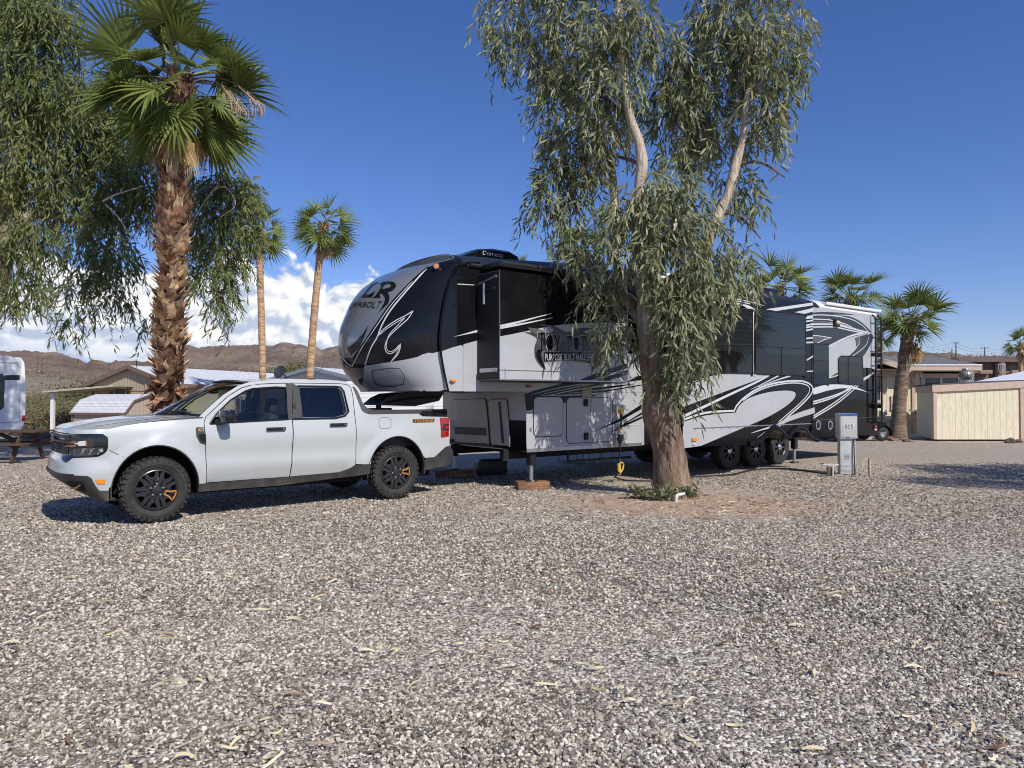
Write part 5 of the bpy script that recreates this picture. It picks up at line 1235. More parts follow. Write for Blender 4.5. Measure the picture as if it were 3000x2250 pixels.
def bark_mat():
    m = mat('peeling eucalyptus bark', (.42, .33, .26), .85, bump=.6, bscale=30.)
    t = NT(m.node_tree); b = m.node_tree.nodes['Principled BSDF']
    co = t.n('ShaderNodeTexCoord', out='Object')
    st = t.n('ShaderNodeVectorMath', {0: co, 1: (6., 6., 1.5)}, operation='MULTIPLY')
    n1 = t.n('ShaderNodeTexNoise', {'Vector': st, 'Scale': 1.9, 'Detail': 8., 'Roughness': .72}); n2 = t.n('ShaderNodeTexNoise', {'Vector': st, 'Scale': 5., 'Detail': 5., 'Roughness': .7})
    z = t.n('ShaderNodeSeparateXYZ', {0: co}, out=None).outputs[2]
    rough_ = t.ramp(n1, [(.30, (.075, .045, .028)), (.42, (.17, .11, .07)), (.55, (.29, .20, .135)), (.72, (.44, .34, .25))])
    smooth_ = t.ramp(n1, [(.30, (.30, .20, .13)), (.42, (.52, .40, .29)), (.6, (.70, .60, .47))])
    c = t.mix(t.smooth(t.math('ADD', z, t.math('MULTIPLY', n1, 1.5)), 2.6, 4.2), rough_, smooth_)
    c = t.mix(t.math('MULTIPLY', t.smooth(n2, .55, .72), .6), c, (.15, .10, .07))
    m.node_tree.links.new(c, b.inputs['Base Color'])
    h = t.math('ADD', n1, t.math('MULTIPLY', n2, .5)); bp = t.n('ShaderNodeBump', {'Strength': 1., 'Distance': .05, 'Height': h}); m.node_tree.links.new(bp, b.inputs['Normal'])
    return m
M_BARK = bark_mat()
def leaves_np(P, D, L, Wd_, r, curl=.18):
    """arrays of leaf bases, directions, lengths, widths -> verts, [tris, quads]"""
    n = len(P); D = D/np.linalg.norm(D, axis=1, keepdims=True)
    a = r.normal(size=(n, 3)); S = np.cross(D, a); S /= np.linalg.norm(S, axis=1, keepdims=True)+1e-9; N = np.cross(S, D)
    L = L[:, None]; w = Wd_[:, None]/2; cu = (r.random((n, 1))-.5)*2*curl*L
    sg = S*cu
    p0 = P; m1 = P+D*L*.35+sg*.55+N*cu*.3; m2 = P+D*L*.7+sg*.85+N*cu*.6; tp = P+D*L+sg*.6+N*cu*.9
    V = np.stack([p0, m1-S*w, m1+S*w, m2-S*w*.75, m2+S*w*.75, tp], 1).reshape(-1, 3)
    i = np.arange(n)[:, None]*6
    T = np.concatenate([i+np.array([[0, 1, 2]]), i+np.array([[3, 5, 4]])]); Qd = i+np.array([[1, 3, 4, 2]])
    return V, T, Qd
def hanging_foliage(clumps, n_twigs, r, tw_len=(.35, .9), per=(9, 16), leaf=(.10, .16), width=(.016, .026), spread=.5):
    """clumps: (centre, radii, weight) ; twigs start inside and arch over to hang; leaves along them"""
    C = np.array([c[0] for c in clumps]); Rr = np.array([c[1] for c in clumps]); w = np.array([c[2] for c in clumps], float); w /= w.sum()
    k = r.choice(len(C), n_twigs, p=w)
    u = r.normal(size=(n_twigs, 3)); u /= np.linalg.norm(u, axis=1, keepdims=True); rad = r.random((n_twigs, 1))**.30*r.choice([.72, .9, 1.08], (n_twigs, 1))
    st = C[k]+u*rad*Rr[k]; st[:, 2] += Rr[k][:, 2]*.18
    out = u*np.array([1, 1, .3]); tl = r.uniform(*tw_len, n_twigs)
    shade = r.normal(0, .10, len(C))[k]
    Ps = []; Ds = []; tones = []; paths = []
    for s in range(n_twigs):
        m = r.integers(*per); t = (np.arange(m)+r.random(m)*.6)/m
        o = out[s]*spread*tl[s]; sway = r.normal(0, .06, 3)*tl[s]
        path = lambda t: st[s]+np.outer(t*(1-.45*t), o)+np.outer(t*t, sway)+np.outer(-(t**1.5)*tl[s]*.85, [0, 0, 1])
        p = path(t); d = path(t+.05)-p; d /= np.linalg.norm(d, axis=1, keepdims=True)+1e-9
        dd = d*.45+r.normal(0, .46, (m, 3))+np.array([0, 0, -.55])+o*.6
        Ps.append(p); Ds.append(dd); tones.append(np.clip(.5+shade[s]+r.normal(0, .17, m)+.12*t, 0, 1)); paths.append(path(np.array([0, .35, .7, .95])))
    P = np.concatenate(Ps); D = np.concatenate(Ds); tn = np.concatenate(tones); n = len(P)
    V, T, Q = leaves_np(P, D, r.uniform(*leaf, n), r.uniform(*width, n), r)
    return V, T, Q, np.repeat(tn, 6), paths
def twig_mesh(paths, rad=.004, stride=1):
    V = []; Q = []
    for p in paths[::stride]:
        b0 = len(V)
        for i, q in enumerate(p):
            rr = rad*(1-.7*i/(len(p)-1))
            for k in range(3): a = 2.09*k; V.append((q[0]+rr*math.cos(a), q[1]+rr*math.sin(a), q[2]))
        for i in range(len(p)-1):
            for k in range(3): Q.append((b0+i*3+k, b0+i*3+(k+1) % 3, b0+(i+1)*3+(k+1) % 3, b0+(i+1)*3+k))
    return np.array(V), np.array(Q)
def tree_object(name, loc, label, cat, trunk_mb, foliage, fmat, group=None, twig_every=2, tw_rad=.004):
    root = empty(name, loc, 0, label, cat, group); off = np.array(loc)
    V, T, Q, tn, paths = foliage
    me = mesh_np('crown', V-off, [T, Q], [fmat], smooth=True, attrs={'tone': tn}); link('crown', me, root)
    tv, tq = twig_mesh([p-off for p in paths], tw_rad, twig_every)
    link('twigs', mesh_np('twigs', tv, [tq], [M_TWIG]), root)
    trunk_mb.build('trunk', root)
    return root
def wob_tube(mb, pts, rad, m, n=14, sub=6, amp=.03, seed=0, flare=0.):
    """trunk or limb: smooth path, lumpy section"""
    P_ = [Vector(p) for p in pts]; path = []; rs = []
    for i in range(len(P_)-1):
        for k in range(sub):
            t = k/sub; p0 = P_[max(i-1, 0)]; p1 = P_[i]; p2 = P_[i+1]; p3 = P_[min(i+2, len(P_)-1)]
            path.append(.5*((2*p1)+(p2-p0)*t+(2*p0-5*p1+4*p2-p3)*t*t+(3*p1-p0-3*p2+p3)*t**3)); rs.append(rad[i]+(rad[i+1]-rad[i])*t)
    path.append(P_[-1]); rs.append(rad[-1])
    b0 = len(mb.v); mb.tube(path, rs, m, n)
    for j in range(b0, len(mb.v)):
        v = Vector(mb.v[j]); i = min((j-b0)//n, len(path)-1); c = path[i]; d = v-c
        k = 1+amp*2*mnoise.noise(v*2.2+Vector((seed, 0, 0)))/max(.25, 1)+.5*amp*mnoise.noise(v*7+Vector((seed, 3, 0)))
        mb.v[j] = tuple(c+d*k)
# ---------------------------------------------------------------- big eucalyptus by the trailer
def big_eucalyptus():
    r = np.random.default_rng(21); TY = 10.15
    base = gnd(1972, 1458); Yb = TREE.y
    g = lambda u, v, dy=0.: at(u, v, Yb+dy)
    loc = (TREE.x, TREE.y, 0.)
    L = Vector(loc)
    tr = MB()
    rel = lambda *a: g(*a)-L
    wob_tube(tr, [Vector((.02, 0, -.08)), rel(1974, 1448), rel(1968, 1400), rel(1952, 1300), rel(1930, 1182), rel(1915, 1080), rel(1900, 960), rel(1893, 860)], [.335, .285, .25, .230, .215, .185, .16, .14], M_BARK, 24, 7, .16, 3)
    for k in range(7):     # buttress roots
        a = k*.9+.3; tr.tube([Vector((.20*math.cos(a), .20*math.sin(a), .16)), Vector((.30*math.cos(a), .30*math.sin(a), .03)), Vector((.38*math.cos(a), .38*math.sin(a), -.05))], [.08, .06, .03], M_BARK, 8)
    wob_tube(tr, [rel(1893, 860), rel(1878, 740, .05), rel(1873, 620, .0), rel(1873, 550, -.05), rel(1881, 482, -.08), rel(1871, 415, -.1), rel(1847, 347, -.1), rel(1835, 270, -.08), rel(1823, 174, -.05), rel(1815, 92, -.05), rel(1812, -60, .0), rel(1800, -300, .2)], [.15, .11, .085, .078, .075, .07, .06, .056, .05, .047, .04, .02], M_BARK, 12, 5, .10, 5)
    wob_tube(tr, [rel(1893, 870), rel(1985, 815, .1), rel(2054, 752, .0), rel(2083, 685, -.05), rel(2107, 622, -.05), rel(2132, 574, -.05), rel(2156, 482, -.05), rel(2175, 410, -.05), rel(2189, 289, .0), rel(2215, 160, .1), rel(2230, -50, .3)], [.13, .10, .085, .075, .07, .066, .06, .052, .045, .035, .02], M_BARK, 12, 5, .10, 8)
    wob_tube(tr, [rel(1893, 960), rel(1830, 850, .5), rel(1800, 700, .9), rel(1790, 480, 1.1), rel(1700, 300, 1.3), rel(1600, 120, 1.4)], [.10, .08, .06, .05, .04, .02], M_BARK, 10, 5, .1, 9)
    wob_tube(tr, [rel(1900, 980), rel(1845, 860, .2), rel(1800, 760, .3), rel(1770, 690, .35), rel(1715, 600, .5), rel(1640, 520, .6)], [.05, .03, .022, .018, .014, .01], M_TWIG, 8, 4, .1, 11)
    wob_tube(tr, [rel(1900, 860), rel(2000, 560, .8), rel(2030, 350, 1.1), rel(2040, 120, 1.2)], [.08, .06, .045, .02], M_BARK, 10, 5, .1, 13)
    for (u, v), (u2, v2), d in (((1881, 482), (1700, 480), .5), ((1847, 347), (1650, 250), .4), ((1823, 174), (1620, 60), .5), ((1815, 92), (1920, 90), -.4), ((2156, 482), (2300, 520), -.2), ((2189, 289), (2330, 200), -.3), ((2107, 622), (2230, 700), .2), ((1880, 640), (1980, 560), -.6), ((1873, 560), (1960, 700), -.6), ((1893, 860), (2080, 820), -.4), ((1893, 900), (1760, 860), -.1), ((1900, 960), (1980, 1000), -.45)):
        m_ = ((u+u2)/2, (v+v2)/2-25)
        wob_tube(tr, [rel(u, v), rel(m_[0], m_[1], d*.6), rel(u2, v2, d)], [.03, .02, .008], M_TWIG, 6, 4, .1, u)
    # flaking bark ribbons on the trunk
    for k in range(26):
        a = r.random()*6.28; z = r.uniform(.8, 2.6); t = z; c = rel(1972+(1915-1972)*(z/2.4), 1458-z*200); rr_ = .235-.02*z
        tr.prism([(-.02, 0), (.02, 0), (.014, .12+.1*r.random()), (-.01, .14)], 0, .008, M_BARK, lambda x, y, d, a=a, c=c, rr_=rr_: (c.x+(rr_+d+y*.12)*math.cos(a)-x*math.sin(a), c.y+(rr_+d+y*.12)*math.sin(a)+x*math.cos(a), c.z+.1-y))
    cl = []
    def C(u, v, ru, rv, dy=0., w=None, rd=None):
        p = g(u, v, dy); s = (Yb+dy)/FPX; a, b_ = ru*s, rv*s
        cl.append((np.array(p), np.array([a, rd or min(a, b_)*1.0+.15, b_]), w if w is not None else ru*rv))
    for q in ((1690, -90, 150, 90, .3), (1840, -110, 120, 90, 0.), (1560, -70, 120, 90, .6), (2130, -80, 120, 80, .3), (2250, -90, 120, 90, .1), (1800, -230, 160, 110, .2), (2220, -210, 110, 90, .2), (1480, 40, 95, 75, .6), (1570, 140, 85, 85, .5), (1480, 130, 60, 60, .7), (1660, 60, 130, 90, .4), (1690, 200, 120, 90, .2), (1620, 280, 85, 80, .5), (1760, 110, 130, 100, 0.), (1780, 260, 110, 100, -.1), (1860, 60, 90, 80, -.2),
              (1720, 360, 115, 100, .3), (1660, 420, 85, 90, .5), (1620, 520, 75, 80, .5), (1590, 600, 50, 65, .5), (1720, 500, 85, 100, .5), (1770, 400, 80, 90, .6), (1680, 590, 60, 55, .4),
              (1940, 150, 95, 75, .2), (2000, 240, 110, 90, .5), (2060, 110, 95, 90, .4), (2130, 60, 120, 90, .2), (2230, 90, 110, 90, .0), (2310, 60, 60, 60, .1), (2270, 200, 95, 90, -.1), (2170, 190, 100, 90, .3), (2330, 110, 42, 60, 0), (2310, 230, 50, 55, 0),
              (2080, 280, 110, 100, .6), (2230, 300, 75, 70, .0), (2000, 360, 110, 90, .7), (2080, 420, 95, 100, .6), (2240, 380, 55, 60, .05), (1940, 300, 85, 80, .5), (1980, 470, 80, 80, .5), (2160, 540, 60, 60, .3), (2190, 580, 45, 55, .0), (2270, 320, 40, 40, 0.),
              (1910, 560, 95, 75, -.4), (2000, 560, 85, 75, -.4), (1860, 650, 90, 80, -.4), (1960, 650, 105, 85, -.5), (2050, 660, 80, 70, -.3), (1870, 740, 85, 80, -.3), (1970, 760, 110, 85, -.5), (2070, 770, 85, 70, -.3), (1800, 620, 45, 65, -.2),
              (2160, 760, 60, 60, -.1), (2190, 810, 40, 55, -.1), (2110, 840, 70, 60, -.3), (2030, 850, 95, 70, -.5), (1975, 850, 70, 70, -.4), (1990, 940, 75, 75, -.5), (2060, 930, 50, 60, -.35),
              (2010, 1030, 55, 65, -.5), (2055, 1070, 30, 45, -.45), (1960, 1080, 40, 60, -.45), (1975, 1120, 22, 40, -.45),
              (1690, 700, 45, 60, .2), (1720, 780, 60, 70, .2), (1760, 860, 60, 75, .15), (1790, 950, 60, 70, .1), (1815, 1000, 40, 40, .05), (1760, 990, 30, 40, .1), (1670, 650, 30, 40, .3)): C(*q)
    cl = [(c_, r_*np.array([.80, .75, .80]), w_) for c_, r_, w_ in cl]
    fol = hanging_foliage(cl, 3050, r, (.22, .68), (8, 15), (.11, .215), (.019, .036), .8)
    return tree_object('eucalyptus_tree', loc, 'tall eucalyptus tree with a thick peeling trunk and drooping grey green leaves beside the trailer', 'tree', tr, fol, M_EUC)
big_eucalyptus()
def left_eucalyptus():
    r = np.random.default_rng(33); Yb = 15.2; loc = (-12.2, 15.6, 0.); L = Vector(loc)
    rel = lambda u, v, dy=0.: at(u, v, Yb+dy)-L
    tr = MB()
    wob_tube(tr, [Vector((0, 0, -.1)), Vector((.1, 0, 1.2)), Vector((.5, -.1, 2.6)), Vector((1.0, -.1, 4.0)), Vector((1.3, 0, 6.)), Vector((1.7, 0, 8.5))], [.50, .38, .33, .28, .2, .08], M_BARK, 16, 6, .1, 2)
    wob_tube(tr, [Vector((.5, -.1, 2.6)), rel(0, 720), rel(60, 650), rel(130, 625, .3), rel(230, 650, .8), rel(330, 640, 1.1), rel(480, 560, 1.2), rel(640, 540, .8)], [.26, .15, .12, .10, .08, .06, .04, .02], M_BARK, 12, 5, .12, 4)
    wob_tube(tr, [Vector((1.0, -.1, 4.)), rel(40, 480), rel(160, 360), rel(300, 260), rel(380, 200)], [.2, .14, .1, .07, .03], M_BARK, 10, 5, .1, 6)
    for pts in (([(620, 560), (660, 548), (690, 600), (640, 640)]), ([(310, 600), (350, 640), (380, 690), (420, 700)]), ([(300, 590), (340, 570), (420, 545)]), ([(640, 540), (600, 590), (570, 640)])):
        wob_tube(tr, [rel(u, v, -.7) for u, v in pts], [.017, .013, .009, .004][:len(pts)], M_BARK, 6, 4, .1, 7)
    cl = []
    def C(u, v, ru, rv, dy=0., w=None):
        p = at(u, v, Yb+dy); s = (Yb+dy)/FPX; cl.append((np.array(p), np.array([ru*s, min(ru, rv)*s+.3, rv*s]), w if w is not None else ru*rv))
    for q in ((-40, -110, 140, 100, .2), (110, -90, 110, 90, 0), (0, -260, 150, 110, .3), (-60, 40, 120, 100, 0), (60, 40, 110, 90, -.4), (150, 60, 85, 75, -.3), (190, 110, 45, 60, -.2), (0, 170, 130, 110, -.3), (110, 170, 85, 90, -.3), (60, 300, 130, 110, -.2), (-60, 330, 110, 120, 0), (170, 290, 110, 90, -.2), (270, 260, 85, 65, .2), (230, 370, 130, 100, .2), (330, 380, 110, 90, .4), (60, 450, 130, 110, -.2), (-60, 500, 120, 120, 0),
              (180, 500, 120, 100, .3), (310, 500, 120, 100, .5), (410, 470, 90, 90, .6), (60, 580, 110, 90, .1), (230, 610, 110, 80, .4), (350, 590, 90, 80, .5), (440, 590, 80, 80, .6),
              (30, 700, 60, 95, -.2), (55, 820, 38, 70, -.3), (110, 680, 50, 70, -.1), (45, 880, 22, 40, -.3), (130, 760, 38, 70, -.1), (115, 850, 28, 60, -.1), (245, 730, 45, 80, .0), (220, 840, 30, 65, .0), (205, 920, 18, 45, .0), (320, 700, 60, 85, .2), (300, 830, 32, 70, .2), (360, 770, 45, 75, .3), (355, 880, 25, 60, .3), (290, 910, 16, 40, .2), (200, 960, 10, 20, 0), (-40, 720, 60, 90, 0),
              (560, 560, 70, 70, .5), (650, 560, 85, 60, .4), (720, 590, 55, 60, .3), (600, 650, 75, 70, .4), (690, 670, 65, 70, .3), (640, 740, 55, 70, .3), (610, 810, 40, 65, .2), (690, 780, 40, 70, .2), (665, 860, 26, 60, .2), (620, 870, 20, 40, .2), (560, 700, 45, 60, .4), (545, 800, 22, 50, .3), (660, 920, 14, 35, .2), (730, 690, 30, 60, .2), (680, 520, 60, 40, .4), (740, 540, 30, 30, .3), (450, 950, 20, 60, .3)): C(*q)
    cl = [(c_, r_*np.array([.88, .85, .88]), w_) for c_, r_, w_ in cl]
    fol = hanging_foliage(cl, 4900, r, (.28, .85), (8, 16), (.12, .23), (.021, .038), .7)
    tree_object('eucalyptus_tree', loc, 'wide weeping eucalyptus with dusty dark hanging foliage behind the shaggy palm on the left', 'tree', tr, fol, M_EUC2, twig_every=3, tw_rad=.006)
left_eucalyptus()

# ---------------------------------------------------------------- fan palms
def frond_mesh(r, size, el, dry=False, nseg=34, stem=.9):
    """one fan leaf in a frame whose +X points out from the crown; el = elevation of the stalk"""
    V = []; Q = []; tone = []
    base = np.array([0., 0, 0]); d = np.array([math.cos(el), 0, math.sin(el)])
    path = [base]; cur = d.copy(); n = 7
    for i in range(n):
        path.append(path[-1]+cur*stem*size/n); cur = cur+np.array([0, 0, -.055 if not dry else -.16]); cur /= np.linalg.norm(cur)
    # stalk
    for i, p in enumerate(path):
        w = .022*size*(1-.5*i/n)+.008
        for q in ((-w, 0), (0, w*.6), (w, 0), (0, -w*.5)): V.append((p[0]-q[1]*cur[2]*.3, p[1]+q[0], p[2]+q[1])); tone.append(.85)
    for i in range(n):
        for k in range(4): Q.append((i*4+k, i*4+(k+1) % 4, (i+1)*4+(k+1) % 4, (i+1)*4+k))
    c = path[-1]; fwd = cur; side = np.array([0, 1., 0]); up = np.cross(fwd, side); up = up if up[2] > 0 or abs(fwd[2]) > .9 else -up
    Rl = size*(.95 if not dry else .8)
    fold = 1.0 if not dry else .6
    for s in range(nseg):
        a = R(-118+236*s/(nseg-1))*(1 if not dry else .55)
        dirn = fwd*math.cos(a)+side*math.sin(a)+up*(fold*abs(math.sin(a))*.6-.12); dirn /= np.linalg.norm(dirn)
        perp = np.cross(dirn, up); perp /= np.linalg.norm(perp)+1e-9
        LL = Rl*(1.-.22*(abs(a)/2.)**1.5)*r.uniform(.9, 1.08); p = c+dirn*.02; b0 = len(V); m = 7; tn = .45+r.normal(0, .13)
        cur2 = dirn.copy(); droop = r.uniform(.08, .30) if not dry else .4
        for i in range(m+1):
            t = i/m
            w = LL*.037*(min(1, .25+t*2.2) if t < .42 else max(.035, 1-(t-.42)*1.75))
            o = up*w*.55*(1 if s % 2 else -1)*(1-t)
            for q in (-1, 1):
                v = p+perp*w*q+o*q; V.append(tuple(v)); tone.append(np.clip(tn+.25*max(0, t-.7)+.1*(1-t), 0, 1))
            cur2 = cur2+np.array([0, 0, -1])*droop*(t**1.6)*1.5; cur2 /= np.linalg.norm(cur2)
            p = p+cur2*LL/m
        for i in range(m): Q.append((b0+2*i, b0+2*i+1, b0+2*i+3, b0+2*i+2))
    return mesh_np('frond', np.array(V), [np.array(Q)], [M_DRY if dry else M_PALM], attrs={'tone': np.array(tone)})
_fr = np.random.default_rng(5)
FROND = {}
def frond(size_key, el_deg, dry=False, variant=0):
    k = (round(el_deg/12), dry, variant, size_key)
    if k not in FROND: FROND[k] = frond_mesh(_fr, 1.0, R(round(el_deg/12)*12), dry, 34 if size_key == 'near' else 22, .9)
    return FROND[k]
def fan_palm(loc, h, lean, size, trunk_r, label, n=30, seed=0, near=False, dead=6, rz=0., group='fan palms', skirt=.5, trunk='smooth', name='palm_tree', els=(80, -48), dead_z=.35):
    r = np.random.default_rng(seed)
    root = empty(name, loc, rz, label, 'palm tree', group)
    tr = MB(); m_ = mat('palm trunk fibre', (.46, .30, .17), .9, bump=.5, bscale=25., stretch=(2, 2, 9), var=.45, scale=1.6) if trunk == 'smooth' else mat('grey palm trunk', (.21, .15, .10), .9, bump=.5, bscale=25., stretch=(2, 2, 9), var=.5, scale=1.6) if trunk == 'dark' else mat('old palm fibre', (.12, .07, .042), .95, var=.4, bump=.5)
    pts = [Vector((lean[0]*t**1.6, lean[1]*t**1.6, h*t)) for t in np.linspace(0, 1, 9)]
    wob_tube(tr, pts, [trunk_r*(1.42 if i == 0 else 1.14 if i == 1 else 1.02-.02*i) for i in range(9)], m_, 16, 4, .05, seed)
    top = pts[-1]
    tr.build('trunk', root)
    # leaf bases under the crown
    bs = MB(); bm_ = mat('leaf base stub', (.23, .115, .062), .85, var=.55, scale=9., col2=(.09, .045, .028))
    nb = int(60*(skirt/.5))
    for k in range(nb):
        z = top.z-skirt+skirt*1.1*k/nb; a = k*2.4+r.normal(0, .2); rr_ = trunk_r*(.95+.35*math.sin(math.pi*min(1, max(0, (k/nb))))); L_ = r.uniform(.10, .2)*(size*.8); w = L_*.3
        cx, cy = top.x, top.y; o = r.uniform(.25, .6)
        bs.prism([(-w, 0), (w, 0), (w*.5, L_*.6), (0, L_)], 0, .02, bm_, lambda x, y, d, a=a, z=z, rr_=rr_, o=o: (cx+(rr_*.98+y*o+d)*math.cos(a)-x*math.sin(a), cy+(rr_*.98+y*o+d)*math.sin(a)+x*math.cos(a), z+y*.8))
    bs.build('trunk_fibre', root)
    for k in range(n):
        t = k/(n-1); el = els[0]+(els[1]-els[0])*t**.85+r.normal(0, 7); a = k*2.399+r.normal(0, .25)
        o = link('frond', frond('near' if near else 'far', el, False, k % 3), root); o.location = top+Vector((0, 0, -.25*t*size*.6)); s = size*r.uniform(.70, 1.14)*(1 if t > .12 else .85); o.scale = (s, s, s); o.rotation_euler = (r.normal(0, .45), r.normal(0, .1), a)
    for k in range(dead):
        o = link('dead_frond', frond('near' if near else 'far', -68, True, k % 3), root); a = r.random()*6.28; s = size*r.uniform(.6, .85)
        o.location = top+Vector((0, 0, -dead_z*size*r.uniform(.6, 1.1))); o.scale = (s, s, s); o.rotation_euler = (0, 0, a)
    return root
def near_palm():
    loc = at(487, 1407, 13.2); loc.z = 0
    sc_ = 13.2/FPX
    ztop = at(500, 225, 13.2).z
    root = fan_palm(loc, ztop, (.18, 0), 1.12, .20, 'stout palm with a shaggy trunk of curled brown leaf bases standing behind the truck hood', 38, 3, True, 5, 0., None, .8, 'shaggy', els=(86, -66))
    r = np.random.default_rng(9)
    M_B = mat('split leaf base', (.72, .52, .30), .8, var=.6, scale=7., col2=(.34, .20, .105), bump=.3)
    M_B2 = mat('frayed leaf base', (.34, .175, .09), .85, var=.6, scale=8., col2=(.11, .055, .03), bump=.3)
    bs = MB()
    def boot(z, a, L, w, out, up, m, tw):
        t = z/ztop; R0 = .27*(1.32-.9*min(z, .5) if z < .5 else .95) if z < 1.2 else .255; R0 += .035*math.sin(z*3.1)
        cx = .18*max(0., t)**1.6
        ca, sa = math.cos(a), math.sin(a)
        def P(x, y, d): rr_ = R0*.77+y*out*.74-d*.012+.22*w*abs(x/w)**2*(-1); return (cx+rr_*ca-x*sa, rr_*sa+x*ca, z+y*up+x*tw)
        rows = []
        for i in range(5):
            q = i/4; ww = w*(1.1-.55*q)
            cup = .35*ww
            rows.append([P(ww*u, L*q, -cup*(u*u)*6*q) for u in (-1, -.5, 0, .5, 1)])
        bs.grid(rows, m, False)
        for u in (-1, 1):      # the split horns
            e = rows[-1]; i0 = 0 if u < 0 else 4; i1 = 1 if u < 0 else 3
            tip = Vector(P(w*.75*u, L*1.42, 0))
            bs.add([e[i0], e[i1], tip], [(0, 1, 2)], m)
    z = .05; k = 0
    while z < ztop-.55:
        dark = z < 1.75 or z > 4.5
        n = 11
        for j in range(n):
            a = 2*math.pi*(j+.5*(k % 2))/n+r.normal(0, .14); zz = z+r.normal(0, .035)
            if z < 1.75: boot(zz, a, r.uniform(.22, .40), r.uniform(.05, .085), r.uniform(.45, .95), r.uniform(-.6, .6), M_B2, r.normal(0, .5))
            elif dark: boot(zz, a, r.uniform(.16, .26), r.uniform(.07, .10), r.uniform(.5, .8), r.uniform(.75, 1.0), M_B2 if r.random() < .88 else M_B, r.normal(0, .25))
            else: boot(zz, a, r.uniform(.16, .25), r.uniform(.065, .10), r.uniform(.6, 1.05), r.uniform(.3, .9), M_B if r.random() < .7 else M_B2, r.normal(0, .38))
        z += .098; k += 1
    bs.build('bark', root, sharp=30)
    # seed stalks, dry
    sp = MB()
    for (a, L, dz) in ((2.9, 1.5, .35), (.15, 1.4, -.15), (-.2, 1.2, -.3)):
        p = [Vector((.18+L*t*math.cos(a), L*t*math.sin(a), ztop+dz+.9*t-1.1*t*t)) for t in np.linspace(0, 1, 8)]
        sp.tube(p, [.018*(1-.6*i/7) for i in range(8)], M_TWIG, 5)
        for q in range(16): e = p[-1]+Vector(r.normal(0, .06, 3)); sp.tube([p[-1-q % 3], e+Vector((0, 0, -.15)), e+Vector((0, 0, -.3))], [.006, .01, .003], mat('dry seed stalk', (.45, .33, .22), .9, var=.3), 4)
    sp.build('seed_stalk', root)
near_palm()
def px_palm(u, v_crown, Y, base_u, size_px, tr_px, label, seed, **k):
    s = Y/FPX; top = at(u, v_crown, Y); b_ = at(base_u, HOR, Y)
    return fan_palm((b_.x, Y, 0), top.z, (top.x-b_.x, 0), size_px*s/1.75, tr_px*s, label, seed=seed, **k)
GP = 'slim fan palms beyond the truck'
px_palm(757, 668, 33, 771, 104, 10.5, 'slim palm just right of the weeping eucalyptus with its fronds pushed upright', 11, n=22, group=GP, skirt=1.5, dead=5, els=(84, -62))
px_palm(947, 660, 34, 903, 112, 11.5, 'slim leaning palm with bare tan trunk standing next to the trailer nose', 12, n=28, group=GP, skirt=1.5, dead=6, els=(84, -58))
GR = 'fan palms behind the trailer'
px_palm(1700, 735, 26, 1690, 115, 12, 'palm showing yellow tips behind the eucalyptus and above the trailer roof', 13, n=26, group=GR, dead=5)
px_palm(1528, 800, 30, 1528, 60, 9, 'small palm with only its frond tips showing above the trailer roof', 14, n=16, group=GR, dead=0, els=(85, 10))
px_palm(2285, 840, 27, 2290, 125, 12, 'palm above the trailer roof just right of the eucalyptus leaves', 15, n=28, group=GR, dead=3)
px_palm(2495, 868, 28, 2500, 120, 12, 'palm rising above the rear roof rail of the trailer', 16, n=28, group=GR, dead=3)
px_palm(2668, 935, 24.2, 2630, 132, 19, 'palm with a thick leaning trunk and golden dead skirt by the tan shed', 17, n=32, group=GR, dead=18, skirt=1.5, els=(84, -30), dead_z=.55, trunk='dark')
px_palm(2572, 965, 33, 2560, 78, 10, 'low palm half hidden behind the trailer ladder', 18, n=18, group=GR, dead=4)
px_palm(2990, 1005, 66, 2992, 58, 6.5, 'distant palm in front of the brown apartments at the right edge', 19, n=20, group=None, dead=3)

GB = 'palms outside the right edge'
for i, (x, y, h) in enumerate(((18.5, 11.2, 4.4), (23., 12.6, 5.2), (28.5, 13.2, 5.0))):
    fan_palm((x, y, 0), h, (.1, 0), 1.25, .2, 'fan palm outside the right edge, %s, mirrored in the trailer windows' % ('nearest the lot', 'in the middle', 'farthest away')[i], 26, 40+i, False, 5, group=GB)
# ================================================================== BUILDINGS AND BACKGROUND
def siding(name, col, pitch=.2, rough=.75, axis='XY', groove=.55, var=.06):
    """vertical boards: dark grooves every pitch metres along the wall"""
    if name in MATS: return MATS[name]
    m = mat(name, col, rough, var=var, scale=3., stretch=(8, 8, 1))
    t = NT(m.node_tree); b = m.node_tree.nodes['Principled BSDF']
    co = t.n('ShaderNodeTexCoord', out='Object'); sp = t.n('ShaderNodeSeparateXYZ', {0: co}, out=None)
    src = {'XY': t.math('ADD', sp.outputs[0], sp.outputs[1]), 'Z': sp.outputs[2]}[axis]
    f = t.math('FRACT', t.math('DIVIDE', src, pitch)); g = t.math('LESS_THAN', t.math('ABSOLUTE', t.math('SUBTRACT', f, .5)), .045)
    old = b.inputs['Base Color'].links[0].from_socket
    c = t.mix(g, old, tuple(x*groove for x in col)); m.node_tree.links.new(c, b.inputs['Base Color'])
    bp = t.n('ShaderNodeBump', {'Strength': .6, 'Distance': .01, 'Height': t.math('SUBTRACT', 1., g)}); m.node_tree.links.new(bp, b.inputs['Normal'])
    return m
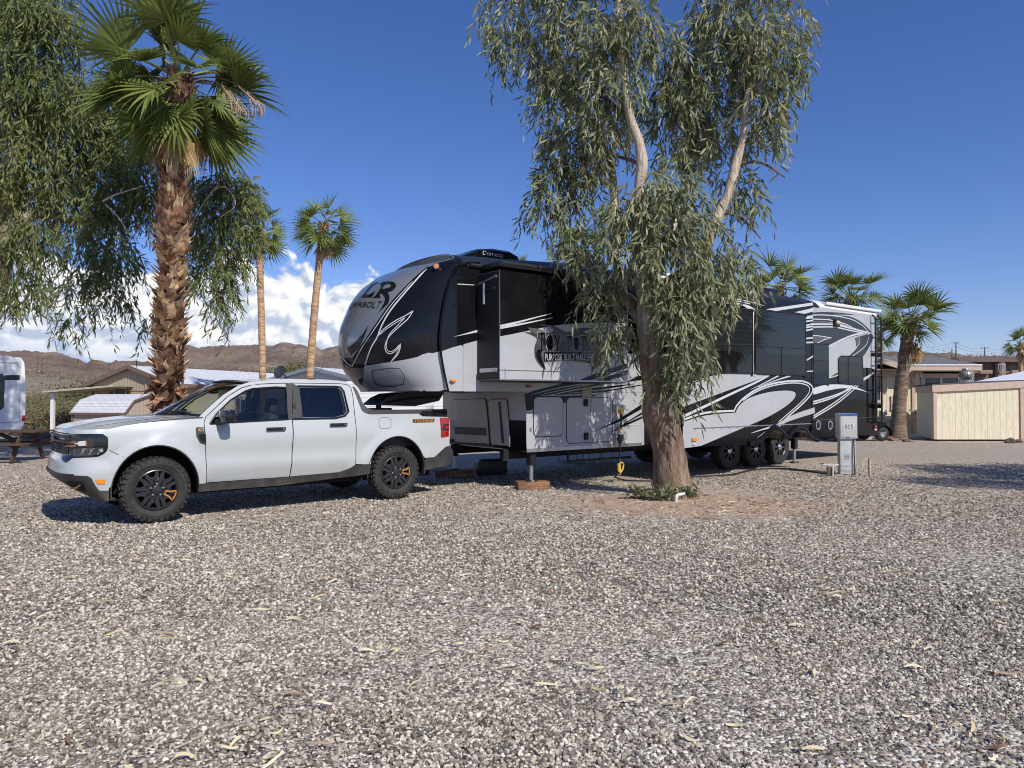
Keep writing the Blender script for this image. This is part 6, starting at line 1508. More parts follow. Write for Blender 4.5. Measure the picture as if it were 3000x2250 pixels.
def shingle(name, col, var=.25, bw=.3, rh=.14, mortar=.012):
    if name in MATS: return MATS[name]
    m = mat(name, col, .85, var=var, scale=4.)
    t = NT(m.node_tree); b = m.node_tree.nodes['Principled BSDF']
    co = t.n('ShaderNodeTexCoord', out='UV')
    br = t.n('ShaderNodeTexBrick', {'Vector': co, 'Color1': tuple(col)+(1,), 'Color2': tuple(x*(1-var) for x in col)+(1,), 'Mortar': tuple(x*.42 for x in col)+(1,), 'Scale': 1., 'Mortar Size': mortar, 'Brick Width': bw, 'Row Height': rh})
    m.node_tree.links.new(br, b.inputs['Base Color']); return m
def roof_plane(mb, quad, m):
    mb.add(quad, [(0, 1, 2, 3)], m)
def uv_flat(o):
    """unfold roof faces: U along the eave, V up the slope"""
    me = o.data; uv = me.uv_layers.new(name='slope')
    for p in me.polygons:
        n = p.normal; h = Vector((-n.y, n.x, 0)); h = h.normalized() if h.length > 1e-4 else Vector((1, 0, 0)); v = n.cross(h)
        for li in p.loop_indices: c = me.vertices[me.loops[li].vertex_index].co; uv.data[li].uv = (c.dot(h), c.dot(v))
M_TAN = siding('tan panel siding', (.42, .34, .25), .2)
M_TRIM = mat('brown trim board', (.17, .115, .09), .7, var=.15)
M_GWIN = mat('window pane', (.05, .075, .07), .06, var=.3, spec=.7)
M_FRW = mat('white window frame', (.70, .70, .68), .4, var=.05)
M_LGHT = shingle('pale grey shingles', (.64, .65, .66), .10, .45, .16, .010)
M_CREAM = siding('cream board siding', (.70, .62, .44), .27, groove=.72, var=.05)
M_CRTRIM = mat('dusty pink trim', (.52, .40, .31), .7, var=.08)
M_GSH = shingle('grey roof shingles', (.20, .20, .20), .35, .3, .14, .014)
def win(parent, P, w, h, face, frame=M_FRW, split=1, blinds=False, t=.05):
    """window set on a wall; face = outward unit vector (horizontal)"""
    n = Vector(face); sd = Vector((-n.y, n.x, 0)); f = MB(); rz = math.atan2(sd.y, sd.x)
    c = Vector(P)
    for dz in (-h/2, h/2): f.box(c+Vector((0, 0, dz))+n*.02, (w+t, .05, t), frame, rz)
    for k in range(split+1): f.box(c+sd*(-w/2+w*k/split)+n*.02, (t, .048, h-t), frame, rz)
    o = f.build('window', parent)
    g = MB(); g.box(c+n*.005, (w, .02, h), M_GWIN, rz)
    if blinds:
        for k in range(9): g.box(c+n*.017+Vector((0, 0, -h/2+h*(k+.5)/9)), (w-.05, .006, h/26), mat('blind slat', (.10, .15, .13), .5, var=.2), rz)
    g.build('pane', o); return o
def gable_house(name, loc, rz, Wd_, Ln, eave, ridge, walls, roofm, trim, label, cat='house', over=.35, th=.14):
    """local: gable end at y=0 facing -y, length along +y"""
    root = empty(name, loc, rz, label, cat); b = MB(); h = Wd_/2
    b.prism([(-h, 0), (h, 0), (h, eave), (0, ridge), (-h, eave)], 0, Ln, walls, XZ); b.build('wall', root)
    r = MB(); sl = (ridge-eave)/h
    for s in (-1, 1):
        e = (h+over)*s; ze = eave-over*sl
        quad = [(0, -over, ridge+th), (e, -over, ze+th), (e, Ln+over, ze+th), (0, Ln+over, ridge+th)]
        lowq = [(x, y, z-th) for x, y, z in quad]
        r.add(quad, [(0, 1, 2, 3)], roofm); r.add(lowq, [(3, 2, 1, 0)], trim)
        r.add(quad+lowq, [(0, 1, 5, 4), (1, 2, 6, 5), (2, 3, 7, 6)], trim)
    ro = r.build('roof', root); uv_flat(ro)
    f = MB()
    for s in (-1, 1):
        p0 = Vector((0, -over-.012, ridge+th-.07)); p1 = Vector(((h+over)*s, -over-.012, eave-over*sl+th-.07)); d = p1-p0
        f.box((p0+p1)/2, (d.length, .03, .2), trim, rot=Matrix.Rotation(-math.atan2(d.z, d.x), 3, 'Y'))
        f.box((s*(h+over+.015), Ln/2, eave-over*sl+th-.09), (.03, Ln+over*2, .17), trim)
        f.box((s*(h-.05), -.012, eave/2), (.10, .03, eave-.05), trim)
    f.build('fascia', root); return root
def yaw_from(u0, Y0, u1, Y1): x0, x1 = (u0-1500)/FPX*Y0, (u1-1500)/FPX*Y1; return Vector((x0, Y0, 0)), Vector((x1, Y1, 0))
# ---- tan mobile home on the left: gable end seen, long side running away to the right
zg = drop(38)
A0, A1 = yaw_from(272, 38.6, 505, 37.2); mid = (A0+A1)/2; rz = math.atan2(A1.y-A0.y, A1.x-A0.x); w_ = (A1-A0).length
mh = gable_house('mobile_home', (mid.x, mid.y, zg), rz-.0, w_, 17., at(262, 1134, 38).z-zg+.12, at(391, 1079, 38).z-zg, M_TAN, M_LGHT, M_TRIM, 'tan mobile home with a brown edged gable and pale roof behind the shaggy palm', over=.30)
win(mh, (-.75, 0, at(300, 1158, 38).z-zg+.0), .75, .75, (0, -1, 0), split=1)
b = MB()
for x in (-1.32, -.18): b.box((x, -.025, 1.98), (.28, .04, .8), M_TRIM)
b.box((-.75, -.026, 2.42), (.95, .04, .10), M_TRIM); b.build('shutter', mh)
b = MB(); b.box((.95, -.04, 2.55), (.09, .07, .45), M_TAN); b.box((.0, -.02, 2.42), (w_-.2, .03, .035), M_TAN); b.build('gable_vent', mh)
for y in (3., 8., 13.):
    b = MB(); b.box((.9, y, 3.32), (.25, .25, .12), M_GSH); b.build('roof_vent', mh)
for y in (2.5, 6.):
    win(mh, (w_/2, y, 1.45), 1.0, 1.0, (1, 0, 0), split=1); b = MB(); b.box((w_/2+.02, y-.72, 1.45), (.03, .3, 1.05), M_TRIM); b.box((w_/2+.02, y+.72, 1.45), (.03, .3, 1.05), M_TRIM); b.build('shutter', mh)
b = MB(); b.box((w_/2+.9, 1.4, 1.15), (1.9, .05, 2.3), mat('cream wall panel', (.50, .42, .32), .7, var=.06)); b.build('porch_wall', mh)
# patio cover off its left side
pc = empty('patio_cover', (at(155, HOR, 36.).x, 36., drop(36)), .03, 'flat patio cover on white posts beside the tan mobile home', 'patio cover')
zt = at(155, 1151, 36).z-drop(36)
b = MB(); b.add([(-.25, -.5, zt), (3.1, -.1, zt+.32), (3.1, 4., zt+.34), (-.25, 4., zt+.02), (-.25, -.5, zt+.09), (3.1, -.1, zt+.40), (3.1, 4., zt+.42), (-.25, 4., zt+.11)], [(0, 1, 2, 3), (4, 5, 6, 7), (0, 1, 5, 4), (1, 2, 6, 5), (2, 3, 7, 6), (3, 0, 4, 7)], mat('beige metal sheet', (.42, .38, .30), .5, var=.15)); b.build('roof', pc)
for x, y in ((0, 0), (0, 3.6), (3., 3.4)):
    b = MB(); b.box((x, y, zt/2), (.16, .16, zt), M_FRW); b.box((x, y, .06), (.22, .22, .12), M_FRW); b.build('post', pc)
# barn-roofed garden shed
sL, sR = yaw_from(214, 31.5, 366, 30.6); rz = math.atan2(sR.y-sL.y, sR.x-sL.x); L_ = (sR-sL).length; zg = drop(31.5)
shed = empty('garden_shed', (sL.x, sL.y, zg), rz, 'small tan shed with a pale shingled barn roof in front of the mobile home', 'shed')
ze = at(214, 1208, 31.5).z-zg; zk = ze+.52; zrg = at(290, 1157, 32.5).z-zg; D_ = 2.5
prof = [(0, ze), (.42, zk), (D_/2, zrg), (D_-.42, zk), (D_, ze)]
b = MB(); b.prism([(0, 0)]+prof+[(D_, 0)], 0, L_, M_TAN, lambda y, z, d: (d, y, z)); b.build('wall', shed)
r = MB(); ov = .1
pr = [(-.10, ze-.05)]+prof[1:4]+[(D_+.1, ze-.05)]
for i in range(4):
    (y0, z0), (y1, z1) = pr[i], pr[i+1]
    r.add([(-ov, y0, z0+.03), (L_+ov, y0, z0+.03), (L_+ov, y1, z1+.03), (-ov, y1, z1+.03)], [(0, 1, 2, 3)], M_LGHT)
    for x in (-ov, L_+ov): r.tube([(x, y0, z0), (x, y1, z1)], .035, M_TRIM, 4)
r.box((L_/2, -.11, ze-.05), (L_+.2, .03, .09), M_TRIM); uv_flat(r.build('roof', shed))
b = MB()
for x, y in ((0, 0), (L_, 0), (L_, D_)): b.box((x, y, ze/2), (.10, .10, ze-.04), M_TRIM)
b.build('corner_trim', shed)
win(shed, (L_-.75, 0, .62), .75, .5, (0, -1, 0), M_TRIM)
# ---- white home behind the trailer nose
zg = drop(42)
B0, B1 = yaw_from(772, 43.5, 1075, 41.); mid = (B0+B1)/2; rz = math.atan2(B1.y-B0.y, B1.x-B0.x); w_ = (B1-B0).length
M_WSID = siding('white lap siding', (.66, .66, .66), .13, axis='Z', groove=.72, var=.03); M_BGT = mat('blue grey trim', (.22, .27, .34), .6, var=.1)
wh = gable_house('mobile_home', (mid.x, mid.y, zg), rz, w_, 16., at(772, 1122, 42).z-zg, at(907, 1082, 42).z-zg, M_WSID, M_LGHT, M_BGT, 'white mobile home with a blue grey edged gable seen under the trailer nose', over=.3)
win(wh, (w_/2, 5., 1.6), 1.2, 1.0, (1, 0, 0)); win(wh, (w_/2, 10., 1.6), 1.2, 1.0, (1, 0, 0)); win(wh, (-1.2, 0, 1.5), 1.2, 1.0, (0, -1, 0), split=2)
# a second pale trailer wall farther right, glimpsed over the truck bed
b = MB(); wl = empty('storage_trailer', (at(1180, HOR, 36).x, 36., drop(30)-.2), .12, 'white ribbed trailer side glimpsed between the truck bed and the trailer overhang', 'trailer')
b.box((.3, 1.2, 1.55), (6.2, 2.4, 2.3), siding('white ribbed panel', (.72, .72, .72), .22, axis='Z', groove=.6, var=.03), bev=.05); b.build('body', wl)
b = MB(); b.box((.3, 1.2, .36), (6.0, 2.2, .12), M_DARK); b.build('chassis', wl)
for x in (-.2, .7):
    b = MB(); b.lathe([(0, -.1), (.3, -.1), (.34, -.06), (.34, .06), (.3, .1), (0, .1)], M_TYRE, c=(x, .15, .34), ax='Y', n=20); b.build('wheel', wl)
# ---- satellite dish
p = at(823, 1092, 25.); sd_ = empty('satellite_dish', (p.x, p.y, drop(25)), 0, 'dark satellite dish on a pole behind the truck roof', 'satellite dish'); zc = p.z-drop(25)
b = MB(); b.tube([(.12, .12, 0), (.12, .12, zc-.12), (.04, .06, zc)], .025, M_MATT, 8); b.build('pole', sd_)
b = MB(); Mx = Matrix.Rotation(R(-28), 3, 'Z') @ Matrix.Rotation(R(66), 3, 'X')
b.lathe([(0, 0), (.10, .008), (.18, .028), (.245, .06), (.25, .064), (.245, .066), (.18, .036), (0, .012)], mat('dark dish grey', (.05, .05, .052), .45, var=.2), c=(0, 0, zc), n=28, M=Mx); b.build('reflector', sd_)
b = MB(); b.tube([(0, 0, zc-.2), tuple(Vector((0, 0, zc))+Mx @ Vector((0, -.12, .34)))], .010, M_MATT, 6); b.box(tuple(Vector((0, 0, zc))+Mx @ Vector((0, -.11, .36))), (.07, .07, .09), M_ALU, bev=.01); b.build('receiver_arm', sd_)
# ---- tan house on the right
HY = 27.; x0, x1 = at(2545, HOR, HY).x, at(2838, HOR, HY).x; xr = at(2876, HOR, HY-.6).x
hs = empty('house', (x0, HY, 0), 0, 'cream board and batten house with a grey hip roof behind the tan shed', 'house')
W_ = x1-x0; ez = at(2780, 1084, HY).z
b = MB(); b.box((W_/2, 4.5, ez/2), (W_, 9., ez), M_CREAM); b.box((W_/2, -.02, ez-.16), (W_, .05, .28), M_CRTRIM); b.build('wall', hs)
b = MB(); o_ = .6; rx0, rx1, ry0, ry1 = -.6, W_+o_-.1, -o_, 9.6; rx1 = xr-x0; rz_ = at(2700, 1041, HY+4).z
zt = ez+.18
b.add([(rx0, ry0, zt), (rx1, ry0, zt), (rx1, ry1, zt), (rx0, ry1, zt), (rx0+.4, 4.5, rz_), (at(2752, HOR, HY+4).x-x0, 4.5, rz_)], [(0, 1, 5, 4), (1, 2, 5), (2, 3, 4, 5), (3, 0, 4)], M_GSH)
uv_flat(b.build('roof', hs))
b = MB(); b.box(((rx0+rx1)/2+.9, ry0, ez+.07), (rx1-rx0-1.8, .06, .22), M_CRTRIM); b.box(((rx0+rx1)/2+.9, ry0-.02, ez+.165), (rx1-rx0-1.8, .08, .05), M_FRW); b.box((rx1, (ry0+ry1)/2, ez+.07), (.06, ry1-ry0, .22), M_CRTRIM)
b.box(((rx0+rx1)/2, (ry0+0)/2, ez-.0), (rx1-rx0, o_, .04), M_CRTRIM)
g0 = at(2560, 1050, HY-.7); g1 = at(2668, 1083, HY-.7)
b.box(((g0.x+g1.x)/2-x0, -.72, (g0.z+g1.z)/2), (math.hypot(g1.x-g0.x, g1.z-g0.z), .08, .2), M_CRTRIM, rot=Matrix.Rotation(math.atan2(g0.z-g1.z, g1.x-g0.x), 3, 'Y')); b.build('fascia', hs)
def on_house(u, v): p = at(u, v, HY); return (p.x-x0, p.z)
a, c = on_house(2704, 1096), on_house(2808, 1130); win(hs, ((a[0]+c[0])/2, 0, (a[1]+c[1])/2-.1), c[0]-a[0], .75, (0, -1, 0), split=2, blinds=True, t=.07)
a, c = on_house(2556, 1106), on_house(2582, 1176); win(hs, ((a[0]+c[0])/2, 0, (a[1]+c[1])/2), c[0]-a[0], a[1]-c[1], (0, -1, 0), M_CRTRIM, t=.12)
b = MB()
for u, v0, v1, w in ((2674, 1100, 1270, .11), (2700, 1095, 1180, .10)):
    p0, p1 = on_house(u, v0), on_house(u, v1); b.box((p0[0], -.03, (p0[1]+p1[1])/2), (w, .05, p0[1]-p1[1]), M_CRTRIM)
p0, p1 = on_house(2585, 1233), on_house(2735, 1233); b.box(((p0[0]+p1[0])/2, -.035, p0[1]), (p1[0]-p0[0], .05, .11), M_CRTRIM)
pa, pb = on_house(2612, 1163), on_house(2640, 1199)
for z in (pa[1], pb[1]): b.box(((pa[0]+pb[0])/2, -.035, z), (pb[0]-pa[0]+.1, .05, .08), M_CRTRIM)
for x in (pa[0], pb[0]): b.box((x, -.032, (pa[1]+pb[1])/2), (.08, .05, pa[1]-pb[1]), M_CRTRIM)
b.build('wall_trim', hs)
b = MB(); p = on_house(2686, 1101)
for dx, rr in ((-.07, .07), (.09, .06)): b.lathe([(0, -.0), (rr*.5, .01), (rr, .10), (0, .12)], M_FRW, c=(p[0]+dx, -.06, p[1]-.02), n=12, M=Matrix.Rotation(R(75), 3, 'X'))
b.build('floodlight', hs)
b = MB(); p = on_house(2588, 1207); b.box((p[0], -.08, p[1]), (.14, .14, .22), M_ALU, bev=.01); b.tube([(p[0]+.02, -.07, p[1]), (p[0]+.02, -.07, .2)], .025, M_ALU, 6); b.build('meter_box', hs)
b = MB(); p0 = on_house(2660, 1200); p1 = on_house(2683, 1206); b.tube([(p0[0], -.1, p0[1]), ((p0[0]+p1[0])/2, -.12, p0[1]-.12), (p1[0], -.1, p1[1])], .03, M_ALU, 6); b.box((p1[0], -.1, p1[1]), (.13, .13, .16), M_ALU, bev=.01); b.build('hose_bib', hs)
# concrete pad in front of it
b = MB(); b.box((13.6, 26.2, .03), (6.5, 3.2, .08), mat('pale concrete', (.46, .44, .41), .85, var=.12, bump=.2)); tag(b.build('concrete_pad'), kind='structure')
# ---- tan lean-to shed
c0 = gnd(2734, 1291); c1_ = gnd(2998, 1291); sh = empty('storage_shed', (c0.x, c0.y, 0), 0, 'low tan lean-to shed of vertical boards with pink brown trim at the right edge', 'shed')
w_ = c1_.x-c0.x; d_ = 2.4; h0 = at(2734, 1130, c0.y).z; h1 = at(2998, 1117, c0.y).z
M_CR2 = siding('weathered cream boards', (.72, .65, .47), .21, groove=.74, var=.14)
xl = at(2686, HOR, c0.y+d_).x-c0.x
b = MB(); b.add([(0, 0, .04), (w_, 0, .04), (w_, d_, .04), (xl, d_, .04), (0, 0, h0), (w_, 0, h1), (w_, d_, h1), (xl, d_, h0)], [(0, 1, 5, 4), (1, 2, 6, 5), (2, 3, 7, 6), (3, 0, 4, 7)], M_CR2); b.build('wall', sh)
b = MB(); b.add([(-.05, -.06, h0), (w_+.06, -.06, h1), (w_+.06, d_, h1), (xl-.1, d_, h0), (-.05, -.06, h0+.05), (w_+.06, -.06, h1+.05), (w_+.06, d_, h1+.05), (xl-.1, d_, h0+.05)], [(0, 1, 2, 3), (4, 5, 6, 7), (0, 1, 5, 4), (1, 2, 6, 5), (2, 3, 7, 6), (3, 0, 4, 7)], M_GSH)
b.build('roof', sh)
b = MB(); sl_ = math.atan2(h1-h0, w_)
b.box((w_/2, -.05, (h0+h1)/2-.10), (w_+.1, .04, .22), M_CRTRIM, rot=Matrix.Rotation(-sl_, 3, 'Y'))
dd = math.hypot(xl, d_); b.box((xl/2-.03, d_/2, h0-.10), (dd, .04, .22), M_CRTRIM, rz=math.atan2(d_, xl))
b.box((.05, -.022, (h0-.2)/2+.04), (.11, .05, h0-.24), M_CRTRIM); b.box((w_-.05, -.022, (h1-.2)/2+.04), (.11, .05, h1-.24), M_CRTRIM); b.build('trim', sh)
p = at(2829, 1105, c0.y+1.3); tv_ = empty('turbine_vent', (p.x, p.y, h0+.05+.3*(h1-h0)), 0, 'shiny metal turbine vent on the lean-to shed roof', 'roof vent')
M_TURB = mat('weathered galvanised metal', (.33, .34, .35), .5, metal=.5, var=.25)
b = MB(); hb = p.z-tv_.location.z; b.lathe([(.20, -.04), (.20, hb-.1), (.22, hb-.08)], M_ALU, n=18); b.build('collar', tv_)
b = MB()
for k in range(18):
    a = 2*math.pi*k/18; b.grid([[((.22*math.sin(math.pi*(.12+.76*t)))*math.cos(a+.5*t+q), (.22*math.sin(math.pi*(.12+.76*t)))*math.sin(a+.5*t+q), hb-.10+.36*t) for t in np.linspace(0, 1, 7)] for q in (0, .26)], M_TURB)
b.lathe([(.12, hb+.26), (.1, hb+.30), (0, hb+.31)], M_TURB, n=16); b.build('fins', tv_)
# ---- shade canopy at the right edge
cp = empty('carport', (at(2930, HOR, 40).x, 40, 0), 0, 'white sloped carport roof on thin posts behind the lean-to shed', 'carport')
pts = [at(2838, 1120, 40), at(2900, 1113, 40), at(3100, 1098, 40), at(3100, 1078, 44), at(2960, 1096, 44), at(2880, 1112, 44)]
b = MB(); o = Vector((cp.location.x, 40, 0))
P0, P1, P2, P3 = [Vector(v)-o for v in (at(2836, 1122, 38), at(3120, 1104, 38), at(3120, 1062, 46), at(2905, 1118, 46))]
b.add([P0, P1, P2, P3]+[v-Vector((0, 0, .25)) for v in (P0, P1, P2, P3)], [(0, 1, 2, 3), (7, 6, 5, 4), (0, 1, 5, 4), (1, 2, 6, 5), (2, 3, 7, 6), (3, 0, 4, 7)], mat('white canopy metal', (.74, .75, .77), .45, var=.04))
b.box((P0+P1)/2-Vector((0, .05, .16)), ((P1-P0).length, .06, .22), mat('grey canopy fascia', (.30, .30, .31), .5, var=.08), rot=Matrix.Rotation(-math.atan2((P1-P0).z, (P1-P0).x), 3, 'Y')); b.build('roof', cp)
for v in (P0.lerp(P1, .12), P0.lerp(P1, .45), P0.lerp(P1, .8), P3.lerp(P2, .3)):
    b = MB(); b.box((v.x, v.y, (v.z-.26)/2), (.12, .12, v.z-.26), M_FRW); b.build('post', cp)
# ---- brown apartments on the slope
AY = 150.; ax0, ax1 = at(2818, HOR, AY).x, at(3040, HOR, AY).x
M_STUC = mat('brown stucco', (.20, .135, .10), .9, var=.12, scale=.5); M_STU2 = mat('light brown stucco', (.30, .21, .16), .9, var=.12, scale=.5)
ap = empty('apartment_block', (ax0, AY, 0), 0, 'brown stucco apartment block with tiled roof and rounded bay towers on the far slope', 'apartment building')
z0 = at(0, 1120, AY).z-5; zr_ = at(0, 1061, AY).z; W_ = ax1-ax0
b = MB(); b.box((W_/2, 5, (z0+zr_)/2), (W_, 9, zr_-z0), M_STUC); b.build('wall', ap)
b = MB(); zz = at(0, 1044, AY+4).z; b.add([(-.8, -1.2, zr_), (W_+.8, -1.2, zr_), (W_+.8, 10., zr_), (-.8, 10., zr_), (1.5, 4.5, zz), (W_-1.5, 4.5, zz)], [(0, 1, 5, 4), (1, 2, 5), (2, 3, 4, 5), (3, 0, 4), (3, 2, 1, 0)], mat('brown roof tile', (.15, .095, .07), .85, var=.3, scale=2.)); b.build('roof', ap)
b = MB(); b.box((-2.5, 4, (z0+zr_)/2-1.), (4.6, 7, zr_-z0-1.4), M_STUC); b.box((-2.4, 3.2, zr_-1.4), (5.4, 8, .6), mat('brown roof tile', (.15, .095, .07))); b.build('wing', ap)
for k in range(5):
    xx = 1.2+k*3.3
    for fl in range(2):
        z = zr_-1.25-fl*2.35
        if k % 2 == 0:
            b = MB(); b.lathe([(.95, z-1.15), (.95, z+1.1), (0, z+1.1)], M_STU2, c=(xx, -.3, 0), n=18); b.build('bay_tower', ap)
            for a in (-.6, 0, .6): win(ap, (xx+.96*math.sin(a), -.3-.96*math.cos(a), z+.15), .38, 1.2, (math.sin(a), -math.cos(a), 0), t=.08)
        else:
            win(ap, (xx, .5, z-.1), 1.3, 1.5, (0, -1, 0), M_TRIM, split=2, t=.1)
            b = MB(); b.box((xx, -.3, z-1.1), (2.5, 1.6, .16), M_STU2); b.box((xx, -1.05, z-.75), (2.5, .10, .6), M_STU2); b.build('balcony', ap)
# ---- power poles and lines on the rise, twin pole on the left hill
def power_pole(u, v0, v1, Y, label, arm=1.6, grp='power poles on the rise'):
    p0 = at(u, v1, Y); p1 = at(u, v0, Y); o = empty('power_pole', (p0.x, Y, p0.z-.6), 0, label, 'utility pole', grp); h = p1.z-p0.z+.6
    m_ = mat('weathered pole wood', (.10, .07, .05), .9, var=.3)
    b = MB(); b.tube([(0, 0, 0), (0, 0, h)], [.16, .12], m_, 8); b.build('post', o)
    b = MB(); b.box((0, -.1, h-.25), (arm, .12, .14), m_); b.build('crossarm', o)
    for dx in (-arm*.45, 0, arm*.45): b = MB(); b.lathe([(.06, 0), (.09, .1), (.05, .25), (0, .27)], M_ALU, c=(dx, -.1, h-.18), n=8); b.build('insulator', o)
    return o
power_pole(2801, 1002, 1044, 190, 'wooden power pole with one crossarm nearest the leaning palm on the right rise')
power_pole(2885, 1017, 1050, 205, 'wooden power pole with one crossarm standing over the brown apartments', 2.2)
power_pole(2789, 1024, 1042, 230, 'short thin wooden pole on the rise beside the taller crossarm pole', .6)
w = MB()
def wire(p, q, sag):
    w.tube([tuple(p.lerp(q, t)-Vector((0, 0, sag*4*t*(1-t)))) for t in np.linspace(0, 1, 9)], .028, M_MATT, 4)
for dz in (0, .9): wire(at(2801, 1004, 190)-Vector((0, 0, dz)), at(2885, 1019, 205)-Vector((0, 0, dz)), .8); wire(at(2885, 1019, 205)-Vector((0, 0, dz)), at(3300, 1010, 205)-Vector((0, 0, dz)), 2.); wire(at(2400, 1005, 190)-Vector((0, 0, dz)), at(2801, 1004, 190)-Vector((0, 0, dz)), 2.)
tag(w.build('power_line'), 'thin dark power lines strung between the poles on the right rise', 'power line')
hp_ = empty('transmission_pole', (at(116, HOR, 300).x, 300, at(116, 1110, 300).z-1), 0, 'twin leg transmission pole on the desert slope at the left', 'utility pole'); hz = at(0, 1046, 300).z-hp_.location.z; m_ = mat('weathered pole wood', (.10, .07, .05))
for dx in (-.9, .9): b = MB(); b.tube([(dx, 0, 0), (dx, 0, hz)], .13, m_, 8); b.build('post', hp_)
b = MB(); b.box((0, -.15, hz-1.2), (3.2, .14, .16), m_); b.tube([(-.9, 0, hz*.85), (.9, 0, hz*.55)], .07, m_, 6); b.build('crossarm', hp_)

# ---------------------------------------------------------------- desert brush and trees
M_BRUSH = leaf_mat('desert brush leaf', [(0, (.095, .088, .045)), (.4, (.175, .16, .085)), (.7, (.25, .22, .13)), (1, (.32, .26, .18))], .1, .8, .1)
M_PALO = leaf_mat('palo verde leaf', [(0, (.05, .06, .02)), (.5, (.11, .12, .04)), (1, (.18, .18, .07))], .15, .7, .1)
def bush(name, loc, rx, rz, n, label, m, seed, group, leaf=.10, cat='shrub', stem=True):
    r = np.random.default_rng(seed); root = empty(name, loc, 0, label, cat, group)
    k = 14; c = r.normal(size=(k, 3)); c /= np.linalg.norm(c, axis=1, keepdims=True); c *= r.random((k, 1))**.5*np.array([rx*.75, rx*.6, rz*.42]); c[:, 2] += rz*.52
    j = r.integers(0, k, n); u = r.normal(size=(n, 3))*np.array([rx, rx, rz*.6])*.24; P = c[j]+u; P[:, 2] = np.maximum(P[:, 2], .03)
    D = r.normal(size=(n, 3))+np.array([0, 0, .35])
    V, T, Q = leaves_np(P, D, r.uniform(.6, 1.5, n)*leaf, r.uniform(.6, 1.3, n)*leaf*.45, r)
    tn = np.clip(.45+r.normal(0, .13, k)[j]+r.normal(0, .15, n), 0, 1)
    link('foliage', mesh_np('foliage', V, [T, Q], [m], attrs={'tone': np.repeat(tn, 6)}), root)
    b = MB()
    for i in range(9):
        e = c[r.integers(0, k)]; b.tube([(0, 0, -.05), (e[0]*.4, e[1]*.4, e[2]*.55), tuple(e*1.05)], [.03*rz, .02*rz, .006], M_TWIG, 5)
    b.build('stem', root); return root
r_ = np.random.default_rng(50)
BL = ['low olive desert shrub {} between the motorhome and patio cover', 'tall bushy desert shrub {} in the brush behind the patio cover']
desc = ['with grey dead twigs', 'rounded and dense', 'leaning left and thin', 'with yellowish tips', 'broad and flat topped', 'small and dark', 'sparse and reddish', 'tall and ragged', 'near the white post', 'just above the fire hydrant', 'nearest the shed wall', 'nearest the motorhome corner']
sp_ = [(90, 37, 1.5, 1.5), (115, 40, 1.7, 1.7), (150, 41, 1.6, 1.9), (185, 39, 1.7, 1.8), (210, 44, 1.6, 1.9), (100, 47, 2.3, 2.6), (140, 50, 2.6, 2.6), (185, 49, 2.6, 2.7), (225, 47, 2.3, 2.6), (60, 44, 2.3, 2.3), (165, 44, 1.6, 2.0), (30, 42, 2.0, 2.0)]
for i, (u, Y, rx, rz) in enumerate(sp_):
    bush('desert_shrub', (at(u, HOR, Y).x, Y, drop(Y)), rx*r_.uniform(.9, 1.15), rz, 4000, BL[rz > 2.2].format(desc[i]), M_BRUSH, 60+i, 'desert shrubs left of the mobile home', .10)
for i, (u, Y, rx, rz, lb) in enumerate(((205, 62, 2.6, 2.6, 'green desert tree above the patio cover roof'), (262, 60, 2.8, 3.0, 'green desert tree against the left gable of the tan mobile home'), (150, 66, 3.0, 2.3, 'paler desert tree left of the patio cover roof'), (85, 64, 3., 1.9, 'grey green desert tree right beside the motorhome roofline'), (808, 80, 3.0, 5.2, 'olive palo verde tree left of the slim palm trunks'), (855, 76, 3.6, 6.2, 'broad olive palo verde tree between the two slim palm trunks'))):
    bush('desert_tree', (at(u, HOR, Y).x, Y, -.6), rx, rz, 5200, lb, M_PALO if u > 400 or i < 2 else M_BRUSH, 90+i, 'desert trees before the hills', .2, 'tree')
def scrub():
    r = np.random.default_rng(77); n = 2600
    u = np.where(r.random(n) < .62, r.uniform(-200, 1200, n), r.uniform(2500, 3200, n)); Y = np.where(u > 2000, r.uniform(75, 260, n), r.uniform(78, 500, n)); V = []; T = []; Qs = []; tn = []
    me = bpy.data.objects['hills'].data; co = np.empty(len(me.vertices)*3, np.float32); me.vertices.foreach_get('co', co); co = co.reshape(-1, 3)
    bv = BVHTree.FromPolygons([Vector(c) for c in co], [tuple(p.vertices) for p in me.polygons])
    P = []; S = []
    for i in range(n):
        x = (u[i]-1500)/FPX*Y[i]; h = bv.ray_cast(Vector((x, Y[i], 300)), Vector((0, 0, -1)))
        if h[0] is None: continue
        s = r.uniform(.4, 1.3)*(1+Y[i]/500)
        for k in range(9): P.append((x+r.normal(0, s*.5), Y[i]+r.normal(0, s*.5), h[0].z+abs(r.normal(0, .4))*s)); S.append(s*.30)
    P = np.array(P); S = np.array(S); V, T, Q = leaves_np(P, r.normal(size=P.shape)+[0, 0, .8], S, S*.6, r)
    link_ = link('desert_scrub', mesh_np('desert_scrub', V, [T, Q], [M_BRUSH], attrs={'tone': np.repeat(r.random(len(P)), 6)}))
    tag(link_, 'scattered low scrub dotting the desert slopes', 'scrub', kind='stuff')
scrub()
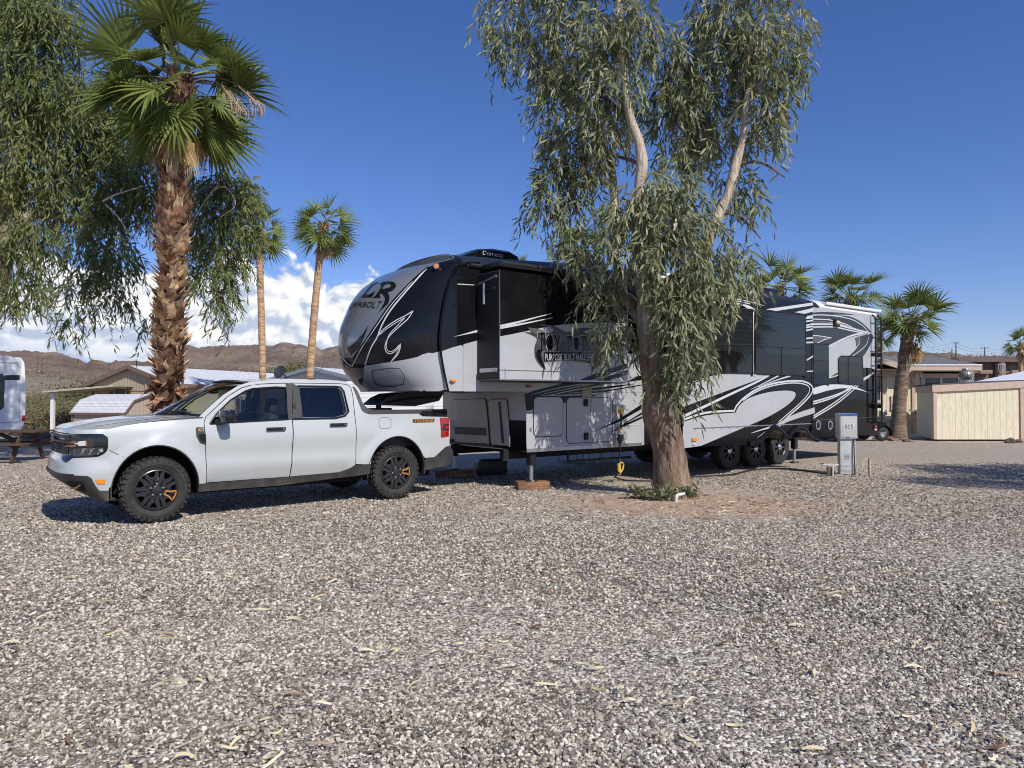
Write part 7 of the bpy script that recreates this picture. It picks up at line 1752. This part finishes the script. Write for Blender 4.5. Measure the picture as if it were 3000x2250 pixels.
# ================================================================== SMALL THINGS
# ---- utility pedestal with its number
p = gnd(2486, 1389); pd = empty('utility_pedestal', (p.x, p.y, 0), R(-6), 'grey metal utility pedestal marked 805 with a blue strip along its top', 'utility pedestal')
s = p.y/FPX; M_GALV = mat('grey enamel steel', (.50, .51, .49), .42, var=.10, scale=5., bump=.05)
hc0, hc1 = (1389-1285)*s, (1389-1212)*s; cw = 49*s
b = MB(); b.box((0, .10, hc0/2+.0), (43*s, .16, hc0), M_GALV, bev=.006); b.build('post', pd)
b = MB(); b.prism([(-.02, hc0), (-.02, hc1-.03), (.0, hc1), (.22, hc1), (.22, hc0)], -cw/2, cw/2, M_GALV, lambda y, z, d: (d, y, z)); b.box((0, -.024, (hc0+hc1)/2-.01), (cw-.02, .01, hc1-hc0-.06), M_GALV, bev=.003); b.box((-.0, -.034, hc0+.03), (.05, .012, .02), M_ALU); b.build('cabinet', pd)
b = MB(); b.box((0, -.030, hc1-.020), (cw+.004, .012, .042), mat('blue tape', (.03, .13, .42), .5, var=.15)); b.build('blue_strip', pd)
b = MB(); zc = (1389-1250)*s; b.box((.005, -.0305, zc), (30*s, .003, 17*s), mat('white number plate', (.68, .69, .68), .5, var=.04))
tv, tf = text_fit('805', .005-12*s, .005+12*s, zc-6.6*s, zc+6.6*s)
bo = [(x, -.0325, z) for x, z in tv]; b.add(bo, tf, M_RUB)
for dx in (-.0006, .0006): b.add([(x+dx, -.0326-abs(dx)*.05, z) for x, y_, z in bo], tf, M_RUB)
b.build('number_plate', pd)
b = MB(); b.tube([(.10, .0, hc0+.01), (.10, -.01, .35), (.105, -.012, .1), (.11, -.02, 0)], .011, M_RUB, 8); b.build('cable', pd)
b = MB()
for k in range(3):
    for dx in (-.025, .025): b.box((dx-.015, .016, hc0*.5-.03+k*.03), (.035, .012, .01), M_ALU)
b.box((0, .016, .16), (43*s, .012, .012), M_GALV); b.build('vent_slot', pd)
b = MB(); b.box((0, .015, .07), (43*s+.006, .014, .012), M_GALV); b.build('base_band', pd)
# ---- water riser
p = gnd(2440, 1395); wr = empty('water_riser', (p.x, p.y, 0), 0, 'galvanised water riser with a brass tap beside the grey pedestal', 'water tap'); s = p.y/FPX
M_BRS = mat('dull brass', (.36, .26, .11), .4, metal=.8, var=.25)
b = MB(); b.tube([(0, 0, -.02), (0, 0, 30*s), (-.012, 0, 32*s), (-.06, 0, 32*s), (-.19, .0, 33*s)], .017, M_GALV, 8); b.tube([(0, 0, 31*s), (.10, 0, 33*s)], .014, M_GALV, 8); b.build('pipe', wr)
b = MB(); b.tube([(-.10, -.02, 31*s), (-.10, -.05, 20*s), (-.10, -.05, 9*s), (-.10, -.05, 0)], [.02, .035, .03, .02], M_BRS, 8); b.lathe([(0, .0), (.03, .0), (.03, .012), (0, .012)], mat('red handle', (.45, .03, .03), .5, var=.2), c=(-.19, 0, 33*s+.02), n=10); b.build('tap', wr)
b = MB(); b.box((-.04, .02, 13*s), (.09, .05, 26*s), M_MATT, bev=.01); b.build('meter_body', wr)
# ---- stake and hose loop
p = gnd(2546, 1391); st = empty('marker_stake', (p.x, p.y, 0), 0, 'short reddish stake with a pale hose loop right of the pedestal', 'stake'); s = p.y/FPX
b = MB(); b.box((0, 0, 24*s), (.022, .022, 48*s), mat('red brown stake', (.28, .09, .06), .7, var=.4), bev=.003); b.box((.02, .004, 22*s), (.014, .014, 44*s), M_FRW, bev=.002); b.build('post', st)
b = MB(); b.tube([(-.01+(-.11)*math.sin(a), .01, 20*s+.19*math.cos(a)*.95) for a in np.linspace(0, math.pi, 12)], .008, mat('pale hose', (.62, .55, .36), .5, var=.1), 6); b.build('hose', st)
# ---- hoses and shore cord
def ground_path(pts, z=.014): return [tuple(gnd(u, v)+Vector((0, 0, z))) for u, v in spline(pts, 5)]
b = MB(); b.tube(ground_path([(2100, 1396), (2150, 1391), (2200, 1379), (2270, 1374), (2330, 1378), (2385, 1386), (2428, 1391)]), .014, M_RUB, 6)
tag(b.build('water_hose'), 'black water hose lying on the gravel from the trailer wheels to the tap', 'hose')
pl = empty('shore_power_cord', RVM @ Vector((0, 0, 0)), RVA, 'black shore power cord with yellow plugs hanging from the trailer side down to the gravel', 'power cord')
y_ = -.14; K = lambda pts: [(x, y_, z) for x, z in pw(c4, pts, y_)]
M_YEL = mat('yellow plug plastic', (.62, .40, .06), .4, var=.12, coat=.3); M_PTAN = mat('tan connector', (.50, .38, .25), .5, var=.1)
cordp = K([(1800, 515), (1802, 580), (1797, 640)]); b = MB(); b.tube(cordp, .016, M_RUB, 8); lowc = K([(1790, 785), (1788, 860), (1780, 980)]); b.tube(lowc, .014, M_RUB, 8)
e = K([(1765, 1050)])[0]; gp = [tuple((RVI @ Vector(q))) for q in ground_path([(1812, 1404), (1830, 1409), (1880, 1411), (1935, 1410), (1985, 1404), (2032, 1399), (2075, 1397), (2110, 1395)])]
b.tube([K([(1770, 1040)])[0], e, (e[0]+.0, y_-.05, .16)]+[(gp[0][0]-.12, gp[0][1]-.02, .05)]+gp, .013, M_RUB, 8); b.build('cable', pl)
q0, q1 = K([(1796, 440), (1800, 515)]); b = MB(); b.box((q0[0], -.07, (q0[2]+.01)), (.10, .13, .03), M_ALU, bev=.01); b.box((q0[0]+.02, -.12, (q0[2]+q1[2])/2-.02), (.075, .09, q0[2]-q1[2]-.05), M_YEL, bev=.02); b.build('inlet_plug', pl)
q0, q1, q2 = K([(1797, 640), (1797, 690), (1790, 785)]); b = MB(); b.tube([q0, q0, q1], [.03, .042, .046], M_PTAN, 12); b.tube([q1, tuple((Vector(q1)*.4+Vector(q2)*.6)), q2], [.05, .052, .03], M_RUB, 12); b.tube([Vector(q1)+Vector((0, 0, .012)), Vector(q1)-Vector((0, 0, .02))], .054, M_WHT, 12); b.build('connector', pl)
q0 = K([(1790, 1015)])[0]; b = MB(); b.tube([Vector(q0)+Vector(v) for v in ((-.03, 0, .08), (-.02, 0, -.09), (.0, 0, -.10))], [.034, .036, .02], M_YEL, 10); b.tube([Vector(q0)+Vector(v) for v in ((-.02, 0, .085), (.05, 0, .09), (.085, 0, .05), (.06, 0, -.03), (.0, 0, -.08))], .014, M_YEL, 8); b.build('pull_handle', pl)
# ---- timber blocks under the jacks
M_WOOD = mat('old timber', (.25, .13, .065), .8, var=.5, stretch=(1, 6, 6), scale=4., bump=.3)
def block(loc, sz, rz, label): b = MB(); b.box((0, 0, sz[2]/2), sz, M_WOOD, bev=.006); o = b.build('timber_block'); o.location = loc; o.rotation_euler = (0, 0, rz); return tag(o, label, 'wood block', 'timber blocks under the trailer jacks')
jp = RVM @ Vector((.08, .08, 0)); block(jp-Vector((0, 0, .005)), (.50, .26, .118), R(12), 'brown timber block under the front jack of the trailer')
jp = RVM @ Vector((.08, WD-.11, 0)); block(jp-Vector((0, 0, .005)), (.7, .3, .118), R(8), 'long dark timber block under the far front jack behind the truck')
b = MB(); b.box((0, 0, .13), (.55, .3, .26), M_MATT, bev=.02); b.box((0, 0, .272), (.4, .2, .02), M_DARK, bev=.008); o = b.build('tool_box'); jp = RVM @ Vector((.75, WD-.3, 0)); o.location = jp; o.rotation_euler = (0, 0, .3); tag(o, 'low black box in the shade beside the far front jack', 'box')
# ---- folded lawn chairs beyond the trailer
def lawn_chair(u, rz, label):
    p = gnd(u, 1357); root = empty('lawn_chair', (p.x, p.y, 0), rz, label, 'folding chair', 'lawn chairs beyond the trailer')
    f = MB()
    for x in (-.27, .27):
        f.tube([(x, -.25, .42), (x, -.25, .03), (x*.95, -.22, .012)], .013, M_ALU, 6); f.tube([(x, .25, .95), (x, .12, .42), (x, .25, .03)], .013, M_ALU, 6); f.tube([(x, -.28, .60), (x, .22, .60)], .014, M_ALU, 6)
    f.tube([(-.27, -.25, .02), (.27, -.25, .02)], .013, M_ALU, 6); f.tube([(-.27, .25, .02), (.27, .25, .02)], .013, M_ALU, 6); f.build('frame', root)
    f = MB(); f.box((0, -.04, .43), (.52, .46, .02), mat('dark webbing', (.05, .055, .06), .8, var=.3), bev=.006); f.build('seat', root)
    f = MB(); f.box((0, .20, .72), (.52, .02, .46), mat('dark webbing', (.05, .055, .06)), rot=Matrix.Rotation(R(-14), 3, 'X'), bev=.006); f.build('backrest', root)
lawn_chair(1678, .1, 'lawn chair legs seen under the trailer, first to the right of its front jack')
lawn_chair(1722, -.25, 'lawn chair seen under the trailer between the other two chairs')
lawn_chair(1770, .3, 'lawn chair seen under the trailer nearest the eucalyptus trunk')
# ---- irrigation pipe, stones, sprouts at the tree foot
p = gnd(1981, 1475); b = MB(); s = p.y/FPX; M_PVC = mat('white plastic pipe', (.72, .70, .66), .4, var=.08)
b.tube([(0, 0, -.03), (0, 0, 22*s), (.01, 0, 24*s), (.03, 0, 25*s), (26*s, .04, 28*s)], .021, M_PVC, 10); b.lathe([(.027, 17*s), (.027, 23*s)], M_PVC, n=10); o = b.build('irrigation_pipe'); o.location = p; tag(o, 'bent white plastic pipe sticking up at the foot of the eucalyptus', 'pipe')
def stone(u, v, sz, seed, label, col=(.20, .14, .11), grp='stones lying on the ground', Yz=None):
    r = np.random.default_rng(seed); p = gnd(u, v) if Yz is None else Vector((at(u, HOR, Yz).x, Yz, drop(Yz))); bm = bmesh.new(); bmesh.ops.create_icosphere(bm, subdivisions=3, radius=1.)
    for v_ in bm.verts:
        q = v_.co; k = 1+.35*mnoise.noise(q*1.1+Vector((seed, 0, 0)))+.12*mnoise.noise(q*3+Vector((seed, 0, 0))); v_.co = Vector((q.x*sz[0]*k, q.y*sz[1]*k, q.z*sz[2]*k+sz[2]*.45))
    me = bpy.data.meshes.new('stone'); bm.to_mesh(me); bm.free(); me.materials.append(mat('field stone %.2f' % col[0], col, .9, var=.4, scale=8., bump=.5, bscale=20.)); o = link('stone', me); o.location = p; o.rotation_euler = (0, 0, seed)
    return tag(o, label, 'stone', grp)
stone(2070, 1459, (.055, .05, .04), 1, 'dark stone just right of the eucalyptus foot'); stone(2166, 1458, (.03, .03, .025), 2, 'small pointed stone on the bare earth farther right of the eucalyptus')
stone(2580, 1287, (.22, .2, .10), 3, 'pale flat stone under the trailer ladder', (.42, .37, .31)); stone(2606, 1289, (.16, .14, .08), 4, 'reddish stone between the ladder and the leaning palm', (.24, .13, .09)); stone(2618, 1291, (.14, .12, .06), 5, 'flat reddish stone touching the pale slab by the leaning palm', (.27, .15, .10))
stone(2660, 1294, (.16, .12, .06), 6, 'brown stone at the foot of the leaning palm'); stone(2960, 1296, (.22, .15, .10), 7, 'dark stone at the foot of the lean-to shed', (.11, .08, .07)); stone(2985, 1295, (.12, .1, .06), 8, 'small stone at the right corner of the lean-to shed', (.16, .11, .09))
for i, (u, v, a) in enumerate(((68, 1300, .35), (82, 1296, .42), (95, 1302, .28), (118, 1301, .5), (138, 1300, .4), (150, 1298, .25))):
    stone(u, v, (a, a*.7, a*.45), 20+i, ('dark red boulder %s behind the picnic table' % ('nearest the motorhome', 'second from the motorhome', 'small and low in the middle', 'biggest of the row', 'flat and wide right of the biggest', 'at the right end of the row')[i]), (.13, .075, .06), 'boulders behind the picnic table')
def sprout(u, v, n, seed, label, spread=.22):
    r = np.random.default_rng(seed); p = gnd(u, v); root = empty('tree_sprout', p, 0, label, 'sprout', 'leafy sprouts at the eucalyptus foot')
    P = []; D = []; b = MB()
    for i in range(n):
        a = r.uniform(2.4, 6.9); L_ = r.uniform(.10, .30); e = Vector((math.cos(a)*spread*r.random()*1.6, math.sin(a)*spread*.5, L_*.75)); b.tube([(0, 0, 0), e*.5+Vector((0, 0, .04)), e], [.006, .004, .002], M_TWIG, 4)
        for k in range(9): t = r.uniform(.3, 1.05); q = e*t; P.append(q); D.append((r.normal(0, .7), r.normal(0, .5)-.3, r.normal(.1, .7)))
    V, T, Q = leaves_np(np.array(P), np.array(D), r.uniform(.06, .11, len(P)), r.uniform(.028, .045, len(P)), r)
    link('leaves', mesh_np('leaves', V, [T, Q], [M_EUC], smooth=True, attrs={'tone': np.repeat(np.clip(r.normal(.55, .15, len(P)), 0, 1), 6)}), root); b.build('stem', root)
sprout(1885, 1466, 16, 1, 'leafy sprout spreading left of the eucalyptus foot', .28); sprout(1945, 1472, 14, 2, 'leafy sprout hugging the front of the eucalyptus foot', .2); sprout(2012, 1466, 12, 3, 'leafy sprout right of the white pipe at the eucalyptus foot', .14)
# ---- picnic table
p = gnd(90, 1350); pt = empty('picnic_table', (p.x-.9, p.y, 0), R(4), 'weathered wooden picnic table under the weeping eucalyptus at the left edge', 'picnic table')
M_PIC = mat('dark weathered planks', (.085, .048, .033), .8, var=.5, stretch=(1, 9, 9), scale=3., bump=.3)
b = MB()
for k in range(5): b.box((0, -.30+k*.15, .66), (2.3, .135, .04), M_PIC, bev=.006)
b.build('table_top', pt)
for s in (-1, 1):
    b = MB()
    for k in (0, 1): b.box((0, s*(.56+k*.15), .40), (2.3, .135, .04), M_PIC, bev=.006)
    b.build('bench', pt)
for x in (-.80, .80):
    b = MB()
    for s in (-1, 1):
        a = Vector((x, s*.60, 0)); c = Vector((x, s*.24, .64)); d = c-a; b.box((a+c)/2, (.045, .10, d.length), M_PIC, rot=Matrix.Rotation(math.atan2(-d.y, d.z), 3, 'X'), bev=.004)
    b.box((x+.045, 0, .36), (.04, 1.5, .10), M_PIC, bev=.004); b.box((x+.045, 0, .615), (.04, .72, .08), M_PIC, bev=.004); b.build('leg_frame', pt)
b = MB()
for s in (-1, 1): a = Vector((s*.15, 0, .62)); c = Vector((s*.76, 0, .34)); d = c-a; b.box((a+c)/2, (d.length, .05, .08), M_PIC, rot=Matrix.Rotation(math.atan2(-d.z, d.x), 3, 'Y'))
b.build('brace', pt)
# ---- white motorhome at the left edge
mo = empty('motorhome', (at(76, HOR, 24).x, 24., 0), R(36), 'white motorhome with a dark window and red tail lamp at the left edge', 'motorhome')
zz = lambda v: at(0, v, 24).z
M_MH = mat('white fibreglass', (.74, .75, .75), .35, var=.03, coat=.3)
b = MB(); prof = [(-6.5, zz(1262)), (-.45, zz(1268)), (-.12, zz(1258)), (-.03, zz(1235)), (0, zz(1180)), (-.03, zz(1100)), (-.06, zz(1062)), (-.16, zz(1048)), (-.7, zz(1044)), (-6.5, zz(1040))]
b.prism(prof, 0, 2.3, M_MH, XZ); body_ = b.build('body', mo)
b = MB(); P_ = [(-1.6, zz(1200)), (-.68, zz(1200)), (-.60, zz(1192)), (-.58, zz(1104)), (-.66, zz(1096)), (-1.6, zz(1096))]; b.prism(P_, -.006, -.02, M_PIANO, XZ); b.build('window', mo)
b = MB(); b.add([(-.58, -.004, zz(1114)), (-.18, -.004, zz(1114)), (-.18, -.004, zz(1099)), (-.58, -.004, zz(1100))], [(0, 1, 2, 3)], M_CHAR); b.box((-.17, -.006, zz(1150)), (.012, .012, zz(1062)-zz(1240)), M_ALU); b.tube([(-6.5, -.01, zz(1056)), (-.25, -.01, zz(1062)), (-.18, -.01, zz(1075))], .03, M_FRW, 8); b.box((-3.3, -.004, zz(1236)), (6.2, .008, .012), M_CHAR); b.build('side_trim', mo)
b = MB(); b.box((-.06, .03, zz(1225)), (.09, .10, .19), M_RED, bev=.015); b.build('tail_lamp', mo)
b = MB(); b.tube([(-6, .6, zz(1040)+.1), (-1.2, .6, zz(1044)+.1), (-.7, .6, zz(1048)+.0)], .02, M_ALU, 6); b.build('roof_rail', mo)
for y in (.2, 2.1):
    b = MB(); b.lathe([(0, -.11), (.2, -.11), (.36, -.1), (.38, -.05), (.38, .05), (.36, .1), (0, .1)], M_TYRE, c=(-2.4, y, .38), ax='Y', n=24); b.build('wheel', mo)
b = MB(); b.box((-3.2, 1.15, .32), (6., 1.8, .2), M_DARK); b.build('chassis', mo)
b = MB(); b.tube([(-.02, .3, zz(1240)), (.2, .1, zz(1243)), (.30, .0, zz(1262)), (.32, -.05, zz(1275)), (.32, -.05, .02)], .025, M_RUB, 8); b.tube([(.0, .3, zz(1240)), (.16, .15, zz(1241))], .035, M_YEL, 8); b.build('sewer_hose', mo)
# ---- fire hydrant
p = at(131, 1283, 38); fh = empty('fire_hydrant', (p.x, 38, p.z), 0, 'yellow fire hydrant in front of the brush left of the patio cover post', 'fire hydrant'); s = 38/FPX
M_HY = mat('yellow hydrant paint', (.70, .46, .03), .5, var=.15)
b = MB(); b.lathe([(.14, -.1), (.14, .03), (.10, .05), (.095, .36), (.13, .37), (.13, .40), (.10, .43), (.06, .49), (.025, .51), (.025, .55), (0, .55)], M_HY, n=16); b.build('barrel', fh)
for a in (0, math.pi, -math.pi/2): b = MB(); b.lathe([(0, .16), (.05, .16), (.05, .08), (.04, .05)], M_HY, c=(0, 0, .30), n=10, M=Matrix.Rotation(a, 3, 'Z') @ Matrix.Rotation(math.pi/2, 3, 'Y')); b.build('outlet', fh)
# ---- light pole
p = at(534, HOR, 17.5); lp = empty('light_pole', (p.x, 17.5, 0), 0, 'slim dark metal light pole close behind the shaggy palm trunk', 'light pole'); zt = at(0, 700, 17.5).z; zk = at(0, 1120, 17.5).z
b = MB(); b.tube([(0, 0, 0), (0, 0, zk)], .033, M_GALV, 10); b.tube([(0, 0, zk-.02), (0, 0, zk+.05)], .042, M_GALV, 10); b.tube([(0, 0, zk), (0, 0, zt)], .027, M_MATT, 10); b.build('post', lp)
b = MB(); b.box((.05, -.02, at(0, 744, 17.5).z), (.14, .06, .03), M_FRW, bev=.006); b.build('bracket', lp)
b = MB(); b.tube([(0, 0, zt-.03), (.25, -.1, zt+.05)], .02, M_MATT, 8); b.lathe([(0, .05), (.10, .04), (.15, -.02), (.13, -.04), (0, -.04)], M_GALV, c=(.33, -.13, zt+.03), n=14); b.build('lamp_head', lp)
# ---- golf cart behind the trailer tail
gc = empty('golf_cart', (at(2587, HOR, 23.4).x, 23.4, 0), R(12), 'black golf cart poking out behind the trailer ladder', 'golf cart')
b = MB(); b.box((-.75, .5, .38), (2.0, 1.0, .18), M_BLK, bev=.06); b.box((-.1, .5, .50), (.55, 1.0, .28), M_BLK, bev=.10); b.box((-.9, .5, .62), (.5, .95, .12), M_SEAT, bev=.04); b.build('body', gc)
b = MB(); b.grid([[(.0+.30*math.cos(a), y, .23+.28*math.sin(a)) for a in np.linspace(-.2, math.pi, 9)] for y in (-.05, .22)], M_MATT); b.build('fender', gc)
for x, y in ((.0, .08), (.0, .92), (-1.5, .08), (-1.5, .92)):
    b = MB(); b.lathe([(.11, -.08), (.19, -.085), (.225, -.06), (.23, 0), (.225, .06), (.19, .085), (.11, .08)], M_TYRE, c=(x, y, .23), ax='Y', n=24); b.lathe([(0, -.03), (.10, -.04), (.115, -.07)], M_ALU, c=(x, y, .23), ax='Y', n=16); b.build('wheel', gc)
for x in (-.35, -1.3): b = MB(); b.tube([(x, .08, .5), (x, .10, 1.75)], .018, M_MATT, 6); b.tube([(x, .92, .5), (x, .90, 1.75)], .018, M_MATT, 6); b.build('roof_post', gc)
b = MB(); b.box((-.8, .5, 1.77), (1.5, 1.0, .05), M_BLK, bev=.02); b.build('roof', gc)
b = MB(); b.tube([(.05, .1, .95), (.12, .1, 1.02)], .03, M_FRW, 8); b.tube([(-.35, .1, .9), (.1, .1, .98)], .014, M_MATT, 6); b.build('mirror', gc)
# ---- tree outside the right edge whose shade falls across the gravel
def shade_tree():
    r = np.random.default_rng(91); loc = (15.2, 6.4, 0); tr = MB(); wob_tube(tr, [Vector((0, 0, -.1)), Vector((.1, 0, 1.5)), Vector((0, .1, 3.)), Vector((.2, .2, 6.5))], [.34, .26, .22, .08], M_BARK, 14, 5, .1, 3)
    for dx in (-2.8, -1.4, 1.4, 2.8): wob_tube(tr, [Vector((0, .1, 2.6)), Vector((dx*.5, .1, 4.4)), Vector((dx, .1, 6.))], [.14, .1, .03], M_BARK, 8, 4, .1, 2)
    cl = []
    for X in np.arange(7.6, 15.5, .95):
        for Yg in (11.2, 12.3, 13.4, 14.4):
            if X < 8.3 and Yg > 13: continue
            if Yg < 12 and r.random() < .35: continue
            z = r.uniform(4.6, 7.2); cl.append((np.array([X+.69*z+r.normal(0, .2), Yg-.92*z+r.normal(0, .2), z]), np.array([.75, .75, .6]), 1))
    tree_object('eucalyptus_tree', loc, 'eucalyptus standing outside the right edge that shades the gravel by the pedestal', 'tree', tr, hanging_foliage(cl, 3600, r, (.3, .7), (10, 16), (.13, .2), (.024, .038), .6), M_EUC, twig_every=4)
shade_tree()
